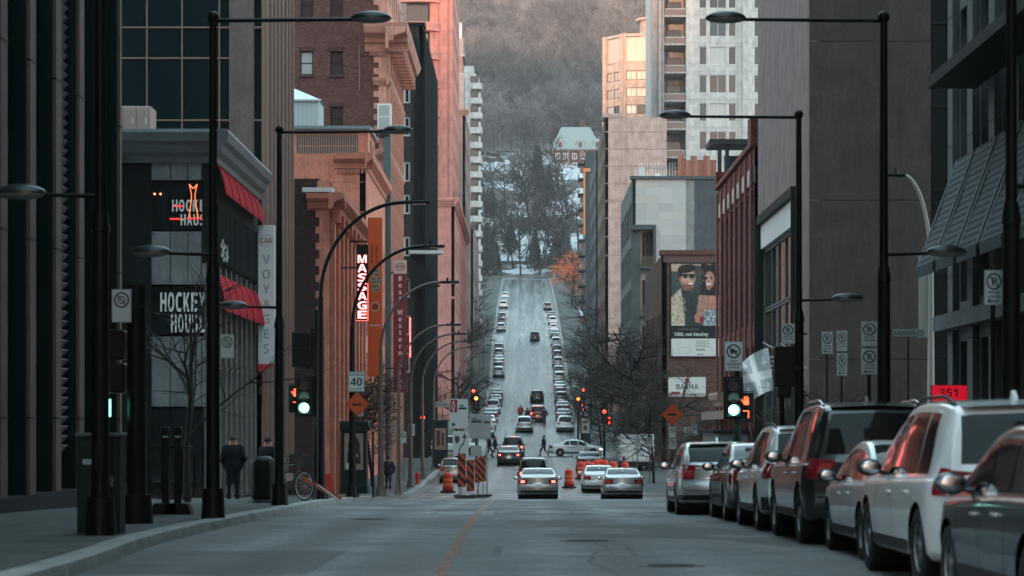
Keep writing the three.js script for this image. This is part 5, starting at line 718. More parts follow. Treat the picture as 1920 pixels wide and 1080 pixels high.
{ // cars parked nose to tail beside the pavement; d is the distance of the tail
  const row = (type, colour, left, dTail, label, o = {}) => { const c = TYPES[type], sc = o.scale ?? 1; return car(type, colour, label, [left + c.hw * sc, dTail + c.L / 2 * sc], { group: 'cars parked beside the grey stone shops', ...o }); };
  row('hatch', 'silver', 3.09, 44.4, 'silver hatchback with dark rear window parked at the head of the row by the signal', { scale: 1.02 });
  row('sedan', 'dark', 3.6, 38.9, 'dark grey saloon parked between the silver hatchback and a white crossover', {});
  row('suv', 'white', 3.62, 33.6, 'white crossover with black roof rails parked behind the dark grey saloon', { tall: .98 });
  row('bigsuv', 'black', 3.62, 28.2, 'tall black off road vehicle with chrome trim parked in the row', { chrome: true });
  row('sedan', 'white', 3.74, 23.6, 'white saloon with black mirrors tucked between two taller parked cars', { scale: .94, blackMirror: true });
  row('suv', 'white', 3.49, 18.7, 'large pearl white crossover with dark wraparound rear window', { noClad: true, scale: 1.0 });
  row('sedan', 'navy', 3.34, 13.6, 'dark blue saloon parked at the end of the row', { chrome: true });
  // traffic and parked cars beyond the crossing
  const at = (u, d) => [PX(u, d), d];
  car('sedan', 'champagne', 'champagne saloon with brake lights on waiting before the road works', [PX(1009, 96), 98.3], { lit: true, name: 'saloon_car', tall: .99 });
  car('bigsuv', 'dark', 'dark off road vehicle driving in front of the champagne saloon', [PX(1001, 120), 122], { name: 'driving_car', lit: true, scale: .97 });
  car('sedan', 'silver', 'silver saloon with open boot line parked beside the orange drum', [PX(1170, 97), 99.6]); car('sedan', 'white', 'pale saloon parked ahead of the silver saloon by the drums', [PX(1124, 117), 119]);
  car('hatch', 'champagne', 'pale hatchback parked behind the striped marker boards', [PX(850, 132), 134]); car('sedan', 'black', 'black saloon parked behind the stacked orange drums', [PX(1106, 148), 150]);
  car('sedan', 'black', 'black saloon braking before the second crossing', [PX(954, 162), 164], { lit: true, highStop: true, name: 'driving_car' }); car('bigsuv', 'black', 'black off road vehicle with a lit roof lamp at the second crossing', [PX(962, 178), 181], { lit: true, highStop: true, name: 'driving_car' });
  car('sedan', 'white', 'white saloon crossing the street with headlamps on', [PX(1080, 187), 187, -Math.PI / 2], { headOn: true, name: 'crossing_car' }); car('suv', 'white', 'white crossover nosing out of the side street', [PX(856, 190), 190, -Math.PI / 2], { name: 'crossing_car' });
  car('suv', 'silver', 'silver wagon climbing the hill beyond the second crossing', [PX(983, 226), 228], { name: 'driving_car', far: true }); car('bigsuv', 'red', 'dark red vehicle with brake lights on at the foot of the hill', [PX(1008, 243), 245], { name: 'driving_car', lit: true, highStop: true, far: true });
  car('suv', 'black', 'black crossover halfway up the hill street', [PX(1007, 288), 290], { name: 'driving_car', far: true }); car('bigsuv', 'dark', 'dark vehicle alone in the lane high on the hill', [PX(1003, 407), 410], { name: 'driving_car', far: true }); car('suv', 'grey', 'grey vehicle braking near the top of the hill', [PX(1027, 470), 472], { name: 'driving_car', lit: true, highStop: true, far: true });
  const dOf = (v) => { let a = 200, b = 560; for (let i = 0; i < 40; i++) { const m = (a + b) / 2; if (800 - rise(m) * FL / m > v) a = m; else b = m; } return (a + b) / 2; };
  const kinds = ['suv', 'sedan', 'hatch', 'sedan', 'suv'], cols = ['white', 'silver', 'grey', 'black', 'silver', 'white', 'navy', 'grey'], words = { white: 'white', silver: 'silver', grey: 'grey', black: 'black', navy: 'dark blue' }, noun = { suv: 'crossover', sedan: 'saloon', hatch: 'hatchback' };
  const put = (v, xo, i) => { const d = dOf(v), ty = kinds[(i * 3 + (i >> 2)) % 5], co = cols[(i * 5 + (i >> 1)) % 8]; car(ty, co, words[co] + ' ' + noun[ty] + ' parked along the kerb of the hill street', [xo(d), d], { far: true, group: 'cars parked along the hill street' }); };
  [818, 803, 789, 774, 760, 748, 706, 694, 682, 670, 658, 620, 609, 598, 577, 568, 559].forEach((v, i) => put(v, (d) => kerbL(d) + 1.15, i)); [808, 790, 774, 757, 745, 733, 716, 702, 687, 674, 661, 648, 632, 620, 607, 596].forEach((v, i) => put(v, (d) => kerbR(d) - 1.15, i + 3));
}
{ // white box van in the car park
  const d = 150, v = thing('white_van', 'white box van parked among the bare trees', 'van', [PX(1192, d), ground(d) + .02, -d], 0); const bx = add('cargo_box', new RoundedBoxGeometry(2.3, 1.9, 3.6, 3, .08).translate(0, 1.65, 0), PAINT.white, v); for (const x of [-.55, .55]) { const q = add('rear_door', new RoundedBoxGeometry(1.05, 1.6, .03, 1, .01).translate(x, 1.6, 1.81), PAINT.white, v); add('handle', cbox(x * .2, 1.4, 1.84, .04, .3, .03), M.dark, q); }
  add('cab', extrude([[-2, .45], [0, .45], [0, 2.1], [-.7, 2.05], [-1.35, 1.35], [-2, 1.2]], 1.9, .04).rotateY(-Math.PI / 2).translate(.95, 0, -1.85), PAINT.white, v); add('chassis', cbox(0, .55, -.5, 1.8, .3, 5), M.dark, v); add('bumper', cbox(0, .5, 1.9, 2, .18, .15), M.dark, v); for (const x of [-.9, .9]) add('tail_lamp', cbox(x, .95, 1.83, .16, .3, .03), M_TAIL, v);
  for (const z of [1.1, -2.8]) for (const sg of [-1, 1]) { const w = new THREE.Group(); w.name = 'wheel'; w.position.set(sg * .95, .36, z); w.rotation.y = sg > 0 ? 0 : Math.PI; v.add(w); add('tyre', carGeo.suv.tyre, M.rubber, w); add('rim', carGeo.suv.rim, M.steel, w); }
}
// ---------------------------------------------------------------- street lamps, signals, signs
const M_POLE = matte(.006, .007, .008, .5, { roughnessMap: T.rough }), M_BROWN = mat(.12, .085, .075, .7, { roughnessMap: T.rough }), M_LENS = glass(.2, .21, .2, .2);
const headG = (() => { const a = new THREE.SphereGeometry(1, 20, 12, 0, Math.PI * 2, 0, Math.PI / 2).scale(.34, .13, .15), b = new THREE.SphereGeometry(1, 20, 8, 0, Math.PI * 2, Math.PI / 2, Math.PI / 2).scale(.33, .075, .145); return [a, b]; })();
const post = (d, side) => ground(d) + .14;
function streetLamp(x, d, side, label) {              // side: +1 the long arm reaches towards +x
  const t = thing('street_lamp', label, 'street lamp', [x, post(d), -d], 0, 'tall black street lamps with two arms'), H = 8.2;
  add('base', new THREE.CylinderGeometry(.17, .2, .5, 14).translate(0, .25, 0), M_POLE, t); add('pole', mergeGeometries([cyl([0, .5, 0], [0, 4.0, 0], .115, .105, 14), cyl([0, 4.0, 0], [0, H + .1, 0], .075, .06, 12), new THREE.SphereGeometry(.1, 10, 8).translate(0, H + .06, 0), cyl([0, 3.9, 0], [0, 4.15, 0], .125, .09, 14)].map(plainG)), M_POLE, t);
  const arm = (y, len, s, r) => { const a = add('arm', [cyl([0, y, 0], [s * len, y + .02, 0], r, r * .8, 8), new THREE.SphereGeometry(r * 1.5, 8, 6).translate(0, y, 0)], M_POLE, t); return [s * (len + .25), y + .03]; };
  for (const [y, len, s, r] of [[H, 2.35, side, .036], [4.35, .78, -side, .032]]) { const [hx, hy] = arm(y, len, s, r), h = add('lamp_head', headG[0].clone().translate(hx, hy, 0), mat(.03, .032, .034, .3, { metalness: .4 }), t); add('lens', headG[1].clone().translate(hx, hy, 0), M_LENS, h); }
  add('access_door', cbox(0, 1, .112, .1, .35, .02), M_POLE, t); return t;
}
streetLamp(-5.44, 28, 1, 'black two arm street lamp beside the grey cabinet'); streetLamp(-5.14, 36, 1, 'black two arm street lamp in front of the pub window'); streetLamp(-5.4, 48, 1, 'black two arm street lamp beside the travel agency sign');
streetLamp(6.0, 27, -1, 'black two arm street lamp beside the striped awnings'); streetLamp(5.9, 36, -1, 'black two arm street lamp in front of the tan block wall'); streetLamp(5.75, 46, -1, 'black two arm street lamp beside the big framed shop window');
function archLamp(x, d, side, m, H, reach, label, group) {
  const t = thing('arched_lamp', label, 'street lamp', [x, post(d), -d], 0, group), p = []; for (let i = 0; i <= 12; i++) { const a = i / 12 * Math.PI / 2; p.push([side * reach * (1 - Math.cos(a)), H - 2.7 + 2.7 * Math.sin(a), 0]); } p.push([side * (reach + .25), H + .01, 0]);
  add('pole', [cyl([0, 0, 0], [0, H - 2.7, 0], .13, .075, 12)], m, t); add('arm', tube(p, .055, 30, 8), m, t); add('base', new THREE.CylinderGeometry(.16, .24, .4, 12).translate(0, .2, 0), m, t); const h = add('lamp_head', new RoundedBoxGeometry(.75, .1, .22, 2, .04).translate(side * (reach + .3), H + .0, 0), M.dark, t); add('lens', cbox(side * (reach + .36), H - .058, 0, .4, .03, .16), M_LENS, h); add('photocell', new THREE.CylinderGeometry(.04, .05, .14, 8).translate(side * (reach + .2), H + .11, 0), M.dark, h);
  return t;
}
[62.5, 74, 89.5, 109.5, 121, 135, 152].forEach((d, i) => archLamp(d < 89 ? -5.85 : d === 89.5 ? -5.75 : -6.35, d === 89.5 ? 87 : d, 1, i < 2 ? M_POLE : M_BROWN, 8.5, 2.45, i < 2 ? 'arched black street lamp beside the low dark brick shop' : 'arched brown street lamp in the row before the hotel sign', 'arched street lamps'));
[214, 240, 270, 305, 345].forEach((d) => archLamp(-6.6, d, 1, M_BROWN, 8.5, 2.3, 'arched lamp along the foot of the hill street', 'arched lamps up the hill'));
{ const t = archLamp(11.5, 62, -1, mat(.45, .4, .37, .5), 9.2, .8, 'pale arched lamp post with a red and white banner in the lane'); add('banner', box(-.35, -.04, 4.6, 6.9, -.01, .01), print(128, 512, (c) => { c.fillStyle = '#b9b3ae'; c.fillRect(0, 0, 128, 512); c.fillStyle = '#7c1820'; c.beginPath(); c.moveTo(70, 40); c.lineTo(128, 0); c.lineTo(128, 400); c.lineTo(20, 512); c.lineTo(0, 440); c.fill(); c.fillStyle = '#d3cecb'; for (let i = 0; i < 3; i++) c.fillRect(0, 90 + i * 130, 128, 9); }), t); for (const y of [4.6, 6.9]) add('banner_rod', cyl([-.4, y, 0], [0, y, 0], .02, .02, 6), M.grey, t); }
// traffic signals
const M_GREEN = glow(.22, 1, .8, 1.6), M_REDL = glow(1, .07, .04, 2.2), M_AMBER = glow(1, .2, .06, 2.4), M_OFF = glass(.03, .03, .03, .3), M_HAND = glow(1, .085, .03, 1.8);
function signalHead(t, x, y, z, lit, k, turn = 0) {    // three round lenses with visors; k: which is lit from the top
  const h = add('signal_head', new RoundedBoxGeometry(.4, 1.08, .22, 2, .03), M.black, t); h.position.set(x, y, z); h.rotation.y = turn; add('backplate', cbox(0, 0, -.06, .54, 1.2, .02), M.black, h);
  for (let i = 0; i < 3; i++) { add('lens', new THREE.CylinderGeometry(.15, .15, .03, 22).rotateX(Math.PI / 2).translate(0, .34 - i * .34, .118), i === k ? lit : M_OFF, h); add('visor', new THREE.CylinderGeometry(.165, .165, .2, 18, 1, true, -Math.PI * .2, Math.PI * 1.4).rotateX(Math.PI / 2).rotateZ(Math.PI * .5).translate(0, .34 - i * .34, .2), M.black, h); }
  return h;
}
function walkHead(t, x, y, z, digit, lit = M_HAND, turn = 0) {
  const h = add('walk_head', new RoundedBoxGeometry(.44, .82, .2, 2, .03), M.black, t); h.position.set(x, y, z); h.rotation.y = turn;
  const hand = [new RoundedBoxGeometry(.14, .12, .02, 1, .01).translate(.01, .13, .11)]; for (let i = 0; i < 4; i++) hand.push(cbox(-.045 + i * .036, .245 - (i === 0 || i === 3 ? .015 : 0), .11, .025, .14 - (i === 3 ? .04 : 0), .015)); hand.push(new THREE.BoxGeometry(.03, .13, .015).rotateZ(.6).translate(-.09, .17, .11)); add('hand_symbol', hand.map(plainG), lit, h);
  const seg = digit === '7' ? [[0, -.1, .16, .03], [.07, -.2, .03, .2]] : [[0, -.1, .14, .03], [0, -.28, .14, .03], [.06, -.19, .03, .18], [-.06, -.19, .03, .18]]; add('digit', seg.map(([a, b, w, q]) => cbox(a, b, .11, w, q, .015)), lit, h); add('hood', box(-.23, .23, .42, .45, .08, .24), M.black, h); return h;
}
const lampLight = (x, y, z, r, g, b, k) => { const l = new THREE.PointLight(lin(r, g, b), k, 30, 2); l.position.set(x, y, z); l.castShadow = true; scene.add(l); };
{
  let t = thing('traffic_signal', 'black traffic signal with green light and red hand before the brick shop', 'traffic signal', [PX(594, 66), post(66), -66]); const hy = (v, d) => PY(v, d) - post(d);
  add('pole', cyl([0, 0, 0], [0, 5.7, 0], .16, .13, 14), M_POLE, t); add('bracket', [cbox(-.2, hy(735, 66), .1, .4, .06, .06), cbox(-.2, hy(690, 66), .1, .4, .06, .06)], M_POLE, t); signalHead(t, PX(573, 66) - PX(594, 66), hy(765, 66) + .34, .3, M_GREEN, 2); walkHead(t, PX(556, 66) - PX(594, 66), hy(748, 66), .12, '7'); signalHead(t, -.1, hy(655, 66), -.05, M_OFF, -1, Math.PI / 2); const cb = add('control_box', new RoundedBoxGeometry(.75, 1.05, .4, 2, .03).translate(PX(571, 66) - PX(594, 66), hy(655, 66), -.1), M.black, t);
  lampLight(PX(573, 66), PY(765, 66), -65.2, .35, 1, .86, 1.2);
  const cap = add('finial', cyl([PX(588, 66) - PX(594, 66), 5, 0], [PX(588, 66) - PX(594, 66), 5.6, 0], .09, .07, 10), M_POLE, t);
  t = thing('traffic_signal', 'black traffic signal with green light and red hand beside the flags', 'traffic signal', [PX(1382, 62), post(62), -62]); add('pole', cyl([0, 0, 0], [0, 4.2, 0], .11, .1, 14), M_POLE, t); signalHead(t, PX(1373, 62) - PX(1382, 62), hy(769, 62) + .34, .3, M_GREEN, 2); walkHead(t, PX(1393, 62) - PX(1382, 62) + .06, hy(764, 62), .16, '7'); lampLight(PX(1373, 62), PY(769, 62), -61.2, .35, 1, .86, 1.2);
  const far = (u, v, d, label, lit, digit) => { const q = thing('traffic_signal', label, 'traffic signal', [PX(u, d), post(d), -d]); add('pole', cyl([0, 0, 0], [0, 4.6, 0], .1, .08, 10), M_POLE, q); signalHead(q, 0, hy(v, d) - .34, .26, lit, 0); if (digit) walkHead(q, .38, hy(v + 16, d), .1, digit); return q; };
  far(893, 747, 174, 'traffic signal with amber red light beside the white lane boards', M_AMBER); far(1133, 772, 170, 'traffic signal with large red light before the bare trees', M_REDL, '0'); far(1084, 748, 199, 'traffic signal with orange red light at the foot of the hill', M_AMBER, '7'); far(856, 783, 172, 'small red traffic signal behind the white lane boards', M_REDL, '7'); far(888, 733, 199, 'red traffic signal beyond the second crossing', M_REDL); far(1094, 731, 202, 'high red traffic signal beyond the amber one', M_REDL); far(793, 783, 150, 'red traffic signal among the pavement poles', M_REDL);
  // near cluster beside the cabinet
  t = thing('signal_post', 'thick black signal post with louvred heads and a parking sign', 'traffic signal', [PX(256, 33), post(33), -33]); add('pole', cyl([0, 0, 0], [0, 3.6, 0], .15, .14, 14), M_POLE, t); add('base', new THREE.CylinderGeometry(.22, .26, .45, 12).translate(0, .22, 0), M_POLE, t);
  for (const y of [2.2, 2.7]) { const h = add('signal_head', new RoundedBoxGeometry(.24, .45, .34, 2, .03).translate(-.28, y, 0), M.black, t); add('visor', new THREE.BoxGeometry(.26, .02, .3).rotateZ(.35).translate(-.5, y + .12, 0), M.black, h); add('visor', new THREE.BoxGeometry(.26, .02, .3).rotateZ(.35).translate(-.5, y - .1, 0), M.black, h); }
  add('lit_strip', cbox(-.41, PY(765, 33) - post(33), .02, .03, .26, .1), glow(.2, 1, .8, 3), t);
}
// signs
const signPrint = (kind, s = 1) => shared('sign' + kind + s, () => print(160, 256, (c, W, H) => {
  c.fillStyle = '#b9bcbc'; c.fillRect(0, 0, W, H); c.strokeStyle = '#6d7274'; c.lineWidth = 3; c.strokeRect(4, 4, W - 8, H - 8);
  c.lineWidth = 13; c.strokeStyle = kind === 'truck' ? '#1d2022' : '#23201f'; c.beginPath(); c.arc(W / 2, 82, 56, 0, 7); c.stroke(); c.fillStyle = '#1b1d1e'; c.textAlign = 'center';
  if (kind === 'truck') { c.fillRect(50, 62, 40, 34); c.fillRect(90, 74, 24, 22); c.beginPath(); c.arc(64, 100, 9, 0, 7); c.arc(100, 100, 9, 0, 7); c.fill(); } else if (kind === 'ring') { c.lineWidth = 9; c.beginPath(); c.arc(W / 2, 82, 27, 0, 7); c.stroke(); } else { c.font = 'bold 84px sans-serif'; c.fillText(kind === 'P' ? 'P' : 'P', W / 2, 112); }
  c.lineWidth = 10; c.beginPath(); c.moveTo(W / 2 - 38, 44); c.lineTo(W / 2 + 38, 122); c.stroke();
  c.font = 'bold 26px sans-serif'; if (kind === 'truck') { c.fillText('SAUF', W / 2, 178); c.fillText('LIVRAISON', W / 2, 205, 130); c.fillText('LOCALE', W / 2, 232); } else if (kind !== 'ring') { c.fillText('09h-16h', W / 2, 172, 130); c.fillText('LUN-VEN', W / 2, 202, 130); if (s > 1) { c.fillRect(40, 222, 80, 9); c.beginPath(); c.moveTo(22, 226); c.lineTo(50, 208); c.lineTo(50, 244); c.fill(); } }
}));
function plate(t, x, y, z, w, h, m, name = 'sign_plate') { const b = add(name, new RoundedBoxGeometry(w, h, .012, 1, .005).translate(x, y, z), M.steel, t); add('print', new THREE.PlaneGeometry(w * .985, h * .985).translate(x, y, z + .009), m, b); return b; }
function signOn(u0, u1, v0, v1, d, m, label, o = {}) {  // a sign and its own thin post, unless fixed to a lamp post
  const cx = PX((u0 + u1) / 2, d), w = PX(u1, d) - PX(u0, d), h = (v1 - v0) * d / FL, t = thing(o.name ?? 'parking_sign', label, 'sign', [cx, post(d), -d], 0, o.group); plate(t, 0, PY((v0 + v1) / 2, d) - post(d), .06, w, h, m);
  for (const [a, b, c, e, mm] of o.more ?? []) plate(t, PX((a + b) / 2, d) - cx, PY((c + e) / 2, d) - post(d), .06, PX(b, d) - PX(a, d), (e - c) * d / FL, mm);
  const px = o.postU ? PX(o.postU, d) - cx : 0, top = PY(v0, d) - post(d) + .02; if (o.clamp) add('clamp', cbox(o.clamp, PY((v0 + v1) / 2, d) - post(d), .03, Math.abs(o.clamp) * 2, .04, .03), M_POLE, t); else add('post', cyl([px, 0, 0.02], [px, o.top ? PY(o.top, d) - post(d) : top, .02], .03, .03, 8), o.pm ?? M_POLE, t);
  return t;
}
const P = (s) => signPrint('P', s), RING = signPrint('ring');
signOn(211, 248, 543, 605, 32.75, RING, 'parking ring sign on the thick black signal post', { clamp: .18 }); signOn(414, 440, 627, 672, 36, RING, 'small ring sign clamped to the lamp post before the pub', { clamp: -.16 });
signOn(1464, 1490, 607, 645, 45.7, P(1), 'parking sign above the black utility box', { clamp: .2 }); signOn(1540, 1561, 622, 664, 55, P(2), 'single parking sign on a thin post before the tan wall'); signOn(1568, 1588, 620, 659, 54, P(1), 'pair of small parking signs on one thin post before the tan wall', { more: [[1568, 1588, 662, 705, P(2)]] });
signOn(1613, 1645, 603, 650, 37.5, P(1), 'pair of large parking signs beside the black lamp post', { more: [[1613, 1645, 653, 703, P(2)]] }); signOn(1843, 1880, 507, 573, 27.6, P(2), 'large parking sign beside the striped awnings', { postU: 1861 }); signOn(1358, 1392, 641, 696, 61.7, signPrint('truck'), 'no lorries sign above the signal with the red hand', { clamp: .06 });
{ const b = thing('utility_box', 'black utility box on the lamp post by the framed shop window', 'box', [PX(1470, 45.8), PY(725, 45.8), -45.8]); add('casing', new RoundedBoxGeometry(.42, .85, .3, 2, .03).translate(0, .42, 0), M.black, b); add('bracket', cbox(.18, .4, 0, .3, .06, .08), M_POLE, b); add('cap', new RoundedBoxGeometry(.3, .22, .25, 2, .05).translate(0, -.12, 0), M.dark, b); add('drop_pole', cyl([-.05, -.2, 0], [-.05, PY(960, 45.8) - PY(725, 45.8), 0], .06, .06, 10), M_POLE, b); }
// speed limit and diamond signs
const diamond = shared('diam', () => print(256, 256, (c) => { c.fillStyle = '#c24a1c'; c.fillRect(0, 0, 256, 256); c.strokeStyle = '#3b1a10'; c.lineWidth = 5; c.strokeRect(8, 8, 240, 240); c.save(); c.translate(128, 128); c.rotate(Math.PI / 4); c.fillStyle = '#1c1210'; c.fillRect(-70, -4, 140, 26); c.fillRect(-78, -16, 60, 22); c.beginPath(); c.moveTo(-10, -4); c.lineTo(30, -22); c.lineTo(62, -4); c.fill(); c.restore(); }));
function diamondOn(t, x, y, z, s) { const g = new THREE.BoxGeometry(s, s, .012).rotateZ(Math.PI / 4).translate(x, y, z), b = add('diamond_plate', g, M.orange, t); add('print', new THREE.PlaneGeometry(s * .98, s * .98).rotateZ(Math.PI / 4).translate(x, y, z + .009), diamond, b); }
{ const d = 73.8, t = signOn(653, 684, 697, 735, d, print(256, 320, (c) => { c.fillStyle = '#bcc6c2'; c.fillRect(0, 0, 256, 320); c.strokeStyle = '#222'; c.lineWidth = 8; c.strokeRect(8, 8, 240, 304); c.fillStyle = '#16191a'; c.textAlign = 'center'; c.font = 'bold 44px sans-serif'; c.fillText('MAXIMUM', 128, 62, 220); c.font = 'bold 170px sans-serif'; c.fillText('40', 128, 222, 210); c.font = 'bold 34px sans-serif'; c.fillText('SEC. TEMPS', 128, 286, 210); }), 'white maximum 40 sign above an orange diamond on the black arched lamp pole', { name: 'speed_limit_sign', clamp: .05 }); diamondOn(t, .02, PY(758, d) - post(d), .05, .58);
  signOn(612, 627, 738, 766, 111, RING, 'small ring sign behind the green signal'); signOn(623, 640, 784, 808, 111.5, print(128, 192, (c) => { c.fillStyle = '#c4c7c5'; c.fillRect(0, 0, 128, 192); c.fillStyle = '#101414'; c.fillRect(52, 80, 24, 80); c.beginPath(); c.moveTo(64, 22); c.lineTo(108, 92); c.lineTo(20, 92); c.fill(); }), 'white straight ahead arrow sign', { name: 'arrow_sign' });
  const t2 = signOn(1254, 1267, 800, 821, 100, RING, 'orange diamond work sign with two small parking plates', { name: 'diamond_sign', more: [[1254, 1268, 823, 842, P(1)]], postU: 1260, top: 760 }); diamondOn(t2, 0, PY(777, 100) - post(100), .05, .72);
  const gp = 'small parking signs along the far pavement'; for (const [u, v, dd] of [[676, 770, 118], [716, 782, 128], [746, 800, 126], [756, 820, 136], [772, 806, 138], [1288, 812, 128], [1302, 806, 132], [1195, 830, 122], [1218, 826, 128], [1078, 715, 225], [1096, 772, 206]]) signOn(u - 6, u + 6, v - 11, v + 11, dd, dd % 4 ? P(1) : RING, 'small parking sign on a thin post along the far pavement', { group: gp, pm: M_BROWN });
  const nm = print(512, 128, (c) => { c.fillStyle = '#8f9695'; c.fillRect(0, 0, 512, 128); c.fillStyle = '#24292a'; c.font = 'bold 92px sans-serif'; c.fillText('Layevoie', 16, 96, 360); c.strokeStyle = '#7d2b35'; c.lineWidth = 8; c.strokeRect(410, 24, 80, 80); }); signOn(1674, 1732, 617, 631, 58, nm, 'white street name plate in the lane beside the tan block', { name: 'street_name_sign', postU: 1703 }); signOn(817, 842, 753, 764, 166, print(256, 96, (c) => { c.fillStyle = '#8a908f'; c.fillRect(0, 0, 256, 96); c.fillStyle = '#3b4142'; c.font = 'bold 54px sans-serif'; c.fillText('Stanley', 20, 66, 216); }), 'grey street name plate at the second crossing', { name: 'street_name_sign' });
}
// ---------------------------------------------------------------- shop signs
function vertical(c, txt, x, y, step, font, col) { c.fillStyle = col; c.font = font; c.textAlign = 'center'; [...txt].forEach((q, i) => c.fillText(q, x, y + i * step)); }
{ // travel agency sign
  const d = 78.6, w = PX(516, d) - PX(485, d), h = (683 - 423) * d / FL, t = thing('travel_sign', 'tall white CAA VOYAGES blade sign with red foot', 'sign', [PX(500, d), PY(683, d), -d]); add('casing', new RoundedBoxGeometry(w, h, .3, 2, .02).translate(0, h / 2, 0), M.pale, t);
  add('print', new THREE.PlaneGeometry(w * .97, h * .99).translate(0, h / 2, .152), print(128, 1088, (c) => { c.fillStyle = '#c9cecf'; c.fillRect(0, 0, 128, 1088); c.strokeStyle = '#5c6366'; c.lineWidth = 5; c.beginPath(); c.ellipse(64, 118, 56, 46, 0, 0, 7); c.stroke(); c.fillStyle = '#c3c7c7'; c.fill(); c.fillStyle = '#7b1a26'; c.font = 'bold 56px sans-serif'; c.textAlign = 'center'; c.fillText('CAA', 64, 136, 96); vertical(c, 'VOYAGES', 64, 300, 118, 'bold 100px sans-serif', '#8f979a'); }), t); add('red_foot', extrude([[-w / 2, 0], [w / 2, 0], [w / 2, -.02], [-w / 2, -.28]], .3).translate(0, -.002, -.15), M.red, t); add('wall_bracket', [cbox(-.35, h * .8, 0, .4, .06, .06), cbox(-.35, h * .2, 0, .4, .06, .06)], M.dark, t);
}
{ // neon massage sign
  const d = 112, w = PX(691, d) - PX(668, d), h = (603 - 459) * d / FL, t = thing('massage_sign', 'black blade sign with glowing pink MASSAGE letters', 'sign', [PX(679.5, d), PY(603, d), -d]); add('casing', new RoundedBoxGeometry(w, h, .22, 2, .02).translate(0, h / 2, 0), M.black, t); const pink = glow(1, .2, .2, 2.6), rim = glow(1, .12, .1, 1.6);
  add('neon_rim', [box(-w / 2 + .01, w / 2 - .01, .03, .06, .112, .13), box(w / 2 - .04, w / 2 - .01, .065, h * .5, .112, .13)], rim, t); [...'MASSAGE'].forEach((q, i) => { const g = new TextGeometry(q, { font: FONT, size: .4, depth: .04, curveSegments: 4 }); g.computeBoundingBox(); const bb = g.boundingBox; g.translate(-(bb.min.x + bb.max.x) / 2, 0, 0).scale(.46 / (bb.max.x - bb.min.x), 1, 1).translate(0, h - .93 - i * .475, .115); add('letter', g, pink, t); }); add('wall_bracket', cbox(-.9, h * .7, 0, 1.3, .07, .07), M.dark, t);
  const l = new THREE.RectAreaLight(lin(1, .2, .2), 1.2, w, h); l.position.set(t.position.x, t.position.y + h / 2, -d + .2); l.lookAt(l.position.x, l.position.y, l.position.z + 5); scene.add(l);
}
{ // orange banner
  const d = 116, w = PX(717, d) - PX(690, d), h = (706 - 408) * d / FL, t = thing('orange_banner_sign', 'tall orange blade sign with green lettering and sun emblem', 'sign', [PX(703.5, d), PY(706, d), -d]); add('casing', new RoundedBoxGeometry(w, h, .2, 2, .02).translate(0, h / 2, 0), mat(.42, .09, .02, .6), t);
  add('print', new THREE.PlaneGeometry(w * .98, h * .995).translate(0, h / 2, .102), print(128, 1408, (c) => { c.fillStyle = '#d9571f'; c.fillRect(0, 0, 128, 1408); c.save(); c.translate(46, 400); c.rotate(-Math.PI / 2); c.fillStyle = '#4c1c12'; c.font = 'bold 34px sans-serif'; c.fillText('Shawarma', 0, 0, 190); c.fillText('et Grillades', 0, 42, 150); c.restore(); c.save(); c.translate(98, 690); c.rotate(-Math.PI / 2); c.font = 'bold 120px serif'; c.lineWidth = 10; c.strokeStyle = '#c4a98c'; c.strokeText('aga', 30, 0, 220); c.fillStyle = '#1d6a58'; c.fillText('aga', 30, 0, 220); c.restore(); c.fillStyle = '#d1a176'; c.beginPath(); for (let i = 0; i < 40; i++) { const a = i / 40 * 6.283, r = i % 2 ? 52 : 40; c.lineTo(64 + Math.cos(a) * r, 790 + Math.sin(a) * r); } c.fill(); c.fillStyle = '#8c3316'; c.beginPath(); c.arc(64, 790, 32, 0, 7); c.fill(); c.fillStyle = '#d1b199'; c.fillRect(12, 950, 104, 14); }), t); add('wall_bracket', cbox(-.8, h * .85, 0, 1.1, .08, .08), M.dark, t);
}
{ // hotel sign
  const d = 151, w = PX(763, d) - PX(738, d), h = (736 - 487) * d / FL, t = thing('hotel_sign', 'tall maroon Best Western Plus blade sign with white head', 'sign', [PX(750.5, d), PY(736, d), -d]); add('casing', new RoundedBoxGeometry(w, h, .25, 2, .02).translate(0, h / 2, 0), mat(.16, .02, .03, .6), t);
  add('print', new THREE.PlaneGeometry(w * .98, h * .995).translate(0, h / 2, .127), print(128, 1272, (c) => { c.fillStyle = '#6b1724'; c.fillRect(0, 0, 128, 1272); c.fillStyle = '#bfa9a2'; c.fillRect(0, 0, 128, 132); c.strokeStyle = '#5a3138'; c.lineWidth = 7; c.beginPath(); c.ellipse(64, 66, 44, 36, 0, 0, 7); c.stroke(); c.fillStyle = '#5a2b33'; c.font = 'bold 44px sans-serif'; c.textAlign = 'center'; c.fillText('BW', 64, 82, 66); vertical(c, 'Best Western Plus', 64, 200, 65, 'bold 62px sans-serif', '#d8cdc8'); }), t); add('wall_bracket', cbox(-1, h * .9, 0, 1.2, .1, .1), M.dark, t);
  const r = thing('neon_strip', 'thin vertical red neon strip beside the hotel sign', 'neon', [PX(769, 158), PY(670, 158), -158]); add('tube', cyl([0, 0, 0], [0, (670 - 595) * 158 / FL, 0], .05, .05, 8), glow(1, .1, .08, 2.5), r); add('backing', box(-.1, .1, -.05, (670 - 595) * 158 / FL + .05, -.12, -.06), M.dark, r);
}
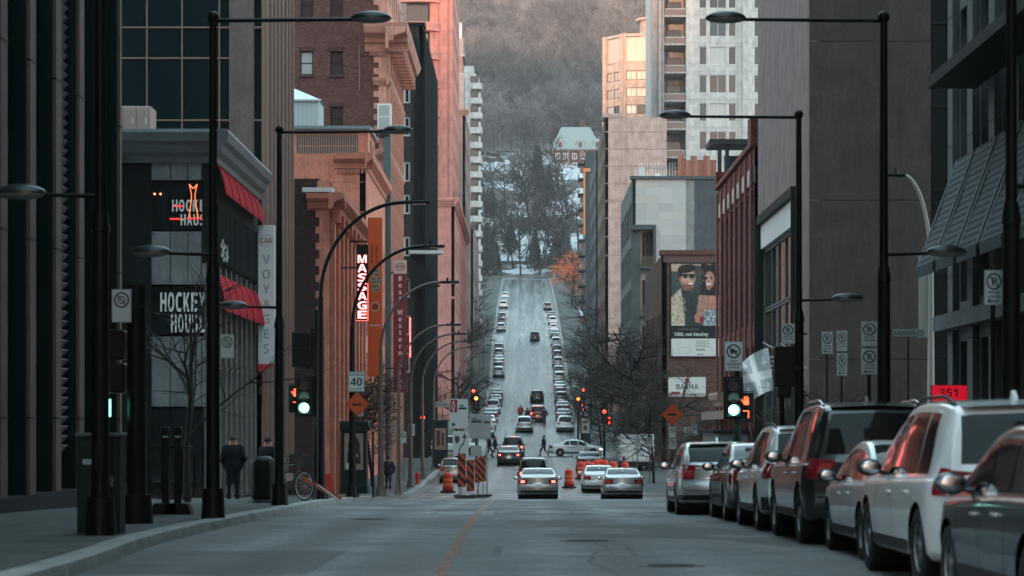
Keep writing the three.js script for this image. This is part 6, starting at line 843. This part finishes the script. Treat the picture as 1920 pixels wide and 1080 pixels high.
{ // red shop sign, autoparc sign, flags
  const d = 49.2, t = thing('red_led_sign', 'small glowing red digit sign above the parked cars', 'sign', [PX(1779, d), PY(753, d), -d]), w = PX(1813, d) - PX(1745, d), h = 31 * d / FL; add('casing', new RoundedBoxGeometry(w, h, .12, 1, .01).translate(0, h / 2, 0), M.dark, t); add('lit_face', new THREE.PlaneGeometry(w * .97, h * .95).translate(0, h / 2, .064), print(256, 128, (c) => { c.fillStyle = '#d8102a'; c.fillRect(0, 0, 256, 128); c.fillStyle = '#3a0610'; c.font = 'bold 92px sans-serif'; c.fillText('351', 52, 92, 150); }, { emissive: new THREE.Color(1, 1, 1), emissiveIntensity: .3 }), t); add('stand', cyl([0, ground(d) - PY(753, d), 0], [0, 0, 0], .04, .04, 8), M_POLE, t);
  const a = thing('car_park_sign', 'maroon AUTOPARC sign on a post behind the no lorries sign', 'sign', [PX(1378, 114.5), ground(114.5) + .1, -114.5]), y = (v) => PY(v, 114.5) - ground(114.5) - .1, aw = 36 * 114.5 / FL; add('panel', new RoundedBoxGeometry(aw, y(628) - y(702), .15, 1, .01).translate(0, (y(628) + y(702)) / 2, 0), mat(.2, .015, .025, .6), a); add('print', new THREE.PlaneGeometry(aw * .97, (y(628) - y(702)) * .98).translate(0, (y(628) + y(702)) / 2, .078), print(128, 256, (c) => { c.fillStyle = '#651320'; c.fillRect(0, 0, 128, 256); c.fillStyle = '#9a6a6c'; c.font = 'bold 26px sans-serif'; c.fillText('AUTOPARC', 6, 40, 116); }), a); add('post', cyl([0, 0, -.03], [0, y(702), -.03], .06, .06, 8), M_POLE, a);
  const flag = (x, d2, y2, W, H, m, label, droop) => { const f = thing('flag', label, 'flag', [x, y2, -d2]), rows = range(0, 12, 1).map((j) => range(0, 14, 1).map((i) => { const u = i / 14, v = j / 12; return [-u * W * .85 - v * .12, -v * H - u * u * droop, .17 * Math.sin(u * 8 + v * 4) * (.3 + u)]; })); add('cloth', sheet(rows, ([p, q]) => [1 + p / W, 1 + (q + droop * .3) / (H + droop * .3)]), m, f); f.children[0].rotation.z = .22; add('pole', cyl([1.5, -.8, 0], [-W * .15, .2, .02], .025, .02, 8), M.pale, f); return f; };
  const q = print(256, 192, (c) => { c.fillStyle = '#b4bfc6'; c.fillRect(0, 0, 256, 192); c.fillStyle = '#f2f4f4'; c.fillRect(108, 0, 40, 192); c.fillRect(0, 78, 256, 36); for (const [x, y2] of [[54, 40], [202, 40], [54, 152], [202, 152]]) { c.beginPath(); c.ellipse(x, y2, 8, 24, 0, 0, 7); c.fill(); c.beginPath(); c.ellipse(x, y2 + 4, 22, 7, 0, 0, 7); c.fill(); } }, { side: THREE.DoubleSide });
  flag(PX(1440, 77.6), 77.6, PY(652, 77.6), 1.25, 1.5, q, 'pale blue flag with white cross and lilies beside the signal', .35); flag(PX(1470, 78.5), 78.5, PY(654, 78.5), .95, .6, print(256, 192, (c) => { for (let i = 0; i < 9; i++) { c.fillStyle = i % 2 ? '#b9b3b0' : '#5c2a30'; c.fillRect(0, i * 22, 256, 22); } c.fillStyle = '#2d3440'; c.fillRect(0, 0, 110, 100); }, { side: THREE.DoubleSide }), 'small striped flag behind the cross flag', .25);
}
{ // Morris column, bench bits, pavement furniture beyond the crossing
  const d = 112, x = PX(665, d), t = thing('advert_kiosk', 'dark green boxy kiosk with a framed poster and overhanging roof', 'kiosk', [x, post(d), -d]), k = d / FL, G = matte(.012, .024, .022, .5); const h = (935 - 818) * k; add('body', new RoundedBoxGeometry(1.28, h, 1.1, 2, .03).translate(0, h / 2, 0), G, t); add('base', new RoundedBoxGeometry(1.38, .35, 1.2, 2, .03).translate(0, .175, 0), G, t); add('roof', [new RoundedBoxGeometry(1.66, .22, 1.4, 2, .04).translate(0, h + .11, 0), new RoundedBoxGeometry(1.5, .3, 1.25, 2, .08).translate(0, h + .36, 0)], G, t);
  const pw = .95, ph = (888 - 820) * k; add('poster_frame', [box(-.53, .53, h - ph - .2, h - ph - .12, .551, .6), box(-.53, .53, h - .12, h - .06, .551, .6), box(-.53, -.48, h - ph - .12, h - .12, .551, .6), box(.48, .53, h - ph - .12, h - .12, .551, .6)], G, t); add('poster', new THREE.PlaneGeometry(.96, ph).translate(0, h - ph / 2 - .12, .556), print(256, 320, (c) => { c.fillStyle = '#a88f80'; c.fillRect(0, 0, 256, 320); c.fillStyle = '#201a1b'; c.beginPath(); c.ellipse(130, 120, 80, 90, 0, 0, 7); c.fill(); c.fillStyle = '#9a5a4a'; c.beginPath(); c.ellipse(120, 100, 30, 40, 0, 0, 7); c.fill(); c.fillStyle = '#1a1c1e'; c.fillRect(40, 160, 180, 110); c.fillStyle = '#cfc8c0'; c.font = 'bold 40px sans-serif'; c.fillText('NANUK', 70, 210, 120); c.fillStyle = '#c9d0d0'; c.fillRect(20, 262, 90, 50); }), t);
  const t2 = thing('poster_stand', 'lit double poster panel on the far pavement', 'advert panel', [PX(826, 152), post(152), -152]); add('casing', new RoundedBoxGeometry(1, 3.4, .4, 2, .04).translate(0, 1.7, 0), G, t2); add('poster', new THREE.PlaneGeometry(.8, 1.5).translate(0, 2.1, .206), print(128, 256, (c) => { c.fillStyle = '#8c7264'; c.fillRect(0, 0, 128, 256); c.fillStyle = '#3a2a28'; c.fillRect(20, 30, 40, 180); c.fillRect(76, 60, 30, 150); }), t2);
  const t3 = thing('poster_stand', 'poster panel on a post at the foot of the hill', 'advert panel', [PX(1106, 186), post(186), -199.5]); add('casing', new RoundedBoxGeometry(.9, 3.2, .35, 2, .04).translate(0, 1.8, 0), G, t3); add('poster', new THREE.PlaneGeometry(.72, 1.4).translate(0, 2.5, .18), print(128, 224, (c) => { c.fillStyle = '#a99d92'; c.fillRect(0, 0, 128, 224); c.fillStyle = '#413a38'; c.fillRect(18, 40, 92, 40); c.fillRect(30, 110, 60, 70); }), t3);
  const hy = thing('fire_hydrant', 'red fire hydrant on the far pavement kerb', 'hydrant', [PX(783, 126), post(126), -126]); add('barrel', new THREE.LatheGeometry([[0, 0], [.16, 0], [.16, .06], [.11, .08], [.11, .5], [.14, .52], [.14, .58], [.1, .66], [.04, .74], [0, .75]].map((q) => new THREE.Vector2(...q)), 16), M.red, hy); for (const s of [-1, 1]) add('outlet', cyl([0, .42, 0], [s * .19, .42, 0], .05, .055, 10), M.red, hy);
  const nb = thing('newspaper_box', 'red newspaper box beside the kiosk', 'box', [PX(622, 113), post(113), -113]); add('case', new RoundedBoxGeometry(.55, .75, .45, 2, .04).translate(0, .85, 0), M.red, nb); add('window', cbox(0, .95, .23, .4, .35, .02), M.pane, nb); add('pedestal', cbox(0, .25, 0, .2, .5, .2), M.dark, nb);
  const bs = thing('shop_sign_board', 'narrow pale poster board on the brick shop front', 'sign', [PX(633, 114), post(114), -114]); add('board', new RoundedBoxGeometry(.6, 3.6, .1, 1, .02).translate(-.5, 2.2, 0), mat(.35, .28, .27), bs); add('print', new THREE.PlaneGeometry(.56, 3.5).translate(-.5, 2.2, .056), print(96, 512, (c) => { c.fillStyle = '#7a6e6c'; c.fillRect(0, 0, 96, 512); c.fillStyle = '#5a1a20'; c.fillRect(0, 0, 96, 80); c.fillStyle = '#ab9a94'; c.fillRect(0, 100, 96, 130); c.fillStyle = '#343c40'; c.fillRect(0, 250, 96, 200); c.fillStyle = '#8c4a20'; c.beginPath(); c.arc(48, 330, 30, 0, 7); c.fill(); }), bs); add('foot', cbox(-.5, .2, 0, .5, .4, .3), M.dark, bs);
}
// ---------------------------------------------------------------- road works, bicycle, near pavement
{
  const d = 110, y = (v, dd = d) => PY(v, dd) - ground(dd), boards = [
    ['bus lane board with red diamond and long vehicle symbol', 843, 878, 748, 804, (c, W, H) => { c.fillStyle = '#8d1823'; c.fillRect(6, 6, W * .38, H * .42); c.strokeStyle = '#d9dcdb'; c.lineWidth = 6; c.beginPath(); c.moveTo(W * .2, 20); c.lineTo(W * .28, H * .22); c.lineTo(W * .2, H * .4); c.lineTo(W * .12, H * .22); c.closePath(); c.stroke(); c.fillStyle = '#23292b'; c.fillRect(W * .48, H * .28, W * .44, H * .07); c.fillRect(W * .55, H * .2, W * .2, H * .05); c.beginPath(); c.moveTo(W * .1, H * .95); c.lineTo(W * .34, H * .86); c.lineTo(W * .16, H * .78); c.fill(); }],
    ['keep to the curved arrow board with dark shield', 849, 879, 808, 855, (c, W, H) => { c.fillStyle = '#3a4144'; c.fillRect(W * .12, H * .2, W * .3, H * .2); c.beginPath(); c.moveTo(W * .12, H * .4); c.lineTo(W * .42, H * .4); c.lineTo(W * .27, H * .52); c.fill(); c.strokeStyle = '#3a4144'; c.lineWidth = W * .08; c.beginPath(); c.moveTo(W * .4, H * .92); c.quadraticCurveTo(W * .4, H * .65, W * .62, H * .55); c.quadraticCurveTo(W * .74, H * .45, W * .74, H * .2); c.stroke(); c.beginPath(); c.moveTo(W * .74, H * .08); c.lineTo(W * .9, H * .28); c.lineTo(W * .58, H * .28); c.fill(); }],
    ['grey board with a long vehicle symbol and lower plate', 880, 906, 776, 822, (c, W, H) => { c.fillStyle = '#3d4446'; c.fillRect(W * .12, H * .26, W * .76, H * .1); c.fillRect(W * .2, H * .17, W * .3, H * .06); }], ['narrow grey board with a vehicle symbol behind the others', 905, 921, 778, 822, (c, W, H) => { c.fillStyle = '#3d4446'; c.fillRect(W * .12, H * .26, W * .7, H * .1); }]];
  boards.forEach(([l, u0, u1, v0, v1, draw], i) => { const dd = d + [0, -.35, .5, 1.2][i], t = thing('road_works_board', 'white ' + l, 'sign', [PX((u0 + u1) / 2, dd), ground(dd), -dd]), w = PX(u1, dd) - PX(u0, dd), h = (v1 - v0) * dd / FL; plate(t, 0, y((v0 + v1) / 2, dd), .05, w, h, print(192, 256, (c, W, H) => { c.fillStyle = i < 2 ? '#c3c9c9' : '#a9afb0'; c.fillRect(0, 0, W, H); draw(c, W, H); }), 'board'); add('post', cyl([i === 2 ? .1 : 0, 0, 0], [i === 2 ? .1 : 0, y(v0, dd), 0], .035, .035, 8), M.steel, t); add('foot', new RoundedBoxGeometry(.5, .12, .5, 2, .04).translate(0, .06, 0), M.dark, t); if (i === 2) plate(t, 0, y(845, dd), .05, w * .8, .55, mat(.4, .42, .42)); });
  [[858, 873, 850, 913, 107.2], [875, 889, 862, 921, 107.6], [890, 901, 858, 905, 108.4], [900, 911, 855, 903, 109]].forEach(([u0, u1, v0, v1, dd], i) => { const t = thing('striped_marker', ['tall black and orange striped marker board beside the curved arrow', 'lowest black and orange striped marker board', 'black and orange striped marker board behind the low one', 'narrow black and orange striped marker board at the end of the set'][i], 'marker', [PX((u0 + u1) / 2, dd), ground(dd), -dd]), w = PX(u1, dd) - PX(u0, dd), h = (v1 - v0) * dd / FL; plate(t, 0, y((v0 + v1) / 2, dd), .04, w, h, print(96, 384, (c, W, H) => { c.fillStyle = '#b5451c'; c.fillRect(0, 0, W, H); c.fillStyle = '#161310'; for (let k = -1; k < 5; k++) { c.beginPath(); c.moveTo(0, k * 110); c.lineTo(W, k * 110 + 96); c.lineTo(W, k * 110 + 150); c.lineTo(0, k * 110 + 54); c.fill(); } }), 'board'); add('post', cyl([0, 0, 0], [0, y((v0 + v1) / 2, dd), 0], .03, .03, 6), M.steel, t); add('foot', new THREE.CylinderGeometry(.3, .36, .14, 14).translate(0, .07, 0), M.rubber, t); });
  const orange = mat(.72, .045, .02, .5), band = mat(.85, .22, .08, .35), drum = (x, dd, label) => { const t = thing('traffic_drum', label, 'traffic drum', [x, ground(dd), -dd], 0, 'orange traffic drums'); add('barrel', new THREE.LatheGeometry([[0, .1], [.29, .1], [.29, .34], [.27, .35], [.27, .58], [.25, .59], [.25, .8], [.235, .81], [.235, .98], [.2, 1.06], [0, 1.07]].map((q) => new THREE.Vector2(...q)), 18), orange, t); for (const [a, r] of [[.4, .274], [.64, .254]]) add('reflective_band', new THREE.CylinderGeometry(r, r, .12, 18, 1, true).translate(0, a + .05, 0), band, t); add('foot', new THREE.CylinderGeometry(.4, .42, .1, 16).translate(0, .05, 0), M.rubber, t); add('handle', new THREE.TorusGeometry(.07, .02, 6, 12, Math.PI).translate(0, 1.06, 0), orange, t); };
  drum(PX(840, 117), 117, 'lone orange drum beside the striped markers'); drum(PX(1067, 124), 124, 'lone orange drum in the lane before the pale saloon'); for (const [u, dd] of [[1090, 138], [1100, 139], [1108, 137.5], [1118, 142], [1126, 143], [1134, 142], [1150, 139], [1172, 137]]) drum(PX(u, dd), dd, 'orange drum in the cluster behind the pale parked saloon');
  const tb = thing('toppled_barrier', 'orange plank barrier propped beside the bicycle', 'barrier', [PX(600, 57), post(57), -57], .2); add('plank', box(-.62, .62, -.06, .06, -.02, .02).rotateZ(-.5).translate(0, .36, 0), mat(.45, .1, .04, .7), tb); add('leg', cyl([.5, .0, .25], [-.3, .6, -.1], .022, .022, 6), M.steel, tb); add('leg', cyl([.55, .0, -.25], [.2, .3, 0], .022, .022, 6), M.steel, tb);
  const red = thing('red_warning_stand', 'folded red warning stand behind the plank barrier', 'barrier', [PX(613, 72), post(72), -72]); add('panel', extrude([[-.25, 0], [.25, 0], [.16, .55], [-.16, .55]], .03, .01).translate(0, .25, 0), mat(.6, .05, .03, .5), red); for (const s of [-1, 1]) add('leg', cyl([s * .24, 0, .1 * s], [s * .2, .35, 0], .02, .02, 6), M.dark, red);
}
{ // bicycle leaning by the kerb
  const d = 56, t = thing('bicycle', 'dark bicycle leaning on the pavement beside the plank barrier', 'bicycle', [PX(543, d), post(d), -d], -.75), R = .33, k = .52; t.rotation.z = .06; t.scale.setScalar(1.15);
  for (const s of [-1, 1]) { const w = new THREE.Group(); w.name = 'wheel'; w.position.set(s * k, R, 0); t.add(w); add('tyre', new THREE.TorusGeometry(R - .02, .02, 8, 32), M.rubber, w); add('rim', new THREE.TorusGeometry(R - .045, .011, 6, 32), M.steel, w); const sp = []; for (let i = 0; i < 14; i++) sp.push(cyl([0, 0, 0], [Math.cos(i * .449) * (R - .05), Math.sin(i * .449) * (R - .05), 0], .0035, .0035, 4)); add('spokes', sp.map(plainG), M.steel, w).userData.kind = 'stuff'; }
  const bb = [-.06, .28, 0], st = [-.2, .8, 0], hd = [.36, .82, 0], hb = [.39, .7, 0], fr = mat(.03, .035, .04, .4); add('frame', [cyl(bb, st, .018), cyl(bb, hb, .02), cyl(st, hd, .017), cyl(bb, [-k, R, 0], .012), cyl(st, [-k, R, 0], .011), cyl(hd, [k, R, 0], .016)], fr, t); add('saddle', new THREE.SphereGeometry(1, 12, 8).scale(.14, .035, .07).translate(-.23, .9, 0), M.black, t); add('seat_post', cyl(st, [-.225, .88, 0], .014), M.steel, t); add('handlebar', tube([[.32, 1.0, -.28], [.38, 1.02, -.1], [.36, .95, 0], [.38, 1.02, .1], [.32, 1.0, .28]], .013, 20, 6), M.black, t); add('stem', cyl(hd, [.36, .96, 0], .015), M.steel, t); add('crank', [cyl([-.06, .28, -.07], [-.06, .28, .07], .09, .09, 14), cyl([-.06, .28, .08], [.06, .16, .08], .01), cyl([-.06, .28, -.08], [-.18, .4, -.08], .01)], M.dark, t); add('basket', [box(.4, .68, .78, .98, -.16, .16)], M.dark, t);
}
{ // near pavement pieces
  const c = thing('metal_cabinet', 'grey green metal cabinet at the foot of the lamp post', 'cabinet', [PX(190, 28.6), post(28.6), -28.6]); add('casing', new RoundedBoxGeometry(.56, 1.28, .4, 2, .02).translate(0, .64, 0), matte(.012, .022, .022, .5), c); add('lid', new RoundedBoxGeometry(.6, .05, .44, 1, .01).translate(0, 1.3, 0), mat(.05, .07, .07, .5), c); const dr = add('door', new RoundedBoxGeometry(.48, 1.1, .02, 1, .008).translate(0, .66, .205), matte(.014, .024, .024, .45), c); add('handle', cbox(.18, .7, .225, .03, .14, .02), M.steel, dr); add('notice', cbox(-.14, .95, .219, .12, .07, .004), mat(.3, .45, .43), dr);
  const gp = 'black hoop stands on the near pavement'; for (const u of [311, 334]) { const t = thing('hoop_stand', 'black square stand with side hoops in front of the pub', 'bike stand', [PX(u, 38.5), post(38.5), -38.5], 0, gp); add('column', new RoundedBoxGeometry(.13, 1.5, .13, 2, .02).translate(0, .8, 0), M.black, t); add('base', extrude([[-.26, 0], [.26, 0], [.18, .2], [-.18, .2]], .3, .01).translate(0, 0, -.15), M.black, t); add('hoop', tube([[-.05, 1.2, 0], [-.26, 1.18, 0], [-.28, .8, 0], [-.26, .35, 0], [-.08, .28, 0]], .018, 24, 6), M.black, t); add('hoop', tube([[.05, 1.2, 0], [.26, 1.18, 0], [.28, .8, 0], [.26, .35, 0], [.08, .28, 0]], .018, 24, 6), M.black, t); add('label_plate', cbox(0, 1.38, .07, .09, .03, .01), mat(.3, .4, .4), t); }
  const b = thing('litter_bin', 'dark rounded litter bin on a foot in front of the travel sign', 'litter bin', [PX(492, 52), post(52), -52]); add('body', new THREE.LatheGeometry([[0, .1], [.24, .1], [.28, .2], [.3, .95], [.27, 1.05], [.18, 1.12], [0, 1.13]].map((q) => new THREE.Vector2(...q)), 20), M.black, b); add('foot', new THREE.CylinderGeometry(.3, .36, .1, 18).translate(0, .05, 0), M.black, b); add('opening', cbox(0, .92, .27, .26, .12, .06), M.dark, b);
  for (const [u, dd, l] of [[700, 74, 'thin grey service pole beside the kiosk'], [612, 111, 'thin dark service pole beside the arrow sign'], [728, 133, 'brown timber pole with a white tag']]) { const t = thing('service_pole', l, 'pole', [PX(u, dd), post(dd), -dd]); add('shaft', cyl([0, 0, 0], [0, dd > 120 ? 4.4 : 2.2, 0], dd > 120 ? .1 : .04, dd > 120 ? .09 : .035, 10), dd > 120 ? M_BROWN : M.dark, t); add('cap', new THREE.SphereGeometry(dd > 120 ? .1 : .05, 8, 6).translate(0, dd > 120 ? 4.4 : 2.2, 0), M.dark, t); }
}
// ---------------------------------------------------------------- people
function figure(joints, bones, colour) {              // one continuous body: tapered capsules joined by a smooth minimum
  const res = 84, S = .98, mc = new MarchingCubes(res, M.dark, false, false, 60000), f = mc.field, h = res / 2, cy = .92; mc.isolation = 0;
  const B = bones.map(([a, b, ra, rb]) => { const A = joints[a], C = joints[b], d = [C[0] - A[0], C[1] - A[1], C[2] - A[2]], L = d[0] ** 2 + d[1] ** 2 + d[2] ** 2; return { A, d, L, ra, rb }; });
  const dist = (x, y, z, q) => { const p = [x - q.A[0], y - q.A[1], z - q.A[2]], t = clamp((p[0] * q.d[0] + p[1] * q.d[1] + p[2] * q.d[2]) / (q.L || 1)); return Math.hypot(p[0] - q.d[0] * t, p[1] - q.d[1] * t, (p[2] - q.d[2] * t) * 1.12) - lerp(q.ra, q.rb, t); };
  for (let k = 0; k < res; k++) for (let j = 0; j < res; j++) for (let i = 0; i < res; i++) { const x = (i - h) / h * S, y = (j - h) / h * S + cy, z = (k - h) / h * S; if (Math.abs(x) > .5 || Math.abs(z) > .55) { f[i + j * res + k * res * res] = -1; continue; } let s = 0; for (const q of B) s += Math.exp(-28 * dist(x, y, z, q)); f[i + j * res + k * res * res] = Math.log(s + 1e-30) / 28; }
  mc.update(); const n = mc.count, p = new Float32Array(n * 3), nn = new Float32Array(mc.normalArray.slice(0, n * 3)), col = new Float32Array(n * 3);
  for (let i = 0; i < n; i++) { const x = mc.positionArray[i * 3] * S, y = mc.positionArray[i * 3 + 1] * S + cy, z = mc.positionArray[i * 3 + 2] * S; p.set([x, y, z], i * 3); let m = 0, bd = 9; B.forEach((q, k) => { const e = dist(x, y, z, q); if (e < bd) { bd = e; m = k; } }); col.set(colour(m, x, y, z), i * 3); }
  const g = new THREE.BufferGeometry(); g.setAttribute('position', new THREE.BufferAttribute(p, 3)); g.setAttribute('normal', new THREE.BufferAttribute(nn, 3)); g.setAttribute('color', new THREE.BufferAttribute(col, 3)); return g;
}
const BONES = [['pelvis', 'chest', .155, .185], ['chest', 'neck', .17, .06], ['neck', 'headb', .055, .075], ['headb', 'head', .085, .1], ['chest', 'ls', .13, .085], ['chest', 'rs', .13, .085], ['ls', 'le', .075, .06], ['le', 'lh', .058, .042], ['rs', 're', .075, .06], ['re', 'rh', .058, .042], ['pelvis', 'lhip', .15, .12], ['pelvis', 'rhip', .15, .12], ['lhip', 'lk', .1, .068], ['lk', 'la', .066, .045], ['rhip', 'rk', .1, .068], ['rk', 'ra', .066, .045], ['la', 'lt', .05, .035], ['ra', 'rt', .05, .035], ['lh', 'lf', .04, .022], ['rh', 'rf', .04, .022], ['headb', 'nose', .045, .014]];
function pose(walk) {                                 // facing -z
  const a = walk ? .3 : .04; return { pelvis: [0, .98, 0], chest: [0, 1.3, -.01], neck: [0, 1.5, -.01], headb: [0, 1.57, -.02], head: [0, 1.66, -.02], nose: [0, 1.6, -.13], ls: [-.2, 1.4, 0], rs: [.2, 1.4, 0], le: [-.31, 1.13, walk ? .12 : .05], lh: walk ? [-.29, .9, .02] : [-.22, .93, -.08], lf: walk ? [-.28, .8, -.02] : [-.18, .87, -.1], re: [.31, 1.13, walk ? -.1 : .05], rh: walk ? [.27, .95, -.24] : [.22, .93, -.08], rf: walk ? [.26, .87, -.28] : [.18, .87, -.1], lhip: [-.1, .92, 0], rhip: [.1, .92, 0], lk: [-.11, .5, -a], la: [-.12, .09, walk ? -.3 : .03], lt: [-.13, .045, walk ? -.45 : -.14], rk: [.11, .5, walk ? .08 : -.03], ra: [.12, walk ? .14 : .09, walk ? .38 : .03], rt: [.13, walk ? .05 : .045, walk ? .28 : -.14] };
}
const M_BODY = new THREE.MeshPhysicalMaterial({ vertexColors: true, roughness: .95, specularIntensity: .2 }), skin = [.35, .2, .15];
const palette = (coat, legs) => (m, x, y) => m >= 18 && m <= 19 ? skin : m === 3 || m === 20 || m === 2 ? skin : m >= 16 ? [.02, .02, .02] : m >= 12 ? (y > .86 ? coat : legs) : coat;
const bodyGeo = [figure(pose(false), BONES, palette([.01, .012, .014], [.012, .014, .018])), figure(pose(true), BONES, palette([.03, .032, .036], [.04, .045, .06])), figure(pose(true), BONES, palette([.2, .035, .03], [.03, .03, .035]))];
const capG = new THREE.SphereGeometry(.118, 16, 10, 0, 6.2832, 0, 1.75).translate(0, 1.665, .0), faceG = mergeGeometries([plainG(new THREE.SphereGeometry(.012, 6, 5).translate(-.037, 1.645, -.112)), plainG(new THREE.SphereGeometry(.012, 6, 5).translate(.037, 1.645, -.112)), plainG(cbox(0, 1.572, -.108, .05, .01, .012))]);
function person(x, d, turn, k, label, up = .0, s = 1, hat = M.dark) { const t = thing('person', label, 'person', [x, ground(d) + up, -d], turn); t.scale.setScalar(s); add('body', bodyGeo[k], M_BODY, t); add('hair', capG, hat, t); add('face', faceG, M.dark, t); return t; }
person(PX(437, 62), 62, .15, 0, 'person in dark coat and knit cap standing by the pub door', .14, 1.03, mat(.05, .02, .018, .9)); person(PX(502, 60), 60, -.5, 0, 'person in dark clothes half hidden behind the litter bin', .14, .98); person(PX(1020, 187), 187, 1.5, 1, 'person walking in front of the white crossing saloon', 0, 1.0); person(PX(917, 184), 184, -1.4, 1, 'person in dark clothes crossing behind the white lane boards', 0, 1.0); person(PX(928, 186), 186, -1.4, 1, 'second person crossing close behind another', 0, .97); person(PX(976, 246), 246, 0, 2, 'person in a red top walking up the hill road', 0, 1); person(PX(989, 240), 240, .4, 1, 'person walking beside the dark red vehicle on the hill', 0, 1); person(PX(1021, 240), 240, -.3, 1, 'person on the far side of the dark red vehicle', 0, 1); person(PX(728, 118), 118, 0, 1, 'person in dark clothes walking on the far pavement', .14, 1);
renderer.render(scene, camera);
